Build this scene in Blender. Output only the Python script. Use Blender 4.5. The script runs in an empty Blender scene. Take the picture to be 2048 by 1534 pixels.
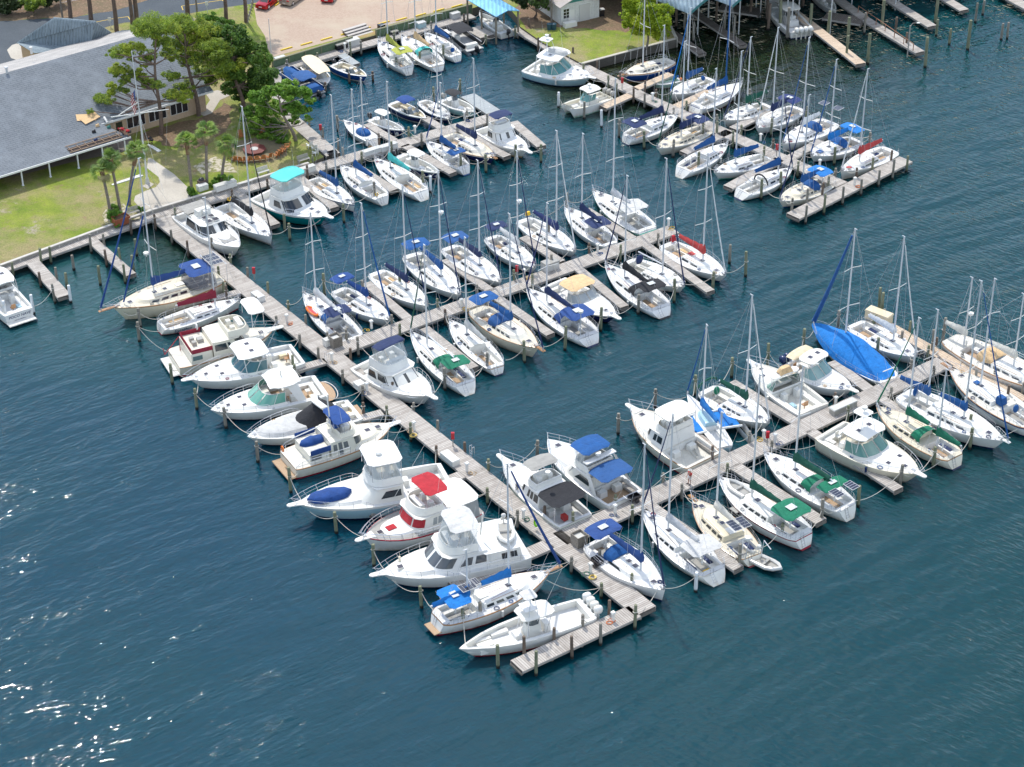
import bpy, math, random
from mathutils import Vector, Matrix
random.seed(7)
R = math.radians
scene = bpy.context.scene
col = scene.collection

# ------------------------------------------------------------ camera, sky, sun
CH, PITCH, ROLL, FPX = 120.0, R(32.83), R(-.5), 4200.0
_c, _s = math.cos(PITCH), math.sin(PITCH)
FWD = Vector((0, _c, -_s)); _rt = Vector((1, 0, 0)); _up = Vector((0, _s, _c))
RT = _rt * math.cos(ROLL) + _up * math.sin(ROLL)
UP = _up * math.cos(ROLL) - _rt * math.sin(ROLL)
CAM = Vector((0, 0, CH))
cd = bpy.data.cameras.new("camera"); cam = bpy.data.objects.new("camera", cd); col.objects.link(cam)
cd.sensor_width = 36; cd.lens = FPX / 2048 * 36; cd.clip_start = 1; cd.clip_end = 3000
cam.matrix_world = Matrix.Translation(CAM) @ Matrix((RT, UP, -FWD)).transposed().to_4x4()
scene.camera = cam

SUN_EL, SUN_AZ = R(57), R(-22)          # azimuth from +Y, negative to the west
w = bpy.data.worlds.new("World"); scene.world = w; w.use_nodes = True
nt = w.node_tree; nt.nodes.clear()
sky = nt.nodes.new("ShaderNodeTexSky"); sky.sky_type = 'NISHITA'; sky.sun_disc = False
sky.sun_elevation = SUN_EL; sky.sun_rotation = SUN_AZ; sky.dust_density = .6; sky.altitude = 50
bg = nt.nodes.new("ShaderNodeBackground"); bg.inputs[1].default_value = .15
wo = nt.nodes.new("ShaderNodeOutputWorld")
# broken fair weather cloud, mapped on a flat layer overhead
tc = nt.nodes.new("ShaderNodeTexCoord"); sx = nt.nodes.new("ShaderNodeSeparateXYZ"); nt.links.new(tc.outputs['Generated'], sx.inputs[0])
mz = nt.nodes.new("ShaderNodeMath"); mz.operation = 'MAXIMUM'; mz.inputs[1].default_value = .06; nt.links.new(sx.outputs[2], mz.inputs[0])
cx = nt.nodes.new("ShaderNodeCombineXYZ")
for i in (0, 1):
    dv = nt.nodes.new("ShaderNodeMath"); dv.operation = 'DIVIDE'; nt.links.new(sx.outputs[i], dv.inputs[0]); nt.links.new(mz.outputs[0], dv.inputs[1]); nt.links.new(dv.outputs[0], cx.inputs[i])
cn = nt.nodes.new("ShaderNodeTexNoise"); cn.inputs['Scale'].default_value = 1.5; cn.inputs['Detail'].default_value = 5; nt.links.new(cx.outputs[0], cn.inputs['Vector'])
cr = nt.nodes.new("ShaderNodeMapRange"); cr.inputs[1].default_value = .46; cr.inputs[2].default_value = .64; cr.inputs[4].default_value = .85; nt.links.new(cn.outputs[0], cr.inputs[0])
cm = nt.nodes.new("ShaderNodeMix"); cm.data_type = 'RGBA'; cm.inputs[7].default_value = (9.6, 9.9, 10.3, 1); nt.links.new(cr.outputs[0], cm.inputs[0]); nt.links.new(sky.outputs[0], cm.inputs[6])
nt.links.new(cm.outputs[2], bg.inputs[0]); nt.links.new(bg.outputs[0], wo.inputs[0])
sl = bpy.data.lights.new("sun", 'SUN'); sl.energy = 2.5; sl.angle = R(1.0); sl.color = (1, .955, .88)
so = bpy.data.objects.new("sun", sl); col.objects.link(so)
sd = Vector((math.sin(SUN_AZ) * math.cos(SUN_EL), math.cos(SUN_AZ) * math.cos(SUN_EL), math.sin(SUN_EL)))
so.rotation_euler = (-sd).to_track_quat('-Z', 'Y').to_euler(); so.location = (0, 200, 150)
scene.view_settings.view_transform = 'Standard'; scene.view_settings.look = 'None'
scene.view_settings.exposure = 0.58; scene.view_settings.gamma = 1
scene.render.engine = 'CYCLES'

# photo reading frames: origin and magnification of each enlargement
FR = dict(F=(0, 0, 1), Z=(0, 0, 2.926), A=(500, 0, 2.926), U=(1150, 0, 2.926), V=(1300, 0, 5.851), W=(1400, 120, 5.851),
          T=(1500, 0, 3.737), L=(0, 350, 3.408), K=(300, 350, 3.408), M=(850, 350, 3.131), B=(300, 560, 3.408), C=(550, 800, 3.408),
          D=(750, 950, 3.151), E=(950, 750, 3.068), G=(1200, 600, 3.408), H=(1448, 500, 3.408), I=(1348, 750, 3.408),
          J=(1650, 500, 3.834), N=(150, 200, 5.851), O=(400, 180, 4.237), Q=(0, 400, 3.631), S=(0, 0, 5.851), X=(1040, 0, 5.689), Y=(620, 0, 3.631), P=(350, 0, 5.851))
def fx(f, p):
    a, b, s = FR[f]; return (a + p[0] / s, b + p[1] / s)
def at(x, y, z=0.0):
    """the point at height z that the photograph shows at (x, y)"""
    d = FWD * FPX + RT * (x - 1024) - UP * (y - 767)
    return CAM + d * ((z - CH) / d.z)
def pxy(p):
    q = Vector(p) - CAM; k = q.dot(FWD)
    return 1024 + FPX * q.dot(RT) / k, 767 - FPX * q.dot(UP) / k
def rise(base, ytop):
    h = 0.0
    while pxy(base + Vector((0, 0, h)))[1] > ytop and h < 30: h += .1
    return h

# ------------------------------------------------------------ materials
MATS = {}
def nodemat(name):
    m = bpy.data.materials.new(name); m.use_nodes = True
    n = m.node_tree; return m, n, n.nodes["Principled BSDF"]
def mix(n, a, b, fac, blend='MIX'):
    x = n.nodes.new("ShaderNodeMix"); x.data_type = 'RGBA'; x.blend_type = blend
    for i, v in ((0, fac), (6, a), (7, b)):
        if hasattr(v, 'is_linked') or hasattr(v, 'links'): n.links.new(v, x.inputs[i])
        elif i == 0: x.inputs[0].default_value = v
        else: x.inputs[i].default_value = (*v, 1)
    return x.outputs[2]
def noise(n, scale, detail=3, rough=.5, vec=None, stretch=None, rot=0):
    t = n.nodes.new("ShaderNodeTexNoise"); t.inputs['Scale'].default_value = scale
    t.inputs['Detail'].default_value = detail; t.inputs['Roughness'].default_value = rough
    if vec is None:
        g = n.nodes.new("ShaderNodeTexCoord"); vec = g.outputs['Object']
    if stretch or rot:
        mp = n.nodes.new("ShaderNodeMapping"); mp.vector_type = 'TEXTURE' if rot else 'POINT'; mp.inputs['Rotation'].default_value = (0, 0, rot)
        if rot and stretch: stretch = tuple(1 / q for q in stretch)
        if stretch: mp.inputs['Scale'].default_value = stretch
        n.links.new(vec, mp.inputs[0]); vec = mp.outputs[0]
    n.links.new(vec, t.inputs['Vector']); return t.outputs[0]
def geo(n):
    return n.nodes.new("ShaderNodeNewGeometry").outputs['Position']
def ramp(n, src, lo, hi):
    r = n.nodes.new("ShaderNodeMapRange"); n.links.new(src, r.inputs[0])
    r.inputs[1].default_value = lo; r.inputs[2].default_value = hi; return r.outputs[0]
def bump(n, p, h, dist, strength=1.0, prev=None):
    b = n.nodes.new("ShaderNodeBump"); b.inputs['Strength'].default_value = strength; b.inputs['Distance'].default_value = dist
    n.links.new(h, b.inputs['Height'])
    if prev is not None: n.links.new(prev, b.inputs['Normal'])
    n.links.new(b.outputs[0], p.inputs['Normal']); return b.outputs[0]
def paint(c, rough=.3, var=.12, name='paint', scale=1.2, metal=0.0, bumpd=0.0, bscale=6):
    k = (name, tuple(c), rough, var, metal, bumpd)
    if k in MATS: return MATS[k]
    m, n, p = nodemat(name)
    v = geo(n)
    f = ramp(n, noise(n, scale, 5, .65, v), .35, .75)
    p_in = mix(n, c, tuple(x * (1 - var) for x in c), f)
    if name.startswith('gelcoat'):      # faded, chalky tint that differs from boat to boat, and a yellowed waterline
        oi = n.nodes.new("ShaderNodeObjectInfo"); p_in = mix(n, p_in, tuple(x * y for x, y in zip(c, (.90, .87, .78))), ramp(n, oi.outputs['Random'], -.3, 1.6))
        sp = n.nodes.new("ShaderNodeSeparateXYZ"); n.links.new(v, sp.inputs[0]); st = n.nodes.new("ShaderNodeMath"); st.operation = 'MULTIPLY'
        n.links.new(ramp(n, sp.outputs[2], .75, .02), st.inputs[0]); n.links.new(ramp(n, noise(n, 2.2, 4, .7, v, (1, 1, .25)), .35, .75), st.inputs[1])
        p_in = mix(n, p_in, tuple(x * y for x, y in zip(c, (.55, .46, .32))), st.outputs[0])
    p.inputs['Roughness'].default_value = rough; p.inputs['Metallic'].default_value = metal
    if name.startswith('canvas'):       # sun fading that differs from cover to cover, seams and sagging
        oi = n.nodes.new("ShaderNodeObjectInfo"); fd = tuple(x * .7 + .03 for x in c); p_in = mix(n, p_in, fd, ramp(n, oi.outputs['Random'], .35, 1.9))
        p_in = mix(n, p_in, tuple(x * .55 for x in c), ramp(n, noise(n, 1.1, 4, .75, v, (1, 3, 1), .6), .56, .8))
        b0 = bump(n, p, noise(n, .9, 2, .5, v), .16); b1 = bump(n, p, noise(n, bscale * 1.6, 3, .6, v, (1, 2.5, 1), .9), bumpd, 1, b0)
    elif bumpd: bump(n, p, noise(n, bscale, 3, .6, v), bumpd)
    n.links.new(p_in, p.inputs['Base Color']); MATS[k] = m; return m
WH = (.80, .80, .78)
COL = dict(white=WH, cream=(.74, .68, .54), ivory=(.76, .73, .64), navy=(.012, .03, .11), blue=(.006, .09, .30), sky=(.005, .19, .58), royal=(.010, .062, .25),
           indigo=(.012, .03, .15), green=(.0, .17, .09), dgreen=(.0, .09, .055), teal=(.08, .55, .52), deepteal=(.0, .19, .2), red=(.46, .018, .03), coral=(.55, .06, .055),
           maroon=(.3, .01, .035), lime=(.42, .45, .07), tan=(.72, .5, .27), beige=(.74, .62, .42), black=(.016, .017, .022), grey=(.38, .37, .34), silver=(.62, .63, .64),
           seafoam=(.12, .52, .40), paleblue=(.38, .58, .68), palesea=(.42, .66, .62), hullblue=(.012, .07, .30), hullnavy=(.014, .02, .10), teak=(.42, .23, .11),
           wood=(.33, .14, .05), hgreen=(.05, .2, .17), mint=(.45, .68, .6), orange=(.85, .2, .02), yellow=(.8, .5, .03), blk=(.03, .03, .035), lgrey=(.6, .6, .58))
def gel(c): return paint(COL.get(c, c) if isinstance(c, str) else c, .22, .1, 'gelcoat_' + (c if isinstance(c, str) else 'x'), .9)
def canvas(c): return paint(COL[c], .85, .3, 'canvas_' + c, 1.6, 0, .06, 2.2)
def steel(): return paint((.75, .75, .76), .25, .05, 'stainless_steel', 1, .6)
def alu(): return paint((.66, .68, .70), .35, .08, 'mast_aluminium', 1, .25)
def glassm(c=(.02, .028, .035), r=.06, name='tinted_glass'):
    k = (name, c)
    if k in MATS: return MATS[k]
    m, n, p = nodemat(name); p.inputs['Base Color'].default_value = (*c, 1); p.inputs['Roughness'].default_value = r
    p.inputs['Specular IOR Level'].default_value = .8; MATS[k] = m; return m
def vinyl(name='clear_vinyl', c=(.5, .56, .58), a=.45):
    if name in MATS: return MATS[name]
    m, n, p = nodemat(name); p.inputs['Base Color'].default_value = (*c, 1); p.inputs['Roughness'].default_value = .12
    p.inputs['Alpha'].default_value = a; MATS[name] = m; return m
def nonskid(c='white'):
    b = COL[c]; return paint(tuple(x * .86 for x in b), .7, .16, 'nonskid_deck_' + c, 2.5)

# ------------------------------------------------------------ mesh collector
class G:
    def __init__(s): s.v = []; s.f = []; s.m = []
    def add(s, vs, fs, mi=0):
        o = len(s.v); s.v += [tuple(v) for v in vs]; s.f += [tuple(i + o for i in f) for f in fs]; s.m += [mi] * len(fs); return s
    def poly(s, pts, mi=0): return s.add(pts, [tuple(range(len(pts)))], mi)
    def box(s, c, d, rz=0, mi=0, taper=1.0, ry=0):
        x, y, z = (k / 2 for k in d); vs = []
        for k, t in ((-z, 1), (z, taper)):
            for a, b in ((-x, -y), (x, -y), (x, y), (-x, y)): vs.append(Vector((a * t, b * t, k)))
        M = Matrix.Translation(Vector(c)) @ Matrix.Rotation(rz, 4, 'Z') @ Matrix.Rotation(ry, 4, 'Y')
        return s.add([M @ v for v in vs], [(3, 2, 1, 0), (4, 5, 6, 7), (0, 1, 5, 4), (1, 2, 6, 5), (2, 3, 7, 6), (3, 0, 4, 7)], mi)
    def tube(s, p, r, n=5, mi=0, r2=None, caps=True):
        p = [Vector(q) for q in p]; m = len(p); o = len(s.v)
        for i, q in enumerate(p):
            d = (p[min(i + 1, m - 1)] - p[max(i - 1, 0)])
            d = d.normalized() if d.length > 1e-6 else Vector((0, 0, 1))
            a = d.cross(Vector((0, 0, 1)) if abs(d.z) < .95 else Vector((1, 0, 0))).normalized(); b = d.cross(a)
            rr = r if r2 is None else r + (r2 - r) * i / max(1, m - 1)
            for k in range(n):
                an = 2 * math.pi * k / n; s.v.append(tuple(q + a * math.cos(an) * rr + b * math.sin(an) * rr))
        for i in range(m - 1):
            for k in range(n):
                s.f.append((o + i * n + k, o + i * n + (k + 1) % n, o + (i + 1) * n + (k + 1) % n, o + (i + 1) * n + k)); s.m.append(mi)
        if caps:
            s.f.append(tuple(o + k for k in reversed(range(n)))); s.m.append(mi)
            s.f.append(tuple(o + (m - 1) * n + k for k in range(n))); s.m.append(mi)
        return s
    def loft(s, rings, mi=0, closed=False, cap=(True, True), mats=None):
        n = len(rings[0]); o = len(s.v)
        for r in rings: s.v += [tuple(v) for v in r]
        kk = n if closed else n - 1
        for i in range(len(rings) - 1):
            for k in range(kk):
                s.f.append((o + i * n + k, o + i * n + (k + 1) % n, o + (i + 1) * n + (k + 1) % n, o + (i + 1) * n + k)); s.m.append(mats[k] if mats else mi)
        if cap[0]: s.f.append(tuple(o + k for k in reversed(range(n)))); s.m.append(mi)
        if cap[1]: s.f.append(tuple(o + (len(rings) - 1) * n + k for k in range(n))); s.m.append(mi)
        return s
    def ball(s, c, r, n=8, m=5, mi=0, sq=(1, 1, 1)):
        rings = []
        for i in range(m + 1):
            a = -math.pi / 2 + math.pi * i / m; a = max(-1.54, min(1.54, a))
            rings.append([(c[0] + r * sq[0] * math.cos(a) * math.cos(2 * math.pi * k / n), c[1] + r * sq[1] * math.cos(a) * math.sin(2 * math.pi * k / n), c[2] + r * sq[2] * math.sin(a)) for k in range(n)])
        return s.loft(rings, mi, True)
    def build(s, name, mats, parent=None, smooth=True, ang=38):
        me = bpy.data.meshes.new(name); me.from_pydata(s.v, [], s.f)
        if not isinstance(mats, (list, tuple)): mats = [mats]
        for m in mats: me.materials.append(m)
        if len(mats) > 1: me.polygons.foreach_set('material_index', s.m)
        if smooth:
            me.polygons.foreach_set('use_smooth', [True] * len(me.polygons)); me.set_sharp_from_angle(angle=R(ang))
        me.update()
        o = bpy.data.objects.new(name, me); col.objects.link(o)
        if parent is not None: o.parent = parent
        return o
def pieces(g, name, mats, parent=None, **k):
    """build every separate piece of g as an object of its own"""
    n = len(g.v); par = list(range(n))
    def find(i):
        while par[i] != i: par[i] = par[par[i]]; i = par[i]
        return i
    for f in g.f:
        for q in f[1:]: par[find(q)] = find(f[0])
    grp = {}
    for f, m in zip(g.f, g.m): grp.setdefault(find(f[0]), []).append((f, m))
    out = []
    for fs in grp.values():
        ids = sorted({i for f, _ in fs for i in f}); mp = {v: i for i, v in enumerate(ids)}; h = G(); h.v = [g.v[i] for i in ids]; h.f = [tuple(mp[i] for i in f) for f, _ in fs]; h.m = [m for _, m in fs]; out.append(h.build(name, mats, parent, **k))
    return out
def tag(o, label=None, cat=None, group=None, kind=None):
    if label: o['label'] = label
    if cat: o['category'] = cat
    if group: o['group'] = group
    if kind: o['kind'] = kind
    return o
def empty(name, loc, rz=0):
    o = bpy.data.objects.new(name, None); col.objects.link(o); o.location = loc; o.rotation_euler = (0, 0, rz); o.empty_display_size = .3
    return o
def lerp(a, b, t): return a + (b - a) * t
# ------------------------------------------------------------ boat kit
BOATS = []
class Hull:
    def __init__(s, L, B, ff, fa, kind, rake=None):
        s.L, s.B, s.ff, s.fa, s.k = L, B * (1.05 if kind in ('sail', 'racer', 'canoe') else 1.07 if kind in ('motor', 'trawl') else 1), ff, fa, kind
        s.ws, s.tm, s.p = dict(sail=(.62, .44, 1.95), racer=(.76, .40, 1.75), motor=(.9, .36, 2.7), canoe=(.3, .5, 2.0), trawl=(.86, .45, 2.9), open=(.88, .35, 2.4), ama=(.25, .5, 1.8))[kind]
        s.rake = rake if rake is not None else dict(sail=.10, racer=.04, motor=.13, canoe=.11, trawl=.09, open=.12, ama=.05)[kind] * L
    def b(s, t):
        t = max(0, min(1, t))
        if t < s.tm:
            e = (1 - ((.2 if s.k in ('sail', 'racer', 'canoe') else .05) * (1 - t / .07) ** 2 if t < .07 else 0))
            return s.B / 2 * (s.ws + (1 - s.ws) * math.sin(math.pi / 2 * t / s.tm) ** .85) * e
        u = (t - s.tm) / (1 - s.tm); return s.B / 2 * max(0.0, 1 - u ** s.p) ** .93
    def z(s, t): return s.fa + (s.ff - s.fa) * max(0, t) ** 1.7
    def S(s, t, side, inset=0, dz=0):
        return Vector((s.L * t, side * max(0, s.b(t) - inset), s.z(t) + dz))
    def hull(s, par, top, rail, stripe, boot, bottom=None, tr=0.0):
        ts = [0, .02, .045, .075, .12, .22, .34, .46, .58, .68, .77, .85, .91, .955, .985, 1]
        ds = [0, .07, .15, .45, .84, 1.0, 1.28]
        g = G(); rings = []
        for t in ts:
            zs = s.z(t); wl = lerp(.9 if s.k in ('motor', 'trawl', 'open') else lerp(.5, .85, min(1, t / .28)), .3, t ** 3) if s.k != 'ama' else .8
            row = []
            for d in ds:
                m = 1 - (1 - wl) * min(1.1, d) ** 1.5; m = m if d <= 1 else m * .55
                x = s.L * t - s.rake * d * t ** 5 - tr * d * (1 - t) ** 6
                row.append((x, s.b(t) * m, zs * (1 - d)))
            rings.append([(x, -y, z) for x, y, z in reversed(row)][:] + [(x, y, z) for x, y, z in row])
        nd = len(ds); n = nd * 2
        o = len(g.v)
        for r in rings: g.v += r
        matrow = [5, 3, 1, 1, 2, 0, None, 0, 2, 1, 1, 3, 5]
        rowm = lambda k: {0: 4, 1: 3, 2: 1, 3: 1, 4: 1, 5: 0}[0]
        idx = [4, 2, 0, 0, 1, 3]     # material per strip from the rail down: rail, stripe, topside, topside, boot stripe, bottom
        # list order on one side: from bottom (index 0) up to the rail (nd-1), then rail (nd) down to bottom
        for i in range(len(ts) - 1):
            for k in range(n - 1):
                if k == nd - 1: continue
                q = (nd - 2 - k) if k < nd - 1 else (k - nd)
                g.f.append((o + i * n + k, o + i * n + k + 1, o + (i + 1) * n + k + 1, o + (i + 1) * n + k)); g.m.append(idx[q])
        for k in range(nd - 1):      # transom
            a, b_ = nd - 1 - k, nd + k; q = idx[k]
            g.f.append((o + a, o + b_, o + b_ + 1, o + a - 1)); g.m.append(q)
        return g.build('hull', [gel(top), gel(boot), gel(stripe), gel(bottom or 'blk'), gel(rail)], par, ang=50)
    def deck(s, par, c='white', wells=(), edge='white', sole=None, seat='white', camber=.05, inset=.07, dz=0.0, name='deck'):
        """wells: (t0, t1, half width as share of beam, depth, bench share or None)"""
        ts = [0, .02, .045, .075, .12, .2, .3, .4, .5, .6, .7, .78, .85, .91, .955, .985, .998]
        st = [(t, None) for t in ts if not any(a - .015 < t < b_ + .015 for a, b_, *_ in wells)]
        for wl in wells:
            a, b_ = wl[0], wl[1]; n = 6
            st += [(a - .0005, None), (b_ + .0005, None)] + [(lerp(a, b_, i / n), wl) for i in range(n + 1)]
        st.sort(key=lambda q: q[0]); g = G(); rings = []
        for t, wl in st:
            b_ = s.b(t); z = s.z(t) + dz; i2 = max(0.0, b_ - inset)
            wshare = wl[2] if wl else .6; w_ = min(s.B / 2 * wshare, i2 * .93)
            zc = lambda y: z + camber * (1 - (y / max(b_, .01)) ** 2)
            if wl:
                dep = wl[3]; bn = wl[4]; zb = z - (dep * .5 if bn else dep); ws = w_ * (bn or .98)
                ys = [b_, i2, w_, w_ - .01, ws, ws - .01, 0]; zz = [z, z + .02, zc(w_) + .04, zb, zb, z - dep, z - dep]
            else:
                ys = [b_, i2, w_, w_ - .01 if w_ > .05 else w_, w_ * .6, w_ * .58, 0]; zz = [z, z + .02] + [zc(y) for y in ys[2:]]
            x = s.L * t + .004
            rings.append([(x, y, q) for y, q in zip(ys, zz)] + [(x, -y, q) for y, q in reversed(list(zip(ys[:-1], zz[:-1])))])
        mm = [0, 1, 2, 2, 2, 3]; mm = mm + mm[::-1]
        flags = [wl is not None for _, wl in st]
        o = 0; n = len(rings[0])
        for r in rings: g.v += r
        for i in range(len(rings) - 1):
            inw = flags[i] and flags[i + 1]; trans = flags[i] != flags[i + 1]
            for k in range(n - 1):
                q = mm[k]
                if not inw: q = {0: 0, 1: 1, 2: 1, 3: 1}[q] if not trans else ({0: 0, 1: 1, 2: 2, 3: 2}[q])
                g.f.append((o + i * n + k, o + (i + 1) * n + k, o + (i + 1) * n + k + 1, o + i * n + k + 1)); g.m.append(q)
        me = g.build(name, [gel(edge), nonskid(c) if c in ('white', 'cream', 'ivory', 'lgrey', 'silver', 'grey') else planks(), gel(seat), planks() if sole == 'teak' else nonskid(sole or c)], par, ang=30)
        return me
    def rail(s, par, t0, t1, h, name='bow_rail', inset=.09, n=9, r=.022, mid=True, fwd=.0, stn=True):
        g = G(); m = steel(); tops = []
        for side in (1, -1):
            pts = [s.S(lerp(t0, t1, i / n), side, inset) + Vector((fwd * (i / n) ** 2, 0, h * min(1, .35 + i * .65 / 1.2))) for i in range(n + 1)]
            lo = [s.S(lerp(t0, t1, i / n), side, inset) for i in range(n + 1)]
            tops.append(pts); g.tube([lo[0]] + pts, r, 4)
            if mid: g.tube([lerp(a, b_, .5) for a, b_ in zip(lo, pts)], r * .6, 4)
            if stn:
                for i in range(1, n + 1, 1 if n < 8 else 2): g.tube([lo[i], pts[i]], r * .8, 4)
        if t1 > .93: g.tube([tops[0][-1], (tops[0][-1] + tops[1][-1]) / 2 + Vector((.12, 0, 0)), tops[1][-1]], r, 4)
        return g.build(name, m, par)

def planks():
    k = 'teak_planks'
    if k in MATS: return MATS[k]
    m, n, p = nodemat(k)
    wv = n.nodes.new("ShaderNodeTexWave"); wv.inputs['Scale'].default_value = 3.2; wv.bands_direction = 'Y'
    g = n.nodes.new("ShaderNodeTexCoord"); n.links.new(g.outputs['Object'], wv.inputs[0])
    c = mix(n, (.42, .27, .15), (.5, .36, .23), noise(n, 3, 4)); c2 = mix(n, (.1, .06, .04), c, ramp(n, wv.outputs[0], .02, .12))
    n.links.new(c2, p.inputs['Base Color']); p.inputs['Roughness'].default_value = .7; MATS[k] = m; return m

class Block:
    """a rounded superstructure: plan outline from aft corner to round front, bottom and top outlines"""
    def __init__(s, x0, x1, w, z0, z1, top=None, xm=.6, p=2.4, crown=.06):
        s.a = (x0, x1, w, z0); t = top or (x0, x1, w); s.t = (*t, z1); s.xm, s.p, s.crown = xm, p, crown
    def _pt(s, q, u):
        x0, x1, w, z = q; xm = lerp(x0, x1, s.xm); a = abs(u); sg = 1 if u >= 0 else -1
        if a >= .5: return Vector((lerp(xm, x0, (a - .5) * 2), sg * w, z))
        an = a * 2 * math.pi / 2
        return Vector((xm + (x1 - xm) * abs(math.cos(an)) ** (2 / s.p), sg * w * abs(math.sin(an)) ** (2 / s.p), z))
    def P(s, u, f): return lerp(s._pt(s.a, u), s._pt(s.t, u), f)
    def us(s): return [-1, -.83, -.66, -.5, -.42, -.34, -.26, -.18, -.1, 0, .1, .18, .26, .34, .42, .5, .66, .83, 1]
    def geom(s, g=None, mi=0, f0=0, f1=1, roof=True, mi_roof=None, eave=0.0):
        g = g or G(); us = s.us(); mr = mi if mi_roof is None else mi_roof
        lo = [s.P(u, f0) for u in us]; hi = [s.P(u, f1) for u in us]
        g.loft([lo, hi], mi, True, (False, False))
        if roof:
            x0, x1, w, z = s.t; n = len(us); ii = [lerp(p_, Vector((lerp(x0, x1, .5), 0, z)), .12) + Vector((0, 0, s.crown * .6)) for p_ in hi]
            c = [lerp(p_, Vector((lerp(x0, x1, .5), 0, z)), .6) + Vector((0, 0, s.crown)) for p_ in hi]
            g.loft([hi, ii, c], mr, True, (False, True))
        return g
    def build(s, name, mat, par, **k): return s.geom(**k).build(name, mat, par, ang=42)
    def patch(s, g, ua, ub, fa, fb, mi=0, off=.018, n=4, sla=0, slb=0):
        rows = []
        for i in range(n + 1):
            t = i / n; ulo = lerp(ua, ub, t); uhi = lerp(ua + sla, ub + slb, t); r = []
            for u, f in ((ulo, fa), (uhi, fb)):
                p_ = s.P(u, f); e = .01; d = s.P(min(1, u + e), f) - s.P(max(-1, u - e), f)
                nn = Vector((-d.y, d.x, 0)); nn = nn.normalized() if nn.length > 1e-6 else Vector((1, 0, 0))
                cx = lerp(s.a[0], s.a[1], .4)
                if nn.dot(Vector((p_.x - cx, p_.y, 0))) < 0: nn = -nn
                r.append(p_ + nn * off + Vector((0, 0, off * .3)))
            rows.append(r)
        o = len(g.v)
        for r in rows: g.v += [tuple(q) for q in r]
        for i in range(n): g.f.append((o + i * 2, o + i * 2 + 1, o + i * 2 + 3, o + i * 2 + 2)); g.m.append(mi)
        return g
    def windows(s, par, lst, mat=None, name='window'):
        """each (ua, ub, fa, fb[, sla, slb]) is built on both sides as its own pane"""
        for q in lst:
            for sg in ((1, -1) if min(abs(q[0]), abs(q[1])) > .001 and q[0] * q[1] > 0 else (1,)):
                g = G(); sa = q[4] if len(q) > 4 else 0; sb = q[5] if len(q) > 5 else 0
                s.patch(g, q[0] * sg, q[1] * sg, q[2], q[3], sla=sa * sg, slb=sb * sg); g.build(name, mat or glassm(), par)

def slab(x0, x1, w, z, th=.06, camber=.12, e=7.0, nx=8, ny=8, droop=0.0, ripple=0.0, rise_=0.0, y0=0.0, g=None, mi=0):
    g = g or G(); xm = (x0 + x1) / 2; hx = (x1 - x0) / 2; top = []; bot = []
    for i in range(nx + 1):
        u = -1 + 2 * i / nx; uu = max(-.999, min(.999, u)); ww = w * (1 - abs(uu) ** e) ** (1 / e) if abs(u) < 1 else w * .72
        rt, rb = [], []
        for j in range(ny + 1):
            v = -1 + 2 * j / ny; y = v * ww
            zz = z + camber * (1 - v * v) + camber * .5 * (1 - u * u) - droop * abs(v) ** 6 - droop * .6 * abs(u) ** 8 + rise_ * u + ripple * math.sin(u * 3 * math.pi) * (1 - v * v)
            rt.append((xm + hx * u, y0 + y, zz)); rb.append((xm + hx * u, y0 + y * .99, zz - th))
        top.append(rt); bot.append(rb)
    rings = [a + b_[::-1] for a, b_ in zip(top, bot)]
    return g.loft(rings, mi, True)

def canopy(par, x0, x1, w, z, zlow, colr, name='bimini', camber=.2, frame=True, win=False, droop=.12, rise_=0.0):
    c = slab(x0, x1, w, z, .03, camber * .55, 14, droop=droop * .5, ripple=.025, rise_=rise_).build(name, canvas(colr), par, ang=60)
    if win:
        g = G(); g.box(((x0 + x1) / 2, 0, z + camber * 1.5 + .012), ((x1 - x0) * .28, w * .55, .012)); g.build('canopy_window', vinyl('canopy_vinyl', (.55, .57, .56), 1), c)
    if frame:
        g = G(); xm = (x0 + x1) / 2
        for xx in (x0 + .15, xm, x1 - .15):
            zz = z - droop * .5 + (rise_ * (xx - xm) / ((x1 - x0) / 2))
            for sd_ in (1, -1): g.tube([(lerp(xm, xx, .25), sd_ * w * .98, zlow), (xx, sd_ * w * .97, zz)], .018, 4)
        pieces(g, 'canopy_frame', steel(), c)
    return c

def dodger(par, xa, xf, w, z0, h, colr, arc=False):
    """spray hood: curved canvas front over the companionway with a vinyl window"""
    g = G(); n = 10; ring = []
    for k, (x, ww, hh) in enumerate(((xa, w, h), (lerp(xa, xf, .55), w * .98, h * .98), (lerp(xa, xf, .82), w * .93, h * .62), (xf, w * .86, .03))):
        ring.append([(x, ww * math.cos(math.pi * j / n) if abs(math.cos(math.pi * j / n)) < .95 else ww * math.copysign(1, math.cos(math.pi * j / n)), z0 + hh * math.sin(math.pi * j / n) ** .55) for j in range(n + 1)])
    g.loft(ring[:3], 0, False, (False, False)); g.loft(ring[2:], 0, False, (False, False))
    d = g.build('dodger', canvas(colr), par, ang=60)
    f = G(); a, b_ = ring[2], ring[3]
    for j0, j1 in ((2, 5), (5, 8)):
        lo = [Vector(b_[j]) for j in range(j0, j1 + 1)]; hi = [Vector(a[j]) for j in range(j0, j1 + 1)]
        for q in range(len(lo) - 1):
            f.poly([lerp(lo[q], hi[q], .15) + Vector((.03, 0, .02)), lerp(lo[q + 1], hi[q + 1], .15) + Vector((.03, 0, .02)), lerp(lo[q + 1], hi[q + 1], .85) + Vector((.03, 0, .02)), lerp(lo[q], hi[q], .85) + Vector((.03, 0, .02))])
    f.build('dodger_window', vinyl('dodger_vinyl', (.16, .18, .2), 1), d)
    return d

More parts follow.
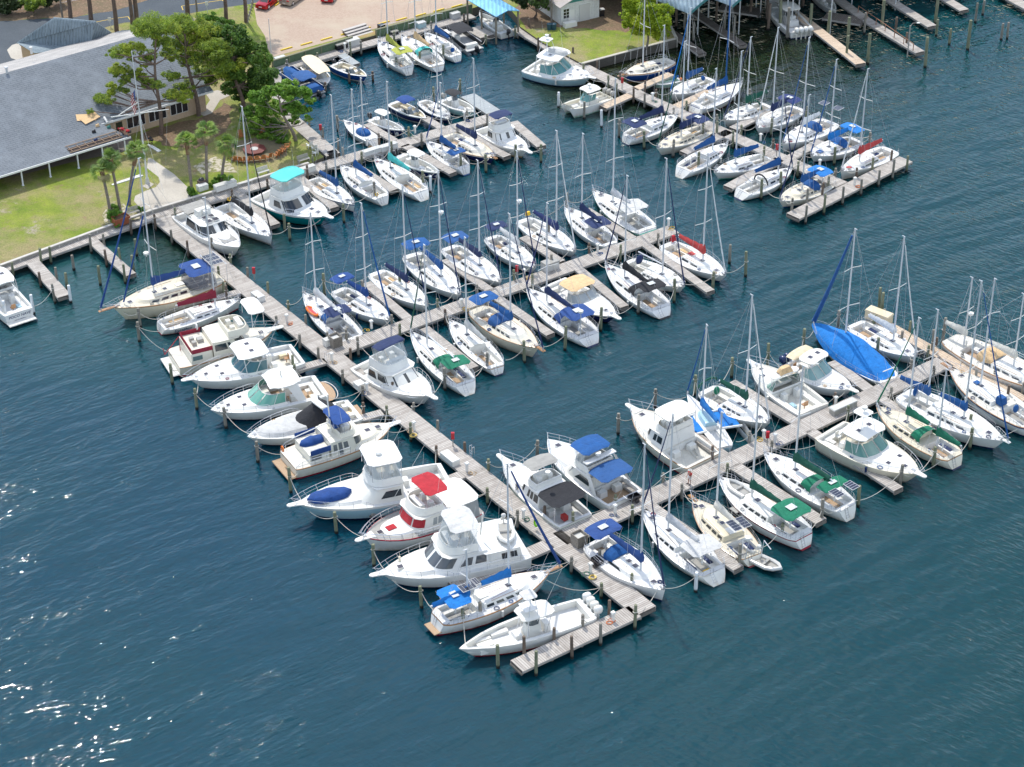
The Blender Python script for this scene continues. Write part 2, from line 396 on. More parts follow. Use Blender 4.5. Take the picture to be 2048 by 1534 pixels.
def hatch(par, x, y, z, d=.5, c=None, rz=0, dy=None, slope=0):
    g = G(); g.box((x, y, z + .03), (d + .08, (dy or d) + .08, .05), rz, 0, ry=slope); g.box((x, y, z + .062), (d, dy or d, .02), rz, 1, ry=slope)
    return g.build('hatch', [gel('white'), glassm(c or (.05, .045, .06), .15, 'hatch_glass')], par)

def fender(par, x, y, z, c='white'):
    g = G(); g.tube([(x, y, z), (x, y, z - .55)], .11, 8); g.tube([(x, y, z), (x, y * .96, z + .5)], .012, 4)
    g.build('fender', gel(c), par)

def outboard(par, x, y, z, c='white', s=1.0):
    g = G(); g.add(*_ob(x, y, z, s)); o = g.build('outboard_motor', gel(c), par, ang=50)
    k = G(); k.box((x - .12 * s, y, z - .75 * s), (.2 * s, .1 * s, .95 * s), 0, 0, .8); k.box((x - .05 * s, y, z - 1.2 * s), (.5 * s, .14 * s, .12 * s)); k.box((x + .2 * s, y, z - .25 * s), (.3 * s, .26 * s, .4 * s), 0, 0)
    k.build('drive_leg', gel(c), o)
def _ob(x, y, z, s):
    rings = [(.0, .16, .2), (.14, .27, .34), (.42, .29, .4), (.62, .25, .36), (.74, .12, .2)]; g = G(); rr = []
    for h, wy, wx in rings:
        rr.append([(x - .1 * s + wx * s * math.copysign(abs(math.cos(a)) ** .7, math.cos(a)), y + wy * s * math.copysign(abs(math.sin(a)) ** .7, math.sin(a)), z + (h - .1) * s) for a in [2 * math.pi * q / 10 for q in range(10)]])
    g.loft(rr, 0, True); return g.v, g.f

def antenna(par, x, y, z, h, lean=0, name='antenna', r=.016):
    g = G(); g.tube([(x, y, z), (x - lean, y * 1.05, z + h)], r, 4, r2=r * .5); g.build(name, gel('white'), par)
def radome(par, x, y, z, r=.32):
    g = G(); g.tube([(x, y, z), (x, y, z + .22)], r, 12); g.tube([(x, y, z - .3), (x, y, z)], .05, 5); g.build('radar_dome', gel('white'), par, ang=60)
def wheel(par, x, z, r=.42, y=0):
    g = G(); g.tube([(x + .06, y + r * math.cos(a), z + r * math.sin(a)) for a in [2 * math.pi * i / 14 for i in range(15)]], .018, 4)
    for a in (0, 1.05, 2.1): g.tube([(x + .06, y - r * math.cos(a), z - r * math.sin(a)), (x + .06, y + r * math.cos(a), z + r * math.sin(a))], .01, 3)
    w_ = g.build('steering_wheel', steel(), par); p = G(); p.tube([(x + .16, y, z - .75), (x + .16, y, z + .12)], .09, 6); p.ball((x + .16, y, z + .14), .1, 6, 3); p.build('pedestal', gel('white'), par)
def panel(par, x, y, z, dx, dy, tilt=0):
    g = G(); g.box((x, y, z), (dx, dy, .04), 0, 0, ry=tilt); g.box((x, y, z + .025), (dx * .94, dy * .9, .01), 0, 1, ry=tilt)
    for i in range(1, 4): g.box((x + dx * (i / 4 - .5), y, z + .032), (.02, dy * .9, .006), 0, 0, ry=tilt)
    g.build('solar_panel', [gel('silver'), glassm((.02, .025, .045), .2, 'solar_cells')], par)
def seats(par, lst, c='white', name='seat'):
    for (x, y, z, dx, dy, h) in lst:
        g = G(); g.box((x, y, z + h / 2), (dx, dy, h), 0, 0, .93); g.build(name, gel(c), par, ang=20)
def text(par, body, size, loc, rot, c, shear=0.0, spacing=1.0):
    cu = bpy.data.curves.new('lettering', 'FONT'); cu.body = body; cu.size = size; cu.align_x = 'CENTER'; cu.align_y = 'CENTER'
    cu.extrude = .006; cu.shear = shear; cu.space_character = spacing; cu.materials.append(paint(COL[c], .5, .05, 'lettering_' + c))
    t = bpy.data.objects.new('t', cu); col.objects.link(t); me = bpy.data.meshes.new_from_object(t.evaluated_get(bpy.context.evaluated_depsgraph_get())); bpy.data.objects.remove(t)
    if not me.materials: me.materials.append(cu.materials[0])
    o = bpy.data.objects.new('lettering', me); col.objects.link(o); o.parent = par; o.location = loc; o.rotation_euler = rot; return o
def sterntext(par, h, body, c, size=.4, f=.55, x=-.03, shear=.2):
    text(par, body, size, (x, 0, h.fa * f), (R(90), 0, R(-90)), c, shear)
def sidetext(par, h, body, c, t, size=.4, side=-1, f=.6):
    b0 = h.b(t) * .97; a = math.atan2(h.b(t + .03) - h.b(t - .03), h.L * .06)
    text(par, body, size, (h.L * t, side * (b0 + .03), h.z(t) * f), (R(82), 0, (0 if side < 0 else math.pi) + (-a if side > 0 else a) * (1 if side > 0 else -1)), c, .2)

def gear(r, h, sailb, well):
    """the small loose things on a used boat: coiled lines, cushions, vents, cleats, a cooler"""
    rnd = random.Random(int(h.L * 1000)); L = h.L; ropes = ['tan', 'navy', 'lgrey', 'maroon', 'grey', 'blue']
    def coil(x, y, z, c, s_=.2):
        g = G()
        for k in range(2): g.tube([(x + s_ * math.cos(a) * (1 + .2 * k), y + s_ * math.sin(a), z + .03 + .04 * k) for a in [2 * math.pi * i / 9 for i in range(10)]], .03, 4)
        g.build('rope_coil', gel(c), r)
    for t, sd_ in ((.93, 1), (.93, -1), (.5, 1), (.03, -1)):
        q = h.S(t, sd_, .14); G().box((q.x, q.y, q.z + .05), (.28, .06, .06), 0).build('cleat', steel(), r, smooth=False)
    for _ in range(2): t = rnd.choice((.88, .7, .55, .42)); q = h.S(t, rnd.choice((1, -1)), .32); coil(q.x, q.y, q.z + .05, rnd.choice(ropes), rnd.uniform(.14, .24))
    if well:
        a, b_ = well[0] * L, well[1] * L; zf = h.z(.2) - (.72 if sailb else .74)
        if sailb:
            c = gearcol(rnd)
            for sd_ in (1, -1):
                if c: G().box((lerp(a, b_, .6), sd_ * h.B * .22, h.z(.2) - .34), ((b_ - a) * .6, h.B * .1, .08), 0, 0, .95).build('cushion', canvas(c), r)
            g = G(); g.box((lerp(a, b_, .55), 0, zf + .02), ((b_ - a) * .8, h.B * .2, .03)); g.build('cockpit_grate', planks() if rnd.random() < .5 else nonskid('grey'), r, smooth=False)
            coil(lerp(a, b_, .85), h.B * .2 * rnd.choice((1, -1)), h.z(.2) - .3, rnd.choice(ropes), .17)
            g = G(); y0 = h.B * .1
            for k in range(3): g.tube([(L * .57, y0 * (k - 1) * 1.5, h.z(.5) + .52), (L * .42, y0 * (k - 1) * 2, h.z(.4) + .5)], .014, 3)
            g.build('control_line', gel(rnd.choice(('navy', 'maroon', 'tan'))), r)
            g = G(); g.box((L * .955, 0, h.z(.95) + .1), (.5, .12, .12)); g.box((L * .975, 0, h.z(.97) + .12), (.1, .45, .1)); g.build('anchor', paint((.35, .35, .35), .4, .2, 'anchor_metal', 1, .6), r, smooth=False)
        else:
            G().box((lerp(a, b_, rnd.uniform(.2, .5)), h.B * rnd.choice((-.2, .2)), zf + .22), (.8, .45, .4), 0, 0, .96).build('cooler', gel(rnd.choice(('lgrey', 'beige', 'white', 'paleblue'))), r)
            g = G(); g.box((lerp(a, b_, .3), 0, zf + .5), (.5, .5, .08)); g.box((lerp(a, b_, .3) - .24, 0, zf + .75), (.08, .5, .5)); g.tube([(lerp(a, b_, .3), 0, zf), (lerp(a, b_, .3), 0, zf + .5)], .05, 5); g.build('fishing_chair', gel(rnd.choice(('beige', 'white', 'teak'))), r, smooth=False)
            g = G(); g.box((L * .93, 0, h.z(.93) + .14), (.35, .3, .22), 0, 0, .7); g.build('windlass', steel(), r, smooth=False)
    for sd_ in (1, -1):
        if rnd.random() < .5: q = h.S(rnd.choice((.3, .45, .6)), sd_, -.12); G().tube([(q.x, q.y, q.z - .1), (q.x, q.y, q.z - .7)], .12, 8).build('fender', gel(rnd.choice(('white', 'lgrey', 'navy', 'white'))), r)
def gearcol(rnd): return rnd.choice((None, None, 'navy', 'tan', 'lgrey', 'grey'))
def place(short, label, fr, bow, stern, zb, zs, kind):
    b_ = at(*fx(fr, bow), zb); s_ = at(*fx(fr, stern), zs); d = Vector((b_.x - s_.x, b_.y - s_.y)); rz = math.atan2(d.y, d.x)
    nm, cat, grp = dict(s=('sailboat', 'sailboat', 'sailboats moored in the slips'), m=('motorboat', 'motorboat', 'motorboats moored in the slips'))[kind]
    r = empty(nm, (s_.x, s_.y, 0), rz); tag(r, label, cat, grp)
    BOATS.append(dict(root=r, short=short, L=d.length, rz=rz, s=Vector((s_.x, s_.y)), kind=kind)); return r, d.length

def rig(par, h, mt, H, zb, nspr=2, c=None, jib=None, boomt=.16, cover=None, B=None, name='mast', boomz=1.25, stays=True, bowt=.985, radar=None, jibr=.075, sail=None, tilt=0.0):
    """mast with spreaders, wire rigging, boom with flaked sail or cover, and furled headsail"""
    L = h.L; mx = mt * L; m = c or alu(); B = B or h.B; zt = zb + H
    mx2 = mx - tilt
    g = G(); g.tube([(mx, 0, zb), (mx2, 0, zt)], .105, 8, r2=.075); g.box((mx2 - .1, 0, zt + .03), (.4, .07, .07)); ms = g.build(name, m, par)
    w_ = G(); tip = Vector((mx2, 0, zt))
    fr_ = {1: (.52,), 2: (.36, .68), 0: ()}[nspr]
    for k, f in enumerate(fr_):
        g = G(); zz = zb + H * f; sp = B * (.31 - .05 * k); xx = lerp(mx, mx2, f)
        g.tube([(xx - .22, -sp, zz - .02), (xx, 0, zz), (xx - .22, sp, zz - .02)], .042, 4); g.build('spreader', gel('white'), ms)
    if stays:
        for sd_ in (1, -1):
            ch = Vector((mx - .15, sd_ * h.b(mt) * .93, h.z(mt))); pts = [ch] + [Vector((lerp(mx, mx2, f) - .22, sd_ * B * (.31 - .05 * k), zb + H * f)) for k, f in enumerate(fr_)] + [tip]
            w_.tube(pts, .014, 3); w_.tube([ch + Vector((.35, 0, 0)), Vector((mx, 0, zb + H * (fr_[0] if fr_ else .5) - .05))], .011, 3)
        w_.tube([(L * .01, 0, h.z(0)), tip], .013, 3)
        if not jib: w_.tube([(L * bowt, 0, h.z(1)), tip], .014, 3)
        w_.build('rigging', paint((.5, .5, .5), .4, .05, 'wire_rigging'), ms)
    if jib:
        a = Vector((L * bowt, 0, h.z(1) + .45)); b_ = lerp(a, tip, .93); g = G(); q = [lerp(a, b_, i / 6) - Vector((math.sin(math.pi * i / 6) * .1, 0, 0)) for i in range(7)]
        g.tube(q, jibr * 1.25, 6, 0, r2=jibr * .55); g.tube([a - Vector((0, 0, .5)), a], .1, 6, 1); g.tube([b_, tip], .02, 4, 1); g.build('furled_headsail', [canvas(jib), steel()], ms)
    if boomt is not None:
        bx = boomt * L; bz = zb + boomz; g = G(); g.tube([(mx - .1, 0, bz), (bx, 0, bz + .12)], .075, 6); bo = g.build('boom', m, ms)
        cc = cover or sail
        if cc:
            g = G(); rr = []; n = 9
            for i in range(n + 1):
                t = i / n; x = lerp(mx + .16, bx + .25, t); hh = lerp(.78, .34, t ** .8) * (1 + .1 * math.sin(i * 2.3)); ww = lerp(.24, .17, t)
                zz = bz + .1 * t
                if i == 0: hh = .95 if cover else .6
                rr.append([(x, ww * a_, zz + hh * b2) for a_, b2 in ((-.9, -.3), (-1.1, .1), (-.55, .65), (0, 1), (.55, .65), (1.1, .1), (.9, -.3), (0, -.36))])
            g.loft(rr, 0, True); g.build('sail_cover' if cover else 'flaked_sail', canvas(cc), bo, ang=60)
    if radar: radome(ms, mx + .4, 0, zb + H * radar, .3)
    return ms

def sail(short, label, fr, bow, stern, top, B=None, hull='white', rail='white', stripe='white', boot='navy', deckc='white', trunk='white', kind='sail', mt=.58, zd=None,
         bim=None, dod=None, cov=None, jib=None, nspr=2, sole=None, well=(.07, .34), hat=2, steer=True, mastc=None, gearc=None, solar=None, radar=None, miz=None, lines=True, sprit=0,
         awn=None, text_=None, wc='white', tr=None, sailc=None, tt=(.38, .80), hw=.62, th=.42, wins=4, longwin=False, extra=None, bimz=2.05, bimx=None, jibr=.075, boomt=None, fend=0, tilt=0.0, ff=None, fa=None, boats=True, bridge=None):
    zb, zs = ff or 1.35, fa or 1.1
    r, L = place(short, label, fr, bow, stern, zb, zs, 's')
    h = Hull(L, B or min(4.1, .31 * L + .25), ff or 1.0 + .032 * L, fa or .70 + .018 * L, kind); h.root = r
    h.hull(r, hull, rail, stripe, boot, tr=(.85 if kind == 'racer' else .45) if tr is None else tr)
    wl = [] if well is None else [(well[0], well[1], .56, .75, .45)]
    h.deck(r, deckc, wl, rail if rail != 'white' else 'white', sole or deckc, wc)
    zt = lambda t: h.z(t) + .03
    if trunk:
        a, b_ = tt; w0 = h.B / 2 * hw; z0 = zt(a)
        bl = Block(L * a, L * b_, w0, z0 - .06, z0 + th, (L * a + .1, L * (b_ - .07), w0 * .84), .6, 2.1, .07)
        cb = bl.build('cabin_trunk', gel(trunk), r)
        if longwin: bl.windows(cb, [(.96, .62, .3, .75, -.02, .05)], name='cabin_window')
        else:
            n = min(wins, 4); us_ = [lerp(.96, .34, i / n) for i in range(n + 1)]
            bl.windows(cb, [(us_[i], us_[i] - .62 / n * .72, .26, .74) for i in range(n)], name='cabin_window')
        g = G(); g.box((L * a + .55, 0, z0 + th + .1), (1.0, .72, .06)); g.build('companionway_slide', gel('white'), cb, ang=20)
        if hat > 1: hatch(r, L * lerp(a, b_, .55), 0, z0 + th + .05, .5)
        if hat > 2: hatch(r, L * lerp(a, b_, .36), 0, z0 + th + .06, .42)
        for sd_ in (1, -1):
            g = G(); g.tube([(L * lerp(a, b_, .15), sd_ * w0 * .8, z0 + th + .05), (L * lerp(a, b_, .62), sd_ * w0 * .72, z0 + th + .05)], .025, 4); g.build('handrail', gel('teak'), cb)
    if hat: hatch(r, L * (.845 if trunk else .8), 0, zt(.84) + .04, .48)
    mz = zt(mt) + (th if trunk and tt[0] < mt < tt[1] - .05 else 0)
    base = r.matrix_world if False else None
    M = Matrix.Translation(r.location) @ Matrix.Rotation(r.rotation_euler.z, 4, 'Z')
    bp = M @ Vector((mt * L, 0, mz)); H = rise(bp, top) if top is not None else 1.2 * L
    bt = boomt if boomt is not None else (.2 if not miz else .3)
    rig(r, h, mt, H, mz, nspr, mastc, jib, bt if (cov or sailc or bridge is None) else None, cov, None, 'mast', sail=sailc, radar=radar, jibr=jibr, tilt=tilt, bowt=.985 + sprit / L)
    if miz: rig(r, h, miz[0], rise(M @ Vector((miz[0] * L, 0, zt(miz[0]))), miz[1]), zt(miz[0]), 1, mastc, None, -.06, miz[2], h.B * .8, 'mizzen_mast', boomz=1.5, sail=miz[3] if len(miz) > 3 else None, radar=miz[4] if len(miz) > 4 else None)
    if sprit:
        g = G(); g.box((L + sprit / 2 - .3, 0, h.z(1) + .05), (sprit + .8, .42, .09), 0, 0, .8); g.build('bowsprit', gel('teak' if rail == 'teak' else 'white'), r)
    if lines:
        h.rail(r, .84, 1.0, .62, 'pulpit', .05, 5, .02, fwd=sprit * .9)
        h.rail(r, .002, .13, .62, 'pushpit', .07, 4, .02)
        g = G(); g.tube([h.S(.002, 1, .07, .22), h.S(.002, 1, .07, .62)], .02, 4)
        for sd_ in (1, -1):
            ps = [h.S(lerp(.13, .84, i / 6), sd_, .06) for i in range(7)]
            for q in ps[1:-1]: g.tube([q, q + Vector((0, 0, .6))], .016, 4)
            g.tube([q + Vector((0, 0, .6)) for q in ps], .011, 3); g.tube([q + Vector((0, 0, .32)) for q in ps], .009, 3)
        g.build('lifeline', steel(), r)
    w0 = h.B / 2; T_ = (.85 if kind == 'racer' else .45) if tr is None else tr
    g = G(); y0 = w0 * .12
    for s_ in (-.18, .18): g.tube([(-.03, y0 + s_, h.z(0) + .5), (-.03, y0 + s_, h.z(0)), (-T_ * .75 - .04, y0 + s_, h.z(0) * .25)], .02, 4)
    for k in range(4): q = .1 + k * .2; g.tube([(-T_ * q - .05, y0 - .18, h.z(0) * (1 - q)), (-T_ * q - .05, y0 + .18, h.z(0) * (1 - q))], .018, 4)
    g.build('boarding_ladder', steel(), r)
    if well:
        if steer: wheel(r, L * .14, h.z(0) + .55, .45)
        g = G()
        for t in (.2, .34):
            for sd_ in (1, -1): g.tube([(L * t, sd_ * w0 * .66, h.z(t) + .05), (L * t, sd_ * w0 * .66, h.z(t) + .22)], .09, 7)
        pieces(g, 'winch', steel(), r)
    if dod: dodger(r, L * (tt[0] - .045), L * (tt[0] + .1), w0 * .58, h.z(.4) + (.1 if trunk else 0), th + .55, dod)
    if bim:
        xa, xb = bimx or (.05, .3); canopy(r, L * xa, L * xb, w0 * .74, h.fa + bimz, h.fa + .1, bim, 'bimini', .14, win=True)
    if awn: canopy(r, L * awn[1], L * awn[2], w0 * .8, h.fa + 1.9, h.fa + .1, awn[0], 'cockpit_awning', .1)
    if solar:
        for (t, y, zz, dx, dy) in solar: panel(r, L * t, y, zz, dx, dy)
    if text_: sterntext(r, h, *text_)
    for k in range(fend): fender(r, L * (.35 + .2 * k), -h.b(.4) - .1, h.z(.4) - .3)
    gear(r, h, True, well)
    if extra: extra(r, h)
    return r, h

def express(short, label, fr, bow, stern, hull='white', rail='white', stripe='white', boot='navy', deckc='white', B=None, top=None, topc='white', glass=(.10, .22, .20), plat=None, wellt=(.05, .36),
            wind=(.36, .66), wh=1.0, canv=None, cover=None, arch=False, tower=False, tpos=.45, outb=0, outc='white', hatches=3, pulpit=True, ht=(.28, .54), hz=2.0, rail0=.5, sole=None, text_=None, extra=None, ff=None, fa=None, trunk=True, outr=False, raill=1.0, benchc='white', rise_=0, kind='motor'):
    r, L = place(short, label, fr, bow, stern, ff or 1.7, fa or 1.25, 'm'); h = Hull(L, B or min(4.8, .27 * L + .9), ff or 1.15 + .05 * L, fa or .9 + .02 * L, kind); h.root = r
    h.hull(r, hull, rail, stripe, boot); h.deck(r, deckc, [(wellt[0], wellt[1], .82, .8, .62), (wellt[1] + .002, wind[0] + .12, .68, .45, None)] if wind[0] + .12 > wellt[1] + .03 else [(wellt[0], wellt[1], .82, .8, .62)], rail if rail != 'white' else 'white', sole or deckc, benchc)
    w0 = h.B / 2; zd = h.z(.5); x0, x1 = wind[0] * L, wind[1] * L
    if trunk:
        bl = Block(L * (wind[0] + .08), L * .93, w0 * .72, zd - .02, zd + .34, (L * (wind[0] + .08), L * .82, w0 * .58), .35, 2.0, .06); bl.build('foredeck_trunk', gel('white'), r); zt = zd + .4
    else: zt = zd + .06
    if not cover:
        lo = Block(x0 - .1, x1 + .05, w0 * .88, zd - .02, zd + .3, (x0 - .1, x1 - .12, w0 * .84), .4, 2.2, .0)
        lo.geom(roof=False).build('windscreen_base', gel('white'), r)
        ws = Block(x0, x1 - .12, w0 * .84, zd + .28, zd + .3 + wh, (x0 - .1, x1 - wh * 1.5, w0 * .7), .42, 2.2)
        g = G(); us_ = [-.98, -.55, -.24, 0, .24, .55, .98]
        for a_, b_ in zip(us_, us_[1:]): ws.patch(g, a_ + .012, b_ - .012, .03, .95, off=0, n=4)
        wg = g.build('windscreen', glassm(glass, .08, 'screen_glass_%d' % int(glass[0] * 100)), r)
        g = G()
        for u in us_: g.tube([ws.P(u, 0), ws.P(u, 1)], .025, 4)
        g.tube([ws.P(-1 + 2 * i / 20, 1) for i in range(21)], .03, 4); g.build('windscreen_frame', gel('white'), wg)
    hzz = zd + hz
    if top == 'hard':
        xa, xb = ht[0] * L, ht[1] * L; t_ = slab(xa, xb, w0 * .8, hzz, .1, .14, 4, rise_=rise_).build('hardtop', gel(topc), r, ang=50)
        g = G()
        for x in (xa + .3, xb - .5):
            for sd_ in (1, -1): g.tube([(x - .2, sd_ * w0 * .8, zd - .05), (x, sd_ * w0 * .72, hzz)], .04, 5)
        pieces(g, 'hardtop_support', gel('white'), t_)
        hatch(t_, lerp(xa, xb, .5), w0 * .3, hzz + .16, .45); hatch(t_, lerp(xa, xb, .5), -w0 * .3, hzz + .16, .45)
    if arch:
        g = G(); xx = L * .3
        for sd_ in (1, -1): g.loft([[(xx - 1 + q[0], sd_ * w0 * .92, zd + q[1]) for q in ((0, 0), (.9, 0), (.9, .05), (0, .05))], [(xx - .4 + q[0], sd_ * w0 * .7, zd + 1.7 + q[1]) for q in ((0, 0), (.6, 0), (.6, .12), (0, .12))]], 0, True)
        g.box((xx - .1, 0, zd + 1.78), (.6, w0 * 1.42, .12)); a_ = g.build('radar_arch', gel('white'), r); radome(a_, xx - .1, 0, zd + 2.0, .3)
    if canv: canopy(r, L * canv[1], L * canv[2], w0 * .82, zd + 1.75, zd, canv[0], 'bimini', .14)
    if cover:
        cc, a_, b_ = cover; bl = Block(L * a_, L * b_, w0 * .9, zd - .02, zd + 1.45, (L * (a_ + .12), L * (b_ - .2), w0 * .42), .45, 2.0, .25); g = bl.geom(); g.build('cockpit_cover', canvas(cc), r, ang=60)
    if tower:
        g = G(); tz = hzz + 1.9
        for sx in (-.7, .7):
            for sd_ in (1, -1): g.tube([(lerp(ht[0], ht[1], tpos) * L + sx * 1.3, sd_ * w0 * .66, zd + .2), (lerp(ht[0], ht[1], tpos) * L + sx * .5, sd_ * .5, tz)], .035, 5)
        tw = g.build('tower_frame', alu(), r); slab(lerp(ht[0], ht[1], tpos) * L - .9, lerp(ht[0], ht[1], tpos) * L + .7, .75, tz, .07, .05).build('tower_top', gel('white'), tw); radome(tw, lerp(ht[0], ht[1], tpos) * L, 0, tz + .45, .28)
        for sd_ in (1, -1): antenna(tw, L * .4, sd_ * w0 * .7, hzz, 5.5, .8)
    for k in range(hatches):
        y, t = ((0, .84), (w0 * .33, .72), (-w0 * .33, .72), (0, .66))[k]
        hatch(r, L * t, y, zt - .08 + (0 if t < .8 else -.08), .42)
    h.rail(r, rail0, 1.0, .65 * raill, 'bow_rail', .08, 10, .025, fwd=.5 if pulpit else 0)
    if pulpit:
        g = G(); g.loft([[(x, y * w_, h.ff + dz) for y, dz in ((-1, -.08), (1, -.08), (1, .02), (-1, .02))] for x, w_ in ((L - .9, .5), (L, .3), (L + .6, .24), (L + .8, .1))], 0, True); g.build('anchor_pulpit', gel('white'), r)
    if plat:
        g = G(); g.box((-.45, 0, .38), (1.0, h.B * .84, .09), 0, 0, .95); g.build('swim_platform', planks() if plat == 'teak' else gel('white'), r)
    zc = h.z(.15) - .8
    seats(r, [(L * (wellt[1] - .05), w0 * .38, zc, .6, .6, 1.0), (L * (wellt[1] - .05), -w0 * .38, zc, .6, .6, 1.0), (L * (wellt[0] + .03), 0, zc, .6, w0 * 1.1, .5)], 'white')
    for k in range(outb): outboard(r, -.35, (k - (outb - 1) / 2) * .72, 1.15, outc, 1.15)
    for sd_ in ((1, -1) if outr else ()): antenna(r, L * .45, sd_ * w0 * .9, zd + .4, 6, 3.2, 'outrigger', .022)
    if text_: sterntext(r, h, *text_)
    gear(r, h, False, wellt)
    if extra: extra(r, h)
    return r, h

def flybridge(short, label, fr, bow, stern, hull='white', rail='white', stripe='white', boot='navy', deckc='white', B=None, house=(.3, .66), hh=1.55, fs=.1, bridge=(.3, .56), bz=.75, topc='white', topk='hard', tophz=1.85,
              side=None, front=None, wellt=(.03, .28), trunk=True, encl=True, sole=None, hatches=2, rail0=.55, pulpit=True, text_=None, extra=None, ff=None, fa=None, plat=None, bow_cover=None, wcol=None, outr=True, topx=None, housec='white', kind='motor', antennas=2, sidewin=None, railc=None):
    r, L = place(short, label, fr, bow, stern, ff or 1.9, fa or 1.35, 'm'); h = Hull(L, B or min(5.2, .27 * L + 1.0), ff or 1.2 + .065 * L, fa or .95 + .025 * L, kind); h.root = r
    h.hull(r, hull, rail, stripe, boot); h.deck(r, deckc, [(wellt[0], wellt[1], .84, .75, None)] if wellt else [], rail if rail != 'white' else 'white', sole or deckc, housec)
    w0 = h.B / 2; zd = h.z(.45); a, b_ = house; zr = zd + hh
    if trunk:
        bl = Block(L * (b_ - .1), L * .92, w0 * .68, zd, zd + .42, (L * (b_ - .1), L * .84, w0 * .56), .35, 2.0, .06); bl.build('foredeck_trunk', gel(housec), r)
    hb = Block(L * a, L * b_, w0 * .84, zd - .1, zr, (L * a, L * (b_ - fs), w0 * .74), .55, 2.8, .08); hs = hb.build('deckhouse', gel(housec), r)
    wm = glassm(wcol or (.02, .028, .035), .07, 'cabin_glass_%d' % int((wcol or (.02,))[0] * 100))
    hb.windows(hs, side or [(.94, .56, .42, .82, -.02, .06)], wm)
    if front is None or front: hb.windows(hs, front or [(-.42, -.16, .4, .88), (-.14, .14, .4, .88), (.16, .42, .4, .88)], wm, 'windscreen')
    c, d = bridge; wb = w0 * .72
    fb = Block(L * c, L * d, wb, zr + .05, zr + bz, (L * c, L * d - .35, wb * .94), .5, 2.4); g = fb.geom(roof=False)
    fb2 = Block(L * c + .1, L * d - .12, wb * .93, zr + .1, zr + bz, (L * c + .1, L * d - .45, wb * .88), .5, 2.4); fb2.geom(g, roof=False); g.loft([[fb.P(u, 1) for u in fb.us()], [fb2.P(u, 1) for u in fb.us()]], 0, True, (False, False))
    br = g.build('flybridge', gel(housec), r); slab(L * (a if c > a else c) , L * (b_ - fs) + .1, w0 * .8, zr, .07, .02, 8).build('bridge_deck', gel(housec), br)
    seats(br, [(L * c + .8, wb * .4, zr + .05, .5, .5, .75), (L * c + .8, -wb * .4, zr + .05, .5, .5, .75), (L * d - 1.0, 0, zr + .05, .6, wb * 1.2, .8)], 'white', 'bridge_seat')
    zz = zr + bz + tophz - .75
    if topk:
        xa, xb = (topx[0] * L, topx[1] * L) if topx else (L * c - .2, L * d - .1)
        if topk == 'hard': tp = slab(xa, xb, wb * 1.02, zz, .1, .1, 5).build('hardtop', gel(topc), br, ang=50)
        else: tp = canopy(br, xa, xb, wb * 1.0, zz, zr + bz - .1, topc, 'bimini', .14)
        if topk == 'hard':
            g = G()
            for x in (xa + .25, xb - .3):
                for sd_ in (1, -1): g.tube([(x, sd_ * wb * .95, zr + bz - .1), (x, sd_ * wb * .9, zz)], .035, 5)
            pieces(g, 'hardtop_support', steel(), tp)
        if encl:
            eb = Block(xa + .25, L * d - .25, wb * .94, zr + bz - .02, zz + .04, (xa + .25, xb - .1, wb * .93), .5, 2.6); g = G()
            for u0, u1 in ((-.97, -.7), (-.68, -.45), (-.43, -.2), (-.18, 0), (.0, .18), (.2, .43), (.45, .68), (.7, .97)): eb.patch(g, u0, u1, .0, .96, off=0)
            g.build('clear_enclosure', vinyl(), br)
    for k in range(hatches): hatch(r, L * (.86, .76)[k % 2], (0, 0, .5, -.5)[k], zd + (.38 if k % 2 else .36) + .06, .5)
    h.rail(r, rail0, 1.0, .75, 'bow_rail', .08, 11, .026, fwd=.55 if pulpit else 0)
    if pulpit:
        g = G(); g.loft([[(x, y * w_, h.ff + dz) for y, dz in ((-1, -.08), (1, -.08), (1, .02), (-1, .02))] for x, w_ in ((L - 1, .55), (L, .32), (L + .8, .26), (L + 1.0, .1))], 0, True); g.build('anchor_pulpit', gel('white'), r)
    if plat:
        g = G(); g.box((-.45, 0, .38), (1.0, h.B * .84, .09), 0, 0, .95); g.build('swim_platform', planks() if plat == 'teak' else gel('white'), r)
    for sd_ in ((1, -1) if outr else ()): antenna(r, L * .42, sd_ * w0 * .92, zd + .4, 6.5, 3.8, 'outrigger', .024)
    for k in range(antennas): antenna(br, L * c + .3 + k * .2, wb * (.9 if k else -.9), zz, 2.4, .3)
    if wellt: seats(r, [(L * wellt[1] - .5, w0 * .4, h.z(.1) - .75, .6, .9, .7), (L * wellt[1] - .5, -w0 * .4, h.z(.1) - .75, .6, .9, .7)], 'white', 'cockpit_locker')
    if text_: sterntext(r, h, *text_)
    if extra: extra(r, h)
    return r, h

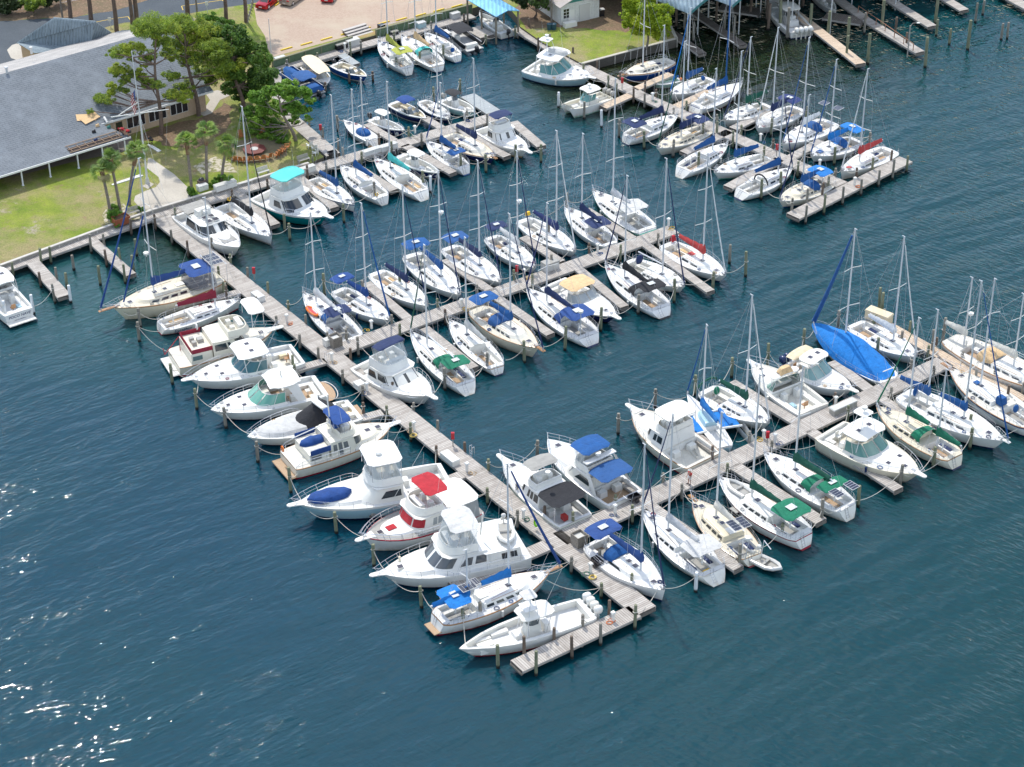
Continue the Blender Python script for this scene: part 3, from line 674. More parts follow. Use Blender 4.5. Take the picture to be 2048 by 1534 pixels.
def console(short, label, fr, bow, stern, hull='white', rail='white', boot='navy', deckc='white', B=None, ttop='white', ttk='hard', outb=2, outc='white', wellt=(.1, .93), cons=(.36, .5), extra=None, ff=None, fa=None, ws=.82, tz=2.1, tx=(.3, .58), stripe='white', raill=.3, text_=None):
    r, L = place(short, label, fr, bow, stern, ff or 1.2, fa or .95, 'm'); h = Hull(L, B or min(3.7, .24 * L + .7), ff or .95 + .045 * L, fa or .75 + .02 * L, 'open'); h.root = r
    h.hull(r, hull, rail, stripe, boot); h.deck(r, deckc, [(wellt[0], wellt[1], ws, .62, None)], 'white', deckc, 'white', inset=.2)
    w0 = h.B / 2; zf = h.z(.4) - .6; a, b_ = cons
    cb = Block(L * a, L * b_, w0 * .36, zf, zf + 1.15, (L * a, L * b_ - .3, w0 * .32), .5, 2.6, .03); cs = cb.build('console', gel('white'), r)
    wb_ = Block(L * a + .1, L * b_ - .35, w0 * .31, zf + 1.1, zf + 1.65, (L * a, L * b_ - .65, w0 * .28), .5, 2.6); g = G(); wb_.patch(g, -.9, 0, 0, 1, off=0, n=6); wb_.patch(g, 0, .9, 0, 1, off=0, n=6); g.build('windscreen', glassm((.08, .1, .11), .08, 'console_screen'), cs)
    if ttop:
        x0, x1 = tx[0] * L, tx[1] * L
        tp = (slab(x0, x1, w0 * .62, zf + tz, .09, .08, 5).build('t_top', gel(ttop), r, ang=50) if ttk == 'hard' else slab(x0, x1, w0 * .62, zf + tz, .04, .1, 6, droop=.05).build('t_top', canvas(ttop), r, ang=60))
        g = G()
        for x in (x0 + .3, x1 - .5):
            for sd_ in (1, -1): g.tube([(lerp(x, L * (a + b_) / 2, .3), sd_ * w0 * .42, zf), (x, sd_ * w0 * .5, zf + tz)], .035, 5)
        pieces(g, 't_top_frame', steel(), tp)
    seats(r, [(L * a - .7, 0, zf, .6, w0 * .7, .85), (L * b_ + .5, 0, zf, .7, w0 * .5, .45), (L * .8, 0, zf, L * .12, w0 * .4, .38)])
    g = G()
    for sd_ in (1, -1):
        for x in (L * .66, L * .8): g.box((x, sd_ * h.b(x / L) * .6, zf + .2), (L * .13, h.b(x / L) * .3, .4), 0)
    g.build('bow_bench', gel('white'), r)
    for k in range(outb): outboard(r, -.3, (k - (outb - 1) / 2) * .7, h.fa + .12, outc, 1.1 if L > 9 else .9)
    if raill: h.rail(r, .6, .98, raill, 'bow_rail', .1, 6, .022, mid=False)
    if text_: text_(r, h)
    if extra: extra(r, h)
    return r, h
# ------------------------------------------------------------ the fleet, basin by basin
def raft(r, h):
    g = G(); L = h.L
    g.tube([(L * .62 + 1.15 * math.cos(a), h.B * .3 + .36 * math.sin(a), h.z(.6) + .25) for a in [2 * math.pi * i / 14 for i in range(15)]], .13, 6, 0, caps=False); g.box((L * .62, h.B * .3, h.z(.6) + .2), (2.0, .6, .1), 0, 1)
    g.build('inflatable_kayak', [gel('orange'), gel('coral')], r)
def dinghy(par, x, y, z, L=2.8, W=1.5, rz=0, c='lgrey', name='dinghy', top=False, motor=True):
    g = G(); M = Matrix.Translation((x, y, z)) @ Matrix.Rotation(rz, 4, 'Z'); hw = W / 2
    pts = [(-L / 2, -hw * .8, 0), (L * .1, -hw * .85, 0), (L * .32, -hw * .6, .08), (L / 2, 0, .2), (L * .32, hw * .6, .08), (L * .1, hw * .85, 0), (-L / 2, hw * .8, 0)]
    g.tube([M @ Vector(p) for p in pts], .2, 7, 0)
    g.loft([[M @ Vector((-L * .4, -hw * .7, -.05)), M @ Vector((-L * .4, hw * .7, -.05))], [M @ Vector((L * .15, -hw * .75, -.05)), M @ Vector((L * .15, hw * .75, -.05))], [M @ Vector((L * .42, -.1, .02)), M @ Vector((L * .42, .1, .02))]], 1, False, (False, False))
    g.box(M @ Vector((-.1, 0, .15)), (.25, W * .7, .06), rz, 1)
    if top: g = G().tube([M @ Vector(p) for p in pts], .2, 7, 0)
    if par is None: return g
    o = g.build(name, [gel(c), gel('grey')], par)
    if motor: outboard(o, *(M @ Vector((-L / 2 - .05, 0, .35))), 'lgrey', .6)
    return o
def covboat(par, x, y, z, L=3.2, W=1.5, c='royal', name='tender_cover'):
    g = G(); rr = []
    for i in range(9):
        u = -1 + 2 * i / 8; ww = W / 2 * (1 - abs(u) ** 3) ** .6 + .03; hh = .62 * (1 - .5 * u * u) + .08 * math.sin(i * 2.1)
        rr.append([(x + L / 2 * u, y + ww * math.cos(math.pi * j / 6), z + hh * math.sin(math.pi * j / 6) ** .7) for j in range(7)])
    g.loft(rr, 0, True); return g.build(name, canvas(c), par, ang=60)

N_, W_ = 'navy', 'white'
# ---- north quay of the inner basin
def pontoon_x(short, label, fr, bow, stern, cc, ob=1, cov=False, w=2.6):
    r, L = place(short, label, fr, bow, stern, .8, .8, 'm')
    g = G()
    for y in (-w * .36, 0, w * .36): g.tube([(-.0, y, .1), (L * .9, y, .1), (L, y, .38)], .32, 8)
    g.build('pontoon', paint((.5, .52, .54), .3, .1, 'pontoon_metal', 1, .7), r)
    g = G(); g.box((L / 2, 0, .58), (L * .98, w, .1), 0, 0); g.build('deck', nonskid('lgrey'), r)
    g = G()
    for y in (-w / 2 + .05, w / 2 - .05): g.box((L * .5, y, .98), (L * .86, .05, .7), 0, 0)
    g.box((L * .93, 0, .98), (.05, w - .1, .7)); g.build('side_panel', [gel('black' if not cov else 'blue')], r)
    g = G()
    for y in (-w / 2 + .05, w / 2 - .05): g.tube([(L * .07, y, 1.36), (L * .93, y, 1.36)], .035, 5)
    g.build('rail', steel(), r)
    seats(r, [(L * .8, w * .3, .63, 1.6, .6, .5), (L * .8, -w * .3, .63, 1.6, .6, .5), (L * .15, 0, .63, .7, w * .7, .5), (L * .45, w * .3, .63, .6, .6, 1.0)], 'white')
    if cov:
        Block(L * .45, L * .98, w * .52, .9, 1.65, (L * .5, L * .9, w * .2), .5, 2.2, .15).build('mooring_cover', canvas(cc), r)
        canopy(r, L * .2, L * .52, w * .5, 2.2, 1.3, cc, 'bimini', .2)
        Block(L * .02, L * .25, w * .5, .9, 1.5, (L * .05, L * .22, w * .3), .5, 3, .12).build('mooring_cover', canvas(cc), r)
    else: canopy(r, L * .3, L * .72, w * .52, 2.35, 1.3, cc, 'bimini', .28)
    outboard(r, -.25, 0, .75, 'blk', .95)
pontoon_x('blue covered pontoon boat', 'pontoon boat under bright blue mooring covers, half hidden by the green tree', 'A', (190, 410), (395, 545), 'blue', cov=True)

def launch_x():
    r, L = place('cream canopied launch', 'white electric launch with a long cream canopy roof and clear sides', 'A', (455, 485), (330, 372), .95, .8, 'm')
    h = Hull(L, 2.6, .95, .8, 'trawl'); h.hull(r, W_, W_, W_, 'white'); h.deck(r, W_, [(.08, .78, .8, .5, .5)], sole='teak', seat='cream')
    Block(L * .12, L * .82, .98, .8, 2.0, (L * .14, L * .8, .9), .6, 2.4).geom(roof=False).build('clear_enclosure', vinyl(), r)
    t = slab(L * .05, L * .88, 1.12, 2.05, .05, .16, 4).build('canopy_roof', paint(COL['beige'], .6, .1, 'cream_roof'), r, ang=60)
    g = G()
    for i in range(5):
        for s_ in (1, -1): g.tube([(L * (.12 + .17 * i), s_ * 1.0, .8), (L * (.12 + .17 * i), s_ * 1.02, 2.05)], .025, 4)
    g.build('canopy_post', gel('white'), t)
launch_x()

def runabout(short, label, fr, bow, stern, hull, bimc=None, B=2.5, stripe='white', ob=0, arch=False):
    r, L = place(short, label, fr, bow, stern, 1.0, .85, 'm'); h = Hull(L, B, 1.1, .85, 'open'); h.hull(r, hull, W_, stripe, W_)
    h.deck(r, W_, [(.08, .56, .84, .6, .55), (.66, .93, .7, .5, .5)], sole='lgrey', seat='cream', inset=.16)
    ws = Block(L * .5, L * .7, B * .4, h.z(.6) + .04, h.z(.6) + .5, (L * .48, L * .62, B * .36), .4, 2.2); g = G()
    for a, b_ in ((-.95, -.4), (-.38, -.08), (.08, .38), (.4, .95)): ws.patch(g, a, b_, 0, 1, off=0)
    g.build('windscreen', glassm((.07, .09, .1), .08, 'runabout_screen'), r)
    seats(r, [(L * .42, B * .2, .4, .5, .5, .6), (L * .42, -B * .2, .4, .5, .5, .6), (L * .04, 0, .8, .5, B * .5, .14)], 'white')
    if bimc: canopy(r, L * .24, L * .54, B * .42, 2.3, .9, bimc, 'bimini', .25)
    if ob: outboard(r, -.25, 0, .8, 'blk', .95)
    if arch: g = G(); g.tube([(L * .25, -B * .42, .9), (L * .3, -B * .38, 2.2), (L * .3, B * .38, 2.2), (L * .25, B * .42, .9)], .05, 6); g.build('wakeboard_tower', steel(), r)
    return r, h
runabout('royal blue runabout', 'white and royal blue bowrider with an open cockpit beside the north quay', 'A', (684, 450), (500, 372), 'hullblue', stripe='hullblue', ob=1, arch=True)
sail('sloop with lime bimini', 'white sloop with lime green bimini, hood and boom cover at the north quay', 'A', (752, 235), (922, 390), -38, cov='lime', bim='lime', dod=None, boot=W_, mt=.66, wins=2, hat=2)
sail('sloop with mint dodger', 'white sloop with mint dodger and tan boom cover at the north quay', 'A', (888, 205), (1100, 375), -40, cov='tan', dod='teal', mt=.6, well=(.06, .32), stripe='tan')
sail('sloop with blue wheel cover', 'white sloop with blue boom cover and round blue wheel cover by the quay', 'A', (1022, 183), (1208, 318), -60, cov='blue', mt=.62, boot='blue', bim=None, extra=lambda r, h: G().ball((h.L * .12, 0, h.fa + .5), .36, 8, 5, 0, (.5, 1, 1)).build('wheel_cover', canvas('blue'), r))
pontoon_x('black topped deck boat', 'black and white tritoon boat with a black bimini at the north quay', 'A', (1150, 165), (1320, 285), 'black', w=2.7)
console('bay boat under the blue shed roof', 'white bay boat with a dark outboard on the lift under the blue metal roof', 'A', (1342, 75), (1505, 190), ttop=None, outb=1, outc='blk', hull='white', B=2.6)
express('tower express at the lawn', 'white convertible fishing yacht with a half tower beside the small lawn', 'A', (1995, 447), (1645, 372), hull='paleblue', rail='white', stripe='white', top='hard', ht=(.2, .56), wind=(.3, .64), tower=True, tpos=.18, hz=2.25, wh=1.1, glass=(.08, .24, .23), wellt=(.03, .25), hatches=3, B=5.3, extra=lambda r, h: covboat(r, h.L * .42, .5, h.z(.5) + 2.4, 3.2, 1.5, 'lgrey', 'covered_tender'), rail0=.6, pulpit=True, trunk=True)

def powercat():
    r, L = place('twin hulled fishing boat', 'white power catamaran with hardtop and three grey outboards', 'X', (510, 1235), (985, 1075), 1.3, 1.1, 'm'); W = 3.0
    for y in (-.85, .85):
        h = Hull(L, 1.3, 1.5, 1.0, 'open'); g = h.hull(r, 'white', W_, W_, 'mint'); g.location = (0, y, 0)
    g = G(); fl, wl_, tp = [], [], []
    for t, b_ in ((0, 1.45), (.3, 1.5), (.55, 1.5), (.75, 1.4), (.9, 1.15)): fl.append([(L * t, -b_ + .25, .75), (L * t, b_ - .25, .75)]); tp.append([(L * t, -b_ + .02, 1.02 + .5 * t * t), (L * t, -b_ + .26, 1.04 + .5 * t * t), (L * t, -b_ + .26, .72), (L * t, b_ - .26, .72), (L * t, b_ - .26, 1.04 + .5 * t * t), (L * t, b_ - .02, 1.02 + .5 * t * t)])
    g.loft(tp, 0, False, (False, False)); g.poly([tp[-1][0], tp[-1][5], tp[-1][4], tp[-1][3], tp[-1][2], tp[-1][1]]); g.box((.05, 0, .9), (.1, 2.6, .4)); g.build('deck', gel('ivory'), r)
    cb = Block(L * .34, L * .66, .95, .75, 1.5, (L * .36, L * .58, .8), .5, 2.4); cs = cb.build('console', gel('white'), r)
    ws = Block(L * .36, L * .6, .85, 1.5, 2.3, (L * .34, L * .52, .78), .5, 2.4); g = G()
    for a, b_ in ((-.95, -.5), (-.48, -.02), (.02, .48), (.5, .95)): ws.patch(g, a, b_, 0, 1, off=0)
    g.build('windscreen', glassm((.12, .3, .28), .08, 'cat_glass'), cs)
    t_ = slab(L * .24, L * .56, 1.1, 2.85, .1, .1, 5).build('hardtop', gel('white'), r, ang=50); g = G()
    for x in (.3, .52):
        for y in (-.95, .95): g.tube([(L * x, y, .9), (L * x, y, 2.85)], .035, 5)
    pieces(g, 'hardtop_support', steel(), t_); radome(t_, L * .42, 0, 3.3, .26)
    seats(r, [(L * .3, 0, .75, .6, 1.4, .6), (L * .75, 0, .75, 1.0, 1.2, .4)])
    for k in (-1, 0, 1): outboard(r, -.3, k * .72, 1.05, 'grey', 1.05)
    for y in (-1.2, 1.2): antenna(r, L * .3, y, 1.1, 3.5, 2.0, 'fishing_rod', .02)
powercat()

# ---- inner pier, basin side
def cocover(r, h): covboat(r, h.L * .32, 0, h.z(.3) - .05, h.L * .34, h.B * .66, 'blue', 'cockpit_cover')
sail('daysailer with blue cockpit cover', 'small white daysailer with a bright blue cockpit cover facing the inner pier', 'A', (548, 700), (718, 815), 157, kind='racer', cov=None, bridge=1, well=None, trunk=None, hat=1, mt=.32, extra=cocover, B=2.4, fa=.75, ff=.95, lines=False, nspr=1, boot='white')
console('white T-top with navy hull side', 'open fishing boat, flat white top and navy hull, north of the inner pier', 'A', (905, 762), (712, 690), hull='hullnavy', rail='white', stripe='white', outb=1, outc='blk', tx=(.18, .5), cons=(.3, .44))
runabout('bowrider with round blue bimini', 'white bowrider with a small domed blue bimini north of the inner pier', 'A', (1030, 695), (838, 600), 'hullnavy', 'royal', stripe='white', ob=0)
sail('small navy hulled sloop', 'small sloop with white deck and dark navy hull north of the inner pier', 'A', (1172, 695), (1005, 590), 92, hull='hullnavy', B=2.5, ff=1.0, fa=.85, nspr=1, wins=2, cov=None, bridge=1, well=(.06, .38), steer=False)
console('pale aqua console boat', 'pale aqua open fishing boat with a black framed top and one outboard', 'A', (1318, 655), (1140, 575), hull='palesea', ttop='black', ttk='soft', outb=1, outc='grey', tx=(.12, .46), cons=(.3, .44), B=2.8)
flybridge('cruiser with navy bimini', 'white flybridge cruiser with navy bimini and beige aft curtain at the pier end', 'A', (1622, 880), (1372, 745), B=3.6, topk='bimini', topc='navy', encl=False, house=(.3, .62), hh=1.35, bridge=(.3, .5), bz=.7, outr=False, boot='tan', hull='white', stripe='white', front=[(-.42, .42, .25, .85)], side=[(.95, .6, .3, .75)], ff=1.5, fa=1.1, antennas=0, hatches=1, bow_cover=None)
# ---- inner pier, south side
sail('sloop with blue dodger by the pier', 'old white sloop with sky blue boom cover and dodger south of the inner pier', 'A', (1030, 818), (1256, 972), 166, cov='blue', bim='blue', jib='royal', mt=.58, wins=4, nspr=1, boot='blue', bimx=(.12, .3), bimz=1.6)
sail('navy cutter with teak rails', 'navy hulled cutter with cream deck and long navy sail cover', 'A', (1432, 922), (1150, 778), 118, hull='hullnavy', rail='teak', deckc='cream', trunk='ivory', cov='navy', jib=None, mt=.6, B=3.7, th=.5, boot='white', wins=5, hw=.66, sprit=.3)
console('navy hulled white T-top', 'navy hulled open fishing boat with white hardtop and twin dark outboards', 'A', (1110, 1015), (868, 908), hull='hullnavy', outb=2, outc='blk', tx=(.3, .58), cons=(.36, .5), boot='white', stripe='white')
sail('racing sloop with blue foredeck stripe', 'white racing sloop with blue stripe and bright blue boom cover', 'A', (612, 1195), (358, 1040), 192, kind='racer', cov='blue', mt=.6, stripe='royal', trunk='white', th=.28, well=(.03, .38), hat=2, nspr=1)
sail('sloop with yellow horseshoe buoy', 'white sloop with blue boom cover and yellow buoy on its pushpit', 'A', (528, 962), (775, 1145), 180, cov='blue', mt=.62, jib=None, boot='white', hat=1, wins=4, extra=lambda r, h: G().tube([(.2, h.b(0) * .8 + .2 * math.cos(a), h.fa + .5 + .25 * math.sin(a)) for a in (2.2, 3.4, 4.7, 6, 7.2)], .07, 6).build('horseshoe_buoy', gel('yellow'), r))
sail('sloop with mint boom cover', 'white sloop with a long mint green boom cover by the inner pier', 'A', (725, 920), (998, 1112), 164, cov='teal', mt=.64, boot='white', well=(.03, .38), hat=2, nspr=0, kind='racer')
# ---- boardwalk row
def tealx(r, h): pass
flybridge('teal sport fisher', 'big teal hulled sport fisher with mint hardtop and clear curtains', 'A', (452, 1262), (82, 1120), hull='deepteal', boot='black', topc='teal', B=5.0, house=(.3, .7), hh=1.5, fs=.14, bridge=(.3, .54), bz=.8, tophz=2.3, front=[(-.46, -.02, .12, .9), (.02, .46, .12, .9)], side=[(.82, .52, .25, .72, -.04, .0)], outr=False, wellt=(.03, .28), pulpit=True, rail='white', antennas=2, hatches=2)
sail('racer with black sail cover', 'white racing sloop with black boom cover and black furled headsail', 'Z', (1592, 1385), (1302, 1192), 214, kind='racer', cov='black', jib='black', mt=.6, th=.25, well=(.03, .4), boot='grey', stripe='white', text_=None, extra=lambda r, h: G().tube([(.1, h.b(0) * .8 + .25 * math.cos(a), h.fa + .6 + .25 * math.sin(a)) for a in (2.2, 3.4, 4.7, 6, 7.2)], .1, 6).build('horseshoe_buoy', gel('yellow'), r))
def moderncruise(r, h):
    L = h.L; z = h.z(.5); hatch(r, L * .52, .45, z + 1.42, .7); hatch(r, L * .52, -.45, z + 1.42, .7); hatch(r, L * .44, .45, z + 1.44, .55); hatch(r, L * .44, -.45, z + 1.44, .55)
    g = G(); g.box((L * .78, 0, z + .38), (1.6, 1.7, .1)); g.box((L * .86, 0, z + .3), (.6, 1.2, .1)); g.build('sun_pad', canvas('grey'), r); radome(r, L * .4, 0, z + 1.85, .26)
    g = G()
    for s_ in (1, -1): g.tube([(L * .04, s_ * h.B * .42, z + .05), (L * .12, s_ * h.B * .4, z + 1.5), (L * .34, s_ * h.B * .36, z + 1.45)], .05, 6)
    g.box((L * .2, 0, z + 1.5), (L * .18, h.B * .72, .03)); g.build('aft_shade', canvas('grey'), r)
flybridge('modern cruiser with black windows', 'sleek white cruiser with dark skylights and wraparound black windows', 'Z', (1402, 1452), (1085, 1235), B=4.1, house=(.26, .68), hh=1.3, fs=.12, bridge=(.3, .42), bz=.12, topk=None, encl=False, trunk=True, hatches=0, front=[(-.48, -.03, .25, .92), (.03, .48, .25, .92)], side=[(.97, .52, .2, .85, -.02, .02)], outr=False, antennas=0, extra=moderncruise, stripe='white', boot='navy', plat='teak', rail0=.45, pulpit=False)

# ---- west side of the main dock
def ketchx(r, h):
    z = h.fa; w0 = h.B / 2
    Block(h.L * .10, h.L * .34, w0 * .78, z + .3, z + 1.85, (h.L * .12, h.L * .32, w0 * .7), .5, 2.6).geom(roof=False, f0=.02, f1=.98).build('clear_enclosure', vinyl('smoked_vinyl', (.12, .13, .16), .7), r)
    panel(r, h.L * .055, -.85, z + 2.45, 1.6, .75); panel(r, h.L * .055, .0, z + 2.5, 1.6, .75); panel(r, h.L * .055, .85, z + 2.45, 1.6, .75)
    g = G(); g.tube([(-.1, -w0 * .7, z), (-.1, -w0 * .7, z + 2.4), (-.1, w0 * .7, z + 2.4), (-.1, w0 * .7, z)], .04, 5); g.tube([(1.4, -w0 * .8, z), (1.4, -w0 * .7, z + 2.4), (1.4, w0 * .7, z + 2.4), (1.4, w0 * .8, z)], .04, 5); g.build('stern_arch', steel(), r)
    g = G(); g.tube([(h.L * .9, 0, h.z(.9) + .3), (h.L * .64, 0, h.z(.9) + 10)], .09, 6); g.build('staysail', canvas('royal'), r)
sail('big cream cutter', 'large cream cutter with royal blue boom cover and solar panels on its arch', 'L', (770, 902), (1500, 690), 318, B=4.7, hull='cream', rail='teak', stripe='cream', boot='cream', deckc='cream', trunk='cream', cov='royal', dod=None, bim='royal', jib='royal', mt=.62, sprit=1.6, ff=2.0, fa=1.7, wins=6, th=.45, tt=(.34, .84), well=(.08, .32), radar=.3, extra=ketchx, jibr=.1, bimx=(.1, .33), bimz=2.05, hat=3, boomt=.3)
sail('sloop with red sail cover', 'white racing sloop with crimson boom cover and dark lettering on its quarter', 'L', (1640, 838), (1095, 1015), 395, kind='racer', cov='maroon', mt=.68, boot='maroon', th=.3, hat=2, well=(.03, .36), nspr=0, tr=.3, deckc='white', extra=lambda r, h: sidetext(r, h, 'Excalibur', 'navy', .2, .55, 1 if False else -1), longwin=False, wins=3)
def aftcabin(r, h):
    L = h.L; w0 = h.B / 2; z = h.fa; 
    ab = Block(L * .12, L * .34, w0 * .9, z, z + 1.25, (L * .12, L * .34, w0 * .86), .6, 6); a_ = ab.build('aft_cabin', gel('ivory'), r); ab.windows(a_, [(.95, .6, .35, .75)], glassm((.1, .17, .17), .1, 'aft_glass'), 'cabin_window')
    g = G()
    for s_ in (1, -1): g.box((L * .23, s_ * w0 * .86, z + 1.5), (L * .2, .05, .5))
    g.box((L * .13, 0, z + 1.5), (.05, w0 * 1.6, .5)); pieces(g, 'weather_cloth', canvas('maroon'), a_)
    g = G(); g.tube([(L * .3, w0 * .9 + .3 * math.cos(a), z + 1.9 + .3 * math.sin(a)) for a in [2 * math.pi * i / 12 for i in range(13)]], .09, 6); g.build('life_ring', gel('white'), r)
    seats(r, [(L * .2, .5, z + 1.25, .5, .5, .5), (L * .2, -.4, z + 1.25, .5, .5, .5), (L * .27, .1, z + 1.25, .7, .7, .45)], 'grey', 'deck_chair')
    g = G(); g.tube([(-.6, w0 * .5, z), (L * .1, w0 * .5, z + 1.8), (L * .1, w0 * .5, z)], .05, 5); g.tube([(-.6, w0 * .5, z + .1), (-.7, w0 * .5, z + .8)], .04, 5); g.build('davit', paint(COL['red'], .5, .1, 'davit_red'), r)
flybridge('aft cabin cruiser with maroon cloths', 'ivory aft cabin motor yacht with maroon weather cloths and life ring', 'B', (850, 330), (160, 530), hull='ivory', rail='teak', stripe='ivory', boot='maroon', deckc='ivory', housec='ivory', B=4.5, house=(.34, .72), hh=1.7, bridge=(.5, .74), bz=.8, topk='hard', topc='white', topx=(.72, .88), tophz=2.2, encl=False, wellt=None, extra=aftcabin, outr=False, side=[(.95, .62, .4, .8, 0, 0), (.58, .5, .4, .8)], hatches=1, antennas=1, plat='white', trunk=True)
express('express with green side glass', 'white express yacht with hardtop, fish tower poles and open beige cockpit', 'B', (262, 672), (1010, 500), top='hard', ht=(.3, .58), wind=(.34, .62), glass=(.05, .15, .17), wellt=(.03, .3), B=4.6, hatches=3, outr=True, rail0=.52, ff=1.75, fa=1.4, sole='ivory')
def radoval(r, h):
    z = h.z(.5); slab(h.L * .22, h.L * .5, h.B * .4, z + 1.95, .14, .22, 2.6).build('hardtop', gel('white'), r, ang=50); g = G()
    for s_ in (1, -1): g.loft([[(h.L * .2 + q, s_ * h.B * .44, z) for q in (0, .9)], [(h.L * .26 + q, s_ * h.B * .34, z + 1.95) for q in (0, 1.2)]], 0, False, (False, False))
    g.build('hardtop_support', gel('white'), r); g = G(); g.tube([(h.L * .36, -.5, z + 2.5), (h.L * .36, .5, z + 2.5)], .05, 5); g.tube([(h.L * .36, 0, z + 2.2), (h.L * .36, 0, z + 2.9)], .08, 6); g.build('radar_mast', gel('white'), r)
    g = G(); g.tube([(-.62 + .9 * math.cos(a), h.B * .38 * math.sin(a), .42) for a in [math.pi * (.5 + i / 12) for i in range(13)]], .05, 5, 1); g.poly([(.3, h.B * .42, .44)] + [(-.3 + .95 * math.cos(a), h.B * .41 * math.sin(a), .44) for a in [math.pi * (.5 + i / 12) for i in range(13)]] + [(.3, -h.B * .42, .44)]); g.build('swim_platform', [planks(), gel('white')], r)
express('express with oval hardtop', 'white express cruiser with oval hardtop, aqua glass and round teak swim platform', 'B', (412, 885), (1170, 715), top=None, wind=(.38, .68), glass=(.14, .36, .28), wellt=(.04, .34), B=4.5, hatches=3, extra=radoval, rail0=.5, sole='teak', ff=1.6, fa=1.3, pulpit=False, raill=1.05)
def archx(r, h):
    z = h.z(.5); g = G()
    for s_ in (1, -1): g.loft([[(h.L * .2 + q, s_ * h.B * .47, z) for q in (0, .8)], [(h.L * .3 + q, s_ * h.B * .3, z + 2.0) for q in (0, .6)]], 0, False, (False, False))
    g.loft([[(h.L * .3, -h.B * .3, z + 2), (h.L * .3 + .7, -h.B * .3, z + 2), (h.L * .3 + .7, -h.B * .3, z + 2.15), (h.L * .3, -h.B * .3, z + 2.15)], [(h.L * .34, 0, z + 2.2), (h.L * .34 + .7, 0, z + 2.2), (h.L * .34 + .7, 0, z + 2.35), (h.L * .34, 0, z + 2.35)], [(h.L * .3, h.B * .3, z + 2), (h.L * .3 + .7, h.B * .3, z + 2), (h.L * .3 + .7, h.B * .3, z + 2.15), (h.L * .3, h.B * .3, z + 2.15)]], 0, True); g.build('radar_arch', gel('white'), r)
    Block(h.L * .5, h.L * .93, h.B * .36, z + .1, z + .42, (h.L * .5, h.L * .88, h.B * .3), .3, 2, .1).build('foredeck_cover', canvas('lgrey'), r)
express('cruiser under a black cover', 'white cruiser with white arch and its cockpit under a black canvas cover', 'B', (662, 1068), (1400, 880), wind=(.4, .68), cover=('black', .14, .62), wellt=(.04, .12), B=4.3, hatches=0, trunk=False, extra=archx, rail0=.45, plat='teak', ff=1.5, fa=1.2, pulpit=False)
def trawlx(r, h):
    L = h.L; z = h.fa; w0 = h.B / 2; ab = Block(L * .14, L * .34, w0 * .78, z, z + 1.0, (L * .14, L * .34, w0 * .74), .6, 6); a_ = ab.build('aft_cabin', gel('ivory'), r); ab.windows(a_, [(.95, .55, .3, .75)], glassm((.2, .2, .19), .1, 'curtained_glass'), 'cabin_window')
    g = G(); 
    for s_ in (1, -1): g.box((L * .24, s_ * w0 * .8, z + 1.25), (L * .19, .05, .6))
    pieces(g, 'weather_cloth', canvas('royal'), a_); covboat(r, L * .25, .3, z + 1.0, 2.8, 1.3, 'royal', 'tarp'); g = G(); g.tube([(L * .42, 0, z + 1.8), (L * .40, 0, z + 6)], .07, 6); g.tube([(L * .42, 0, z + 3.0), (L * .05, 0, z + 2.4)], .05, 6); g.build('mast', gel('white'), r)
    for k in (0, 1): seats(r, [(L * .45, -.4 + .8 * k, z + 2.4, .6, .5, .6)], 'royal', 'covered_seat')
    g = G(); g.tube([(-.1, .9 + .28 * math.cos(a), z + .9 + .28 * math.sin(a)) for a in [2 * math.pi * i / 12 for i in range(13)]], .07, 6); g.build('life_ring', gel('orange'), r)
    h.rail(r, .005, .5, .8, 'side_rail', .07, 9, .03)
flybridge('trawler with royal blue canvas', 'ivory trawler with royal blue bimini, teak rails and stacked life jackets', 'B', (1650, 980), (940, 1230), hull='ivory', rail='teak', stripe='ivory', boot='maroon', deckc='ivory', housec='ivory', B=4.3, house=(.34, .68), hh=1.6, fs=.04, bridge=(.44, .62), bz=.6, topk='bimini', topc='royal', topx=(.4, .56), tophz=2.0, encl=False, wellt=None, trunk=True, kind='trawl', side=[(.94, .84, .4, .8), (.8, .7, .05, .85), (.66, .54, .4, .8)], wcol=(.16, .17, .17), extra=trawlx, outr=False, plat='teak', sole='teak', antennas=1, ff=1.6, fa=1.25)
flybridge('big white sport fisher', 'big white sport fisher with royal blue covered tender on its foredeck', 'C', (150, 705), (1180, 520), hull='paleblue', rail='white', B=5.2, house=(.34, .66), hh=1.6, fs=.13, bridge=(.34, .56), bz=.85, tophz=2.5, encl=True, wellt=(.03, .3), extra=lambda r, h: (covboat(r, h.L * .79, h.B * .02, h.z(.8) + .3, 4.4, 1.9), radome(r, h.L * .46, .3, h.z(.5) + 4.4, .3)), front=[], side=[(.95, .5, .34, .74, -.02, .03)], hatches=0, ff=2.1, fa=1.6, pulpit=True, antennas=2)
def redwin(r, h):
    L = h.L; w0 = h.B / 2; zd = h.z(.45); hb = Block(L * .3, L * .66, w0 * .84, zd - .1, zd + 1.65, (L * .3, L * .6, w0 * .74), .55, 2.8)
    for a, b_ in ((-.4, -.15), (-.12, .12), (.15, .4)): g = G(); hb.patch(g, a, b_, .42, .86, off=.04); g.build('window_cover', canvas('red'), r)
def redx(r, h):
    L = h.L; z = h.z(.45); w0 = h.B / 2
    Block(L * .05, L * .3, w0 * .9, h.fa, h.fa + 1.9, (L * .06, L * .3, w0 * .82), .6, 5, .1).geom(roof=False).build('aft_enclosure', vinyl('aft_vinyl', (.4, .42, .42), .8), r); slab(L * .03, L * .32, w0 * .9, h.fa + 1.95, .08, .12, 5).build('aft_roof', gel('white'), r)
    h.rail(r, .3, 1.0, .7, 'side_rail', .06, 11, .035, fwd=.4)
    g = G(); g.box((L * .76, 0, z + .5), (.9, .7, .12)); g.build('hatch_cover', canvas('red'), r)
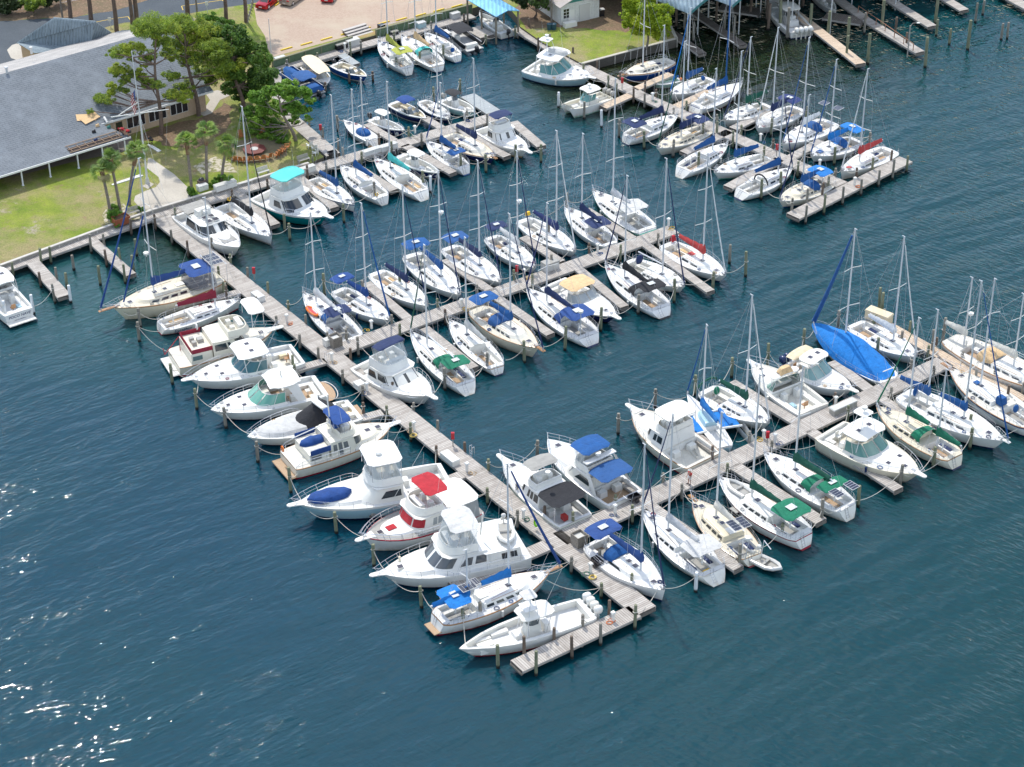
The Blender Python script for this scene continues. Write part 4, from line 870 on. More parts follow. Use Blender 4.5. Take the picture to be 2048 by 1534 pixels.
flybridge('trawler with red bimini', 'white sundeck trawler with bright red bimini and red window covers', 'C', (610, 940), (1350, 690), rail='maroon', boot='white', B=4.6, house=(.3, .66), hh=1.65, fs=.06, bridge=(.36, .6), bz=.8, topk='bimini', topc='red', topx=(.3, .5), tophz=2.2, encl=False, wellt=None, kind='trawl', side=[(.94, .8, .4, .8), (.77, .66, .4, .8), (.63, .53, .4, .8)], wcol=(.3, .33, .34), front=[], trunk=True, deckc='grey', extra=lambda r, h: (redx(r, h), redwin(r, h)), outr=False, antennas=2)
def yachtx(r, h):
    L = h.L; z = h.z(.45); w0 = h.B / 2
    ab = Block(L * .06, L * .32, w0 * .88, h.fa, h.fa + 1.5, (L * .08, L * .32, w0 * .84), .6, 5, .05); a_ = ab.build('aft_saloon', gel('white'), r); ab.windows(a_, [(.9, .74, .35, .8), (.7, .54, .35, .8)], glassm(), 'cabin_window')
    slab(L * .05, L * .36, w0 * .9, h.fa + 1.55, .08, .04, 8).build('aft_deck', gel('white'), r)
    g = G(); g.tube([(L * .3, 0, z + 2.0), (L * .28, 0, z + 4.4)], .08, 6); g.build('crane_mast', gel('white'), r)
    text(r, 'Carefree', .42, (L * .43, -w0 * .75, z + 2.05), (R(85), 0, 0), 'grey', .3)
    h.rail(r, .02, .5, .7, 'side_rail', .07, 8, .022); fender(r, L * .84, -h.b(.84) * .7, h.z(.84) + .6, 'cream'); dinghy(r, L * .13, w0 * .1, h.fa + 1.95, 3.6, 1.7, 1.35, 'white', 'tender')
flybridge('white yacht with tender on the roof', 'tall white motor yacht with cream bimini and an inflatable tender on the aft deck', 'C', (715, 1180), (1690, 975), B=5.0, house=(.3, .72), hh=1.7, fs=.12, bridge=(.36, .6), bz=.85, topk='bimini', topc='lgrey', topx=(.34, .54), tophz=2.5, encl=True, wellt=None, side=[(.97, .78, .35, .78), (.72, .52, .35, .78, 0, .06)], front=[(-.45, -.2, .38, .88), (-.18, -.01, .38, .88), (.01, .18, .38, .88), (.2, .45, .38, .88)], ff=1.9, fa=1.6, hatches=1, extra=yachtx, outr=False, antennas=2, wcol=(.08, .09, .1))
def kx(r, h):
    z = h.fa; panel(r, h.L * .26, 0, z + 2.25, 1.5, 1.1); panel(r, h.L * .33, .3, z + 2.2, .9, 1.0)
    g = G(); g.box((-.5, 0, .5), (.8, 1.8, .08)); g.build('swim_platform', planks(), r)
sail('ketch with bright blue awning', 'white ketch with teak rails, bright blue sail covers and boxy blue awning', 'D', (1110, 600), (395, 905), 929, rail='teak', B=4.0, cov='sky', bim='sky', jib='royal', mt=.62, miz=(.26, 1100, 'sky', None, .22), sprit=1.1, boot='maroon', stripe='white', wins=5, extra=kx, ff=1.7, fa=1.4, tt=(.34, .84), deckc='white', bimx=(.05, .24), bimz=1.8, nspr=2, jibr=.13, boomt=.36, well=(.06, .3))
def ccx(r, h):
    z = h.z(.4) - .6; L = h.L; g = G()
    for s_ in (1, -1):
        for x in (.4, .52): g.tube([(L * x, s_ * 1.0, z), (L * .46 + (x - .46) * 3, s_ * .55, z + 4.3)], .035, 5)
    g.build('tower_frame', alu(), r); slab(L * .42, L * .52, .7, z + 4.3, .05, .05).build('tower_top', canvas('lgrey'), r); g = G(); g.box((L * .47, 0, z + 3.0), (1.3, 1.4, .06)); g.build('tower_platform', gel('white'), r)
    for s_ in (1, -1): antenna(r, L * .45, s_ * 1.2, z + 2.1, 5, 2.4, 'outrigger', .025)
console('long white console boat with four outboards', 'long white centre console with half tower and four white outboards', 'D', (528, 1095), (1345, 838), B=3.7, outb=4, outc='white', extra=ccx, ff=1.5, fa=1.2, wellt=(.04, .94), cons=(.4, .52), tx=(.3, .55), boot='maroon', raill=.0, tz=2.3)

# ---- middle pier, north side
sail('sloop with orange kayak', 'white sloop with an orange inflatable kayak on deck and blue dodger', 'K', (1040, 795), (1385, 1110), 425, mt=.72, jib=None, dod='blue', bim='navy', extra=raft, B=3.6, kind='racer', boot='navy', cov=None, bridge=None, sailc='white', bimx=(.2, .38), well=(.04, .36), tt=(.4, .8), hat=2)
sail('sloop with royal blue headsail', 'white sloop with royal blue furled headsail and blue aft bimini', 'K', (1640, 985), (1275, 770), 408, mt=.56, jib='blue', bim='royal', cov='royal', kind='sail', wins=2, boot='white', boomt=.2, bimx=(.02, .2), jibr=.1)
sail('sloop with navy boom cover', 'white sloop with seven small cabin windows and navy boom cover', 'K', (1895, 890), (1535, 650), 372, mt=.6, cov='navy', jib='navy', wins=6, boot='white', nspr=1, fend=2)
sail('sloop with bright blue bimini', 'white sloop with bright blue bimini and sail cover, fifth from the main dock', 'F', (921, 590), (822, 505), 343, mt=.62, cov='blue', bim='blue', jib='navy', boot='navy', nspr=2, bimx=(.02, .2), hat=2, radar=.62)
sail('sloop with blue dodger and solar frame', 'white sloop with blue bimini over its stern and bare mast base', 'M', (478, 668), (145, 440), 322, mt=.6, bim='blue', jib='navy', boot='navy', cov=None, sailc='navy', nspr=2, bimx=(.04, .24), wins=2)
sail('sloop with short navy bimini', 'white sloop with navy bimini and a white radar dome on the mast', 'M', (695, 578), (412, 375), 304, mt=.6, bim='navy', jib='navy', boot='navy', cov=None, sailc='white', radar=.52, nspr=2, hat=2, bimx=(.04, .22), wins=5)
sail('sloop with yellow buoy and navy cover', 'white sloop with navy boom cover and a yellow life sling on the rail', 'M', (945, 478), (612, 268), 263, mt=.64, cov='indigo', jib='white', boot='navy', nspr=2, bimx=(.0, .1), extra=lambda r, h: G().box((.2, .6, h.fa + .7), (.3, .6, .45), 0, 0, .8).build('life_sling', canvas('yellow') if False else paint(COL['yellow'], .7, .1, 'yellow_cloth'), r))
sail('sloop with navy bimini at the bend', 'white sloop with navy boom cover and navy bimini, bow towards open water', 'M', (872, 192), (1165, 425), 268, mt=.62, cov='navy', bim='navy', boot='navy', nspr=1, bimx=(.16, .4), well=(.05, .36), bimz=1.7, wins=4)
sail('seafoam hulled sloop', 'sloop with a seafoam green hull and grey hard dodger', 'M', (1048, 90), (1392, 335), 158, hull='seafoam', stripe='white', boot='seafoam', mt=.62, sailc='silver', awn=('lgrey', .16, .4), nspr=2, B=4.0, hat=3, kind='racer', well=(.05, .36), tt=(.42, .8), wins=3, boomt=.3)
# ---- middle pier, south side
def navx(r, h): pass
flybridge('cruiser with navy flybridge top', 'white flybridge motor yacht with navy top and clear curtains', 'B', (1915, 785), (1470, 545), B=4.6, house=(.26, .74), hh=1.45, fs=.16, bridge=(.26, .56), bz=.9, topk='bimini', topc='navy', topx=(.3, .44), tophz=2.3, encl=True, wellt=(.03, .2), side=[(.97, .7, .3, .75, -.02, .04), (.66, .44, .35, .8, -.04, .0)], front=[(-.42, .42, .32, .85)], outr=False, antennas=0, hatches=0, rail0=.5)
sail('sloop with green dodger', 'white sloop with green dodger and bimini joined together', 'F', (820, 662), (931, 765), 491, mt=.68, bim='green', dod='green', boot='white', B=3.6, kind='racer', well=(.04, .34), wins=5, bimx=(.08, .26), nspr=1, jib='dgreen', tt=(.36, .8), bimz=1.75)
sail('sloop with bare white boom', 'white sloop with teak striped hull and a loose white sail on the boom', 'M', (150, 902), (450, 1190), 476, mt=.62, sailc='lgrey', boot='navy', stripe='teak', B=3.2, wins=4, nspr=1, kind='sail', well=(.05, .38))
sail('cream cutter with blue bimini', 'cream cutter with teak rails, blue bimini and blue boom cover', 'M', (712, 1082), (320, 835), 430, hull='cream', rail='teak', stripe='cream', boot='cream', deckc='cream', trunk='ivory', mt=.56, cov='blue', bim='blue', dod='blue', jib='navy', sprit=.9, wins=6, B=3.9, well=(.08, .3), bimx=(.03, .22), sole='teak', boomt=.22, ff=1.7, fa=1.4)
sail('sloop with royal blue bimini', 'white sloop with royal blue bimini over its wheel and a radar pole', 'M', (632, 705), (1025, 1000), 406, mt=.66, bim='royal', dod='royal', jib='indigo', boot='navy', kind='racer', B=4.1, well=(.05, .32), sailc='navy', bimx=(.06, .3), text_=None, tt=(.34, .8), extra=lambda r, h: (G().tube([(.4, .8, h.fa), (.4, .8, h.fa + 3)], .05, 5).build('radar_pole', alu(), r), radome(r, .4, .8, h.fa + 3.1, .28), sterntext(r, h, "O' KNOT YET", 'navy', .3, .45)))
def tanx(r, h): pass
express('tan topped cruiser', 'navy hulled express cruiser with a large tan bimini', 'M', (1195, 885), (800, 675), hull='hullnavy', boot='black', canv=('tan', .26, .52), wind=(.42, .64), glass=(.35, .38, .38), wellt=(.03, .4), B=4.1, hatches=1, rail0=.5, wh=.8, trunk=True, ff=1.5, fa=1.2)
sail('sloop with black bimini', 'white sloop with black bimini, dodger and boom cover near the pier end', 'M', (1125, 552), (1478, 825), 352, mt=.64, bim='black', dod='black', cov='black', jib='navy', boot='black', kind='racer', B=3.9, well=(.05, .32), bimx=(.08, .28), tt=(.36, .8), wins=2, longwin=False)
sail('big windowed sloop with pod wheel cover', 'white sloop with curved dark cabin windows and a dark round wheel cover', 'M', (1628, 695), (1262, 530), 318, mt=.62, jib='navy', boot='navy', longwin=False, wins=6, B=4.0, nspr=1, bridge=None, sailc=None, cov=None, extra=lambda r, h: G().ball((h.L * .2, .2, h.fa + .9), .6, 9, 5, 0, (.4, 1, 1)).build('wheel_cover', canvas('navy'), r))
sail('sloop with coral red cover', 'white sloop with coral red boom cover and red hatch covers at the pier end', 'M', (1885, 630), (1510, 420), 308, mt=.62, cov='coral', jib='white', boot='navy', wins=2, B=3.9, nspr=2, extra=lambda r, h: (G().box((h.L * .43, 0, h.z(.4) + .55), (.8, .7, .1)).build('hatch_cover', canvas('coral'), r), G().box((.3, .8, h.fa + .6), (.5, .6, .7), 0, 0, .6).build('grill_cover', canvas('red'), r)))

# ---- outer pier, north side
def sedanx(r, h):
    z = h.fa; c = slab(h.L * .06, h.L * .32, h.B * .46, z + 1.75, .03, .04, 8).build('cockpit_shade', canvas('black'), r); g = G()
    for s_ in (1, -1): g.tube([(h.L * .07, s_ * h.B * .44, z), (h.L * .07, s_ * h.B * .44, z + 1.75)], .03, 4)
    g.build('shade_post', steel(), c); g = G(); g.box((h.L * .12, .3, z - .3), (.6, .5, .5)); g.build('cool_box', gel('coral'), r); radome(r, h.L * .32, .5, z + 3.5, .26)
flybridge('sedan with grey bimini', 'flybridge sedan with grey bimini, pale green hull and black cockpit shade', 'E', (172, 512), (620, 895), hull='mint', rail='white', boot='maroon', B=4.1, house=(.3, .62), hh=1.5, fs=.06, bridge=(.36, .54), bz=.65, topk='bimini', topc='grey', topx=(.4, .56), tophz=2.1, encl=False, wellt=(.03, .28), side=[(.95, .78, .3, .82), (.74, .64, .3, .82), (.6, .52, .3, .82)], outr=False, extra=sedanx, antennas=1, hatches=1, ff=1.55, fa=1.15, pulpit=True)
def bluefly(r, h):
    z = h.fa; c = canopy(r, h.L * .08, h.L * .3, h.B * .42, z + 2.1, z, 'blue', 'aft_bimini', .14); g = G()
    for s_ in (1, -1): g.loft([[(h.L * .14 + q, s_ * h.B * .46, z + .1) for q in (0, .7)], [(h.L * .3 + q, s_ * h.B * .38, z + 2.4) for q in (0, .7)]], 0, False, (False, False))
    g.box((h.L * .33, 0, z + 2.7), (.6, h.B * .78, .12)); g.build('radar_arch', gel('white'), r); radome(r, h.L * .33, .2, z + 3.1, .3)
flybridge('cruiser with two blue biminis', 'white flybridge cruiser with teak foredeck and two blue biminis', 'E', (445, 392), (925, 760), B=4.4, house=(.26, .66), hh=1.3, fs=.12, bridge=(.32, .56), bz=.75, topk='bimini', topc='blue', topx=(.34, .56), tophz=2.0, encl=True, wellt=(.03, .24), side=[(.97, .52, .3, .75, -.02, .1)], front=[(-.4, .4, .35, .85)], outr=False, sole='teak', extra=bluefly, plat='teak', antennas=0, hatches=1, pulpit=False, ff=1.7, fa=1.3)
flybridge('classic trawler with teak cockpit trim', 'white trawler with flat white hardtop, teak trimmed cockpit and transom lettering', 'E', (965, 200), (1405, 520), B=4.8, hull='ivory', rail='teak', stripe='ivory', boot='maroon', deckc='ivory', house=(.34, .66), hh=1.5, fs=.06, bridge=(.34, .56), bz=.7, topk='hard', topc='white', topx=(.28, .54), tophz=2.0, encl=False, wellt=(.03, .32), side=[(.9, .7, .35, .8), (.66, .54, .35, .8)], outr=False, sole='ivory', text_=('Journey Towanda', 'hgreen', .34, .55), hatches=1, antennas=1, plat='white')
def trimaran():
    r, L = place('blue netted trimaran', 'pale blue trimaran with bright blue trampolines and sail cover', 'E', (1300, 112), (1540, 440), 1.2, 1.0, 's'); h = Hull(L, 2.2, 1.2, 1.0, 'racer'); h.hull(r, 'paleblue', W_, W_, W_)
    h.deck(r, 'white', [(.12, .36, .6, .5, .6)]); Block(L * .38, L * .68, .7, 1.05, 1.5, (L * .38, L * .62, .55), .3, 2).build('cabin_trunk', gel('paleblue'), r)
    for s_ in (1, -1):
        am = Hull(L * .85, .8, .9, .8, 'ama'); o = am.hull(r, 'white', W_, W_, W_); o.name = 'outrigger_hull'; o.location = (-.3, s_ * 3.2, 0)
        g = G()
        for t in (.3, .62): g.tube([(L * t, s_ * .8, 1.1), (L * t, s_ * 3.1, .95)], .13, 6)
        g.build('cross_beam', gel('white'), r); g = G(); g.poly([(L * .32, s_ * 1.0, 1.08), (L * .6, s_ * 1.0, 1.08), (L * .6, s_ * 2.95, .98), (L * .32, s_ * 2.95, .98)]); g.build('trampoline', canvas('sky'), r)
        g = G(); g.tube([(L * .32, s_ * 2.0, 1.15), (L * .62, s_ * 2.0, 1.15)], .22, 7); g.build('net_roll', canvas('sky'), r)
    M = Matrix.Translation(r.location) @ Matrix.Rotation(r.rotation_euler.z, 4, 'Z'); rig(r, h, .6, rise(M @ Vector((L * .6, 0, 1.2)), 650), 1.2, 1, None, 'blue', .2, 'sky')
trimaran()
sail('sloop with green sail cover', 'white sloop with dark green boom cover and a green outboard cover', 'G', (1158, 835), (722, 595), 591, mt=.62, cov='dgreen', jib='white', boot='white', B=4.1, wins=4, nspr=1, hat=3, extra=lambda r, h: (G().ball((h.L * .17, 0, h.fa + .6), .4, 9, 5, 0, (.7, .9, 1.2)).build('wheel_cover', canvas('green'), r), G().tube([(h.L * .02, h.B * .3 * math.cos(a), h.fa + .8 + .5 * math.sin(a)) for a in [math.pi * i / 8 for i in range(9)]], .12, 6).build('folded_bimini', canvas('dgreen'), r)))
express('fishing boat with tan seat cover', 'white fishing boat with wide open cockpit and tan bridge cover', 'G', (1035, 425), (1460, 745), wind=(.44, .62), glass=(.16, .28, .24), wellt=(.03, .42), B=4.2, hatches=2, top='hard', ht=(.44, .54), hz=1.7, rail0=.5, sole='ivory', ff=1.6, fa=1.2, text_=('Reel Time', 'navy', .3, .5), deckc='ivory', extra=lambda r, h: Block(h.L * .44, h.L * .56, .9, h.z(.5) + 1.7, h.z(.5) + 2.4, (h.L * .46, h.L * .52, .6), .5, 2.4, .1).build('seat_cover', canvas('tan'), r))
express('hardtop boat with twin outboards', 'white hardtop fishing boat with twin dark outboards and cream cockpit shade', 'G', (1720, 608), (1285, 425), wind=(.4, .62), glass=(.2, .34, .33), wellt=(.03, .36), B=3.8, hatches=1, top='hard', ht=(.26, .5), rail0=.55, outb=2, outc='navy', ff=1.5, fa=1.15, canv=('beige', .08, .24))
def tarpx(r, h):
    L = h.L; g = G(); rr = []
    for i in range(13):
        t = i / 12; x = L * lerp(.02, .99, t); b_ = h.b(min(t, .985)) + .06; zt = h.z(t); pk = 2.0 * max(0, 1 - abs(t - .52) / .5) ** .8 + .25 + .06 * math.sin(i * 2.6)
        rr.append([(x, b_ * math.cos(math.pi * j / 8), (zt - .12) + (pk if 0 < j < 8 else 0) * (1 - abs(1 - j / 4)) ** .85 + (.06 * math.sin(i * 1.7 + j * 2.2) if 0 < j < 8 else 0)) for j in range(9)])
    g.loft(rr, 0, False, (False, False)); g.build('boat_tarp', canvas('sky'), r, ang=60); g = G(); g.tube([(L * .03, -.8, h.fa + 1.1), (L * .02, .9, h.fa + 1.2)], .06, 5); g.build('stern_pole', gel('white'), r)
sail('sloop under a big blue tarp', 'grey sloop wholly covered by a bright blue tarpaulin', 'G', (1448, 165), (1978, 535), 458, hull='lgrey', boot='grey', mt=.58, jib='blue', B=4.3, trunk=None, well=None, hat=0, cov=None, bridge=1, extra=tarpx, jibr=.2, nspr=2)
sail('round sterned white sloop', 'white sloop with rounded stern beside the grey dock box, north side', 'H', (1318, 725), (890, 488), 475, mt=.62, jib='white', boot='white', kind='sail', B=4.0, well=(.06, .34), nspr=1, wins=5, cov=None, sailc='white')
# ---- outer pier, south side
sail('sloop with two tone blue bimini', 'white sloop with royal blue bimini and round teal blue dodger', 'E', (1165, 1322), (738, 1015), 890, mt=.66, bim='royal', dod='blue', cov='royal', jib='navy', boot='navy', kind='racer', B=4.2, well=(.04, .32), bimx=(.0, .22), tt=(.32, .8), sole='teak', longwin=True, hat=3, nspr=1, ff=1.6, fa=1.3)
sail('sloop with grey bimini', 'white sloop with pale grey bimini, grey loose mainsail and a yellow cushion', 'E', (1020, 822), (1465, 1200), 829, mt=.62, sailc='silver', awn=('lgrey', .06, .3), boot='white', kind='racer', B=4.0, well=(.05, .34), wins=4, nspr=1, jib='navy', text_=('Echo', 'hgreen', .4, .55), extra=lambda r, h: G().box((.55, .3, h.fa - .2), (.6, .8, .35), 0, 0, .8).build('cushion', paint(COL['yellow'], .7, .1, 'yellow_cloth'), r))
def creamx(r, h):
    panel(r, h.L * .24, -.5, h.fa + 2.2, 1.7, .9); panel(r, h.L * .24, .5, h.fa + 2.2, 1.7, .9); g = G(); g.tube([(-.2, .9, h.fa), (-.5, .9, h.fa + 2.2)], .04, 5); g.tube([(-.2, -.9, h.fa), (-.5, -.9, h.fa + 1.8), (-1.6, -.9, h.fa + 1.5)], .05, 5); g.build('davit', alu(), r); radome(r, -.4, .9, h.fa + 2.6, .3); outboard(r, .1, -.8, h.fa + .6, 'white', .6)
sail('cream ketch rigged sloop with dinghy', 'cream sloop with teak trim, solar panels and stern davits', 'E', (1335, 752), (1700, 1100), 825, hull='ivory', rail='teak', stripe='ivory', boot='maroon', deckc='cream', trunk='cream', mt=.6, sailc='ivory', B=3.9, well=(.05, .26), wins=6, nspr=1, extra=creamx, sprit=.5, tt=(.3, .84), hat=3, th=.5)
sail('sloop with green square bimini', 'white sloop with square green bimini and a grey dinghy on its foredeck', 'I', (300, 690), (885, 1095), 750, mt=.6, mastc=None, bim='green', cov='dgreen', boot='maroon', stripe='maroon', B=4.2, well=(.06, .3), nspr=0, wins=4, tt=(.3, .72), bimx=(.04, .28), extra=lambda r, h: dinghy(r, h.L * .76, 0, h.z(.8) + .25, 2.8, 1.5, 0, 'lgrey', 'deck_dinghy', motor=False), jib=None, boomt=.26, ff=1.6, fa=1.3)
sail('sloop with two square solar panels', 'white sloop with green dodger and two square solar panels aft', 'I', (608, 520), (1185, 905), 732, mt=.62, cov='dgreen', dod='green', bim='green', boot='white', B=4.1, well=(.05, .3), solar=[(.06, -1.0, 3.0, 1.3, 1.0), (.06, 1.0, 3.0, 1.3, 1.0)], nspr=1, wins=3, bimx=(.12, .26), bimz=1.6, text_=('Compass Rose', 'hgreen', .26, .5), ff=1.55, fa=1.2)
express('ivory sport fisher with tower', 'large ivory sport fisher with dirty white hardtop and tower, south side', 'I', (1675, 672), (1060, 372), hull='cream', rail='cream', stripe='cream', boot='grey', deckc='ivory', top='hard', ht=(.24, .5), wind=(.32, .6), glass=(.12, .26, .22), wellt=(.03, .28), B=4.9, hatches=3, tower=True, rail0=.55, ff=1.8, fa=1.4, sole='cream')
sail('cream cutter with green covers', 'cream ketch with green mainsail cover and green cockpit awnings', 'I', (1375, 208), (1915, 560), 636, hull='ivory', rail='teak', stripe='ivory', boot='navy', deckc='cream', trunk='cream', mt=.6, cov='green', dod='green', jib='green', miz=(.22, 740, 'green'), B=4.0, well=(.05, .28), wins=5, hat=2, text_=('Seabird', 'navy', .3, .5), ff=1.5, fa=1.2, boomt=.32)
sail('big ketch with blue wheel cover', 'large white ketch with blue sail covers, blue furled headsail and blue helm cover', 'H', (1915, 1300), (1222, 975), 564, mt=.6, cov='blue', jib='blue', miz=(.24, 621, 'blue'), B=4.6, boot='navy', deckc='white', wins=8, nspr=2, hat=3, tt=(.3, .84), extra=lambda r, h: G().ball((h.L * .1, .3, h.fa + .6), .4, 9, 5, 0, (.6, .9, 1.3)).build('wheel_cover', canvas('blue'), r), ff=1.7, fa=1.4, sprit=.5, boomt=.34)
sail('blue striped cutter with teak cockpit', 'white cutter with royal blue sheer stripe, teak cockpit and blue covers', 'H', (1530, 800), (2110, 1190), 558, mt=.62, stripe='royal', rail='teak', boot='royal', deckc='ivory', B=4.3, sole='teak', well=(.04, .3), nspr=2, sprit=1.0, wins=4, cov=None, sailc=None, bridge=1, extra=lambda r, h: (G().box((h.L * .36, .2, h.z(.4) + .55), (.9, .9, .8), 0, 0, .8).build('companionway_cover', canvas('blue'), r), G().ball((h.L * .2, .1, h.fa + .6), .4, 9, 5, 0, (.6, .9, 1.2)).build('wheel_cover', canvas('blue'), r), G().box((h.L * .66, 0, h.z(.6) + .55), (.6, .6, .1)).build('hatch_cover', canvas('blue'), r)), ff=1.6, fa=1.3)
sail('white ketch at the picture edge', 'long white ketch with teak trim and tan dodger at the outer pier', 'H', (2330, 985), (1535, 600), 590, mt=.56, rail='teak', boot='teak', deckc='ivory', miz=(.13, 557, None, 'ivory', .48), sailc='ivory', dod='tan', B=4.7, wins=4, nspr=2, sole='teak', well=(.16, .34), ff=1.7, fa=1.35, tt=(.36, .82), boomt=.32)

# ---- upper right pier
sail('blue hulled cutter by the lawn', 'royal blue hulled cutter with teak rails moored beside the grass bank', 'X', (1175, 850), (1725, 685), -25, hull='hullblue', rail='teak', stripe='white', boot='teak', mt=.6, deckc='ivory', trunk='ivory', B=3.4, sprit=.8, nspr=1, wins=4, hat=2, cov=None, sailc=None, bridge=1, tt=(.36, .82), ff=1.4, fa=1.2)
def skiff():
    r, L = place('aqua sailing dinghy', 'small aqua sailing dinghy beside the short finger pier', 'V', (40, 985), (340, 920), .7, .6, 's'); h = Hull(L, 1.9, .75, .6, 'open'); h.hull(r, 'mint', W_, W_, W_); h.deck(r, 'white', [(.08, .85, .8, .35, .6)], seat='mint')
    g = G(); g.tube([(L * .1, -.4, .6), (L * .1, .3, 1.2)], .16, 6); g.build('motor_cover', canvas('blue'), r); g = G(); g.ball((.1, .6, .8), .22, 8, 5); g.build('buoy', gel('orange'), r)
skiff()
sail('sloop with blue arched dodger', 'white sloop with bright blue boom cover and blue wheel cover, uphill side', 'V', (232, 1095), (715, 900), 18, mt=.58, cov='blue', jib='sky', boot='white', B=3.3, nspr=1, wins=1, hat=1, extra=lambda r, h: G().ball((h.L * .2, 0, h.fa + .6), .36, 9, 5, 0, (.5, 1, 1)).build('wheel_cover', canvas('blue'), r), tt=(.4, .78))
sail('sloop with blue masted boom', 'white sloop with dark stripe whose mast wears a bright blue cover', 'V', (1085, 955), (545, 1225), -16, mt=.62, cov='blue', boot='maroon', stripe='indigo', B=3.7, nspr=1, wins=1, trunk='white', th=.22, mastc=paint(COL['blue'], .7, .1, 'blue_mast_sleeve'), kind='racer', hat=0)
sail('sloop with green cover and dodger', 'white sloop with dark green boom cover and folded green dodger', 'V', (860, 1395), (1375, 1205), 76, mt=.48, cov='dgreen', jib='navy', boot='white', B=3.4, nspr=1, wins=5, hat=2, boomt=.0, tt=(.34, .8), extra=lambda r, h: G().tube([(h.L * .26, h.B * .28 * math.cos(a), h.fa + .3 + .9 * math.sin(a)) for a in [math.pi * i / 8 for i in range(9)]], .12, 6).build('folded_dodger', canvas('dgreen'), r))
sail('sloop with indigo bimini', 'white sloop with crumpled indigo bimini and boom cover, quilted deck cover', 'V', (1235, 1490), (1740, 1240), 56, mt=.62, cov='navy', bim='indigo', dod=None, jib='white', boot='navy', B=3.7, nspr=1, bimx=(.12, .34), wins=2, extra=lambda r, h: Block(h.L * .68, h.L * .92, h.B * .3, h.z(.8), h.z(.8) + .4, (h.L * .7, h.L * .86, h.B * .2), .3, 2, .1).build('foredeck_cover', canvas('lgrey'), r))
sail('sloop with navy boom and bimini', 'white sloop with flat navy bimini at its stern, near the pier root', 'U', (605, 665), (308, 795), 52, mt=.66, cov='navy', bim='navy', boot='navy', B=3.6, nspr=1, wins=3, hat=3, bimx=(.0, .26), bimz=1.8)
sail('ivory sloop with navy awning', 'ivory sloop with long navy awning laid over its boom', 'U', (478, 865), (785, 735), 84, hull='ivory', deckc='cream', trunk='cream', mt=.54, cov='navy', bim='navy', jib='dgreen', boot='white', B=3.5, nspr=1, wins=4, bimx=(.12, .34))
sail('sloop with arch mounted panels', 'white sloop with two solar panels and a blue sail cover on its arch', 'W', (965, 975), (1530, 700), 77, mt=.6, cov=None, jib='blue', boot='white', B=4.0, solar=[(.02, -1.1, 3.2, 1.2, 1.1), (.02, 1.1, 3.2, 1.2, 1.1)], nspr=1, wins=4, sailc='white', dod='blue', radar=None, kind='racer', boomt=.24)
sail('sloop with stubby blue cover', 'white sloop with short blue boom cover, stern to open water', 'U', (898, 830), (635, 980), 137, mt=.64, cov='blue', boot='white', B=3.4, nspr=1, wins=4, hat=1, kind='racer', dod=None, well=(.04, .4), tt=(.42, .78))
sail('sloop with sky blue bimini and covers', 'pale blue sloop with sky blue bimini, boom cover and hatch covers', 'W', (1290, 1110), (1840, 910), 120, mt=.6, cov='sky', bim='sky', dod='blue', jib='blue', boot='navy', deckc='white', B=3.9, nspr=2, wins=2, bimx=(.02, .24), extra=lambda r, h: (G().box((h.L * .8, 0, h.z(.8) + .15), (.7, .7, .1)).build('hatch_cover', canvas('blue'), r), G().box((h.L * .44, 0, h.z(.5) + .55), (.7, .6, .1)).build('hatch_cover', canvas('sky'), r)))
sail('sloop with flat blue boom cover', 'white sloop with straight royal blue boom cover and teal boot stripe', 'U', (812, 1005), (1140, 905), 104, mt=.62, cov='blue', boot='seafoam', B=3.4, nspr=1, wins=2, hat=2, jib=None)
sail('sloop with red boom cover', 'white racing sloop with bright red boom cover and red hatch at the T head', 'U', (1555, 1000), (1852, 865), 140, mt=.64, cov='coral', boot='white', B=3.7, nspr=2, kind='racer', wins=2, hat=0, jib='white', extra=lambda r, h: G().box((h.L * .84, 0, h.z(.8) + .12), (.55, .55, .08)).build('hatch_cover', canvas('coral'), r))
sail('sloop with lowered navy dodger', 'white sloop with arched navy dodger frame and open transom cockpit', 'U', (1275, 975), (982, 1110), 184, mt=.7, cov='blue', jib='navy', boot='navy', B=3.6, nspr=1, kind='racer', wins=2, tt=(.4, .8), well=(.03, .38), extra=lambda r, h: G().tube([(h.L * .36, h.B * .3 * math.cos(a), h.fa + .2 + 1.0 * math.sin(a)) for a in [math.pi * i / 8 for i in range(9)]], .1, 6).build('folded_dodger', canvas('black'), r))
sail('ivory sloop with sky blue bimini', 'ivory sloop with sky blue bimini and matching sail cover at the T head', 'U', (1195, 1172), (1495, 1045), 192, hull='ivory', deckc='cream', trunk='cream', mt=.56, cov='blue', bim='sky', dod='blue', boot='royal', B=3.6, nspr=1, wins=5, jib='navy', bimx=(.1, .34))
console('covered slip boat with four outboards', 'large white console boat with four white outboards in the covered slip', 'U', (1120, -20), (1330, 185), B=4.3, outb=4, outc='white', cons=(.3, .46), tx=(.26, .5), hull='white', tz=2.3)
console('small boat on the shed lift', 'pale grey open boat on a lift under the covered slips', 'T', (640, 90), (480, -90), B=2.4, outb=0, ttop=None, hull='silver', raill=0)
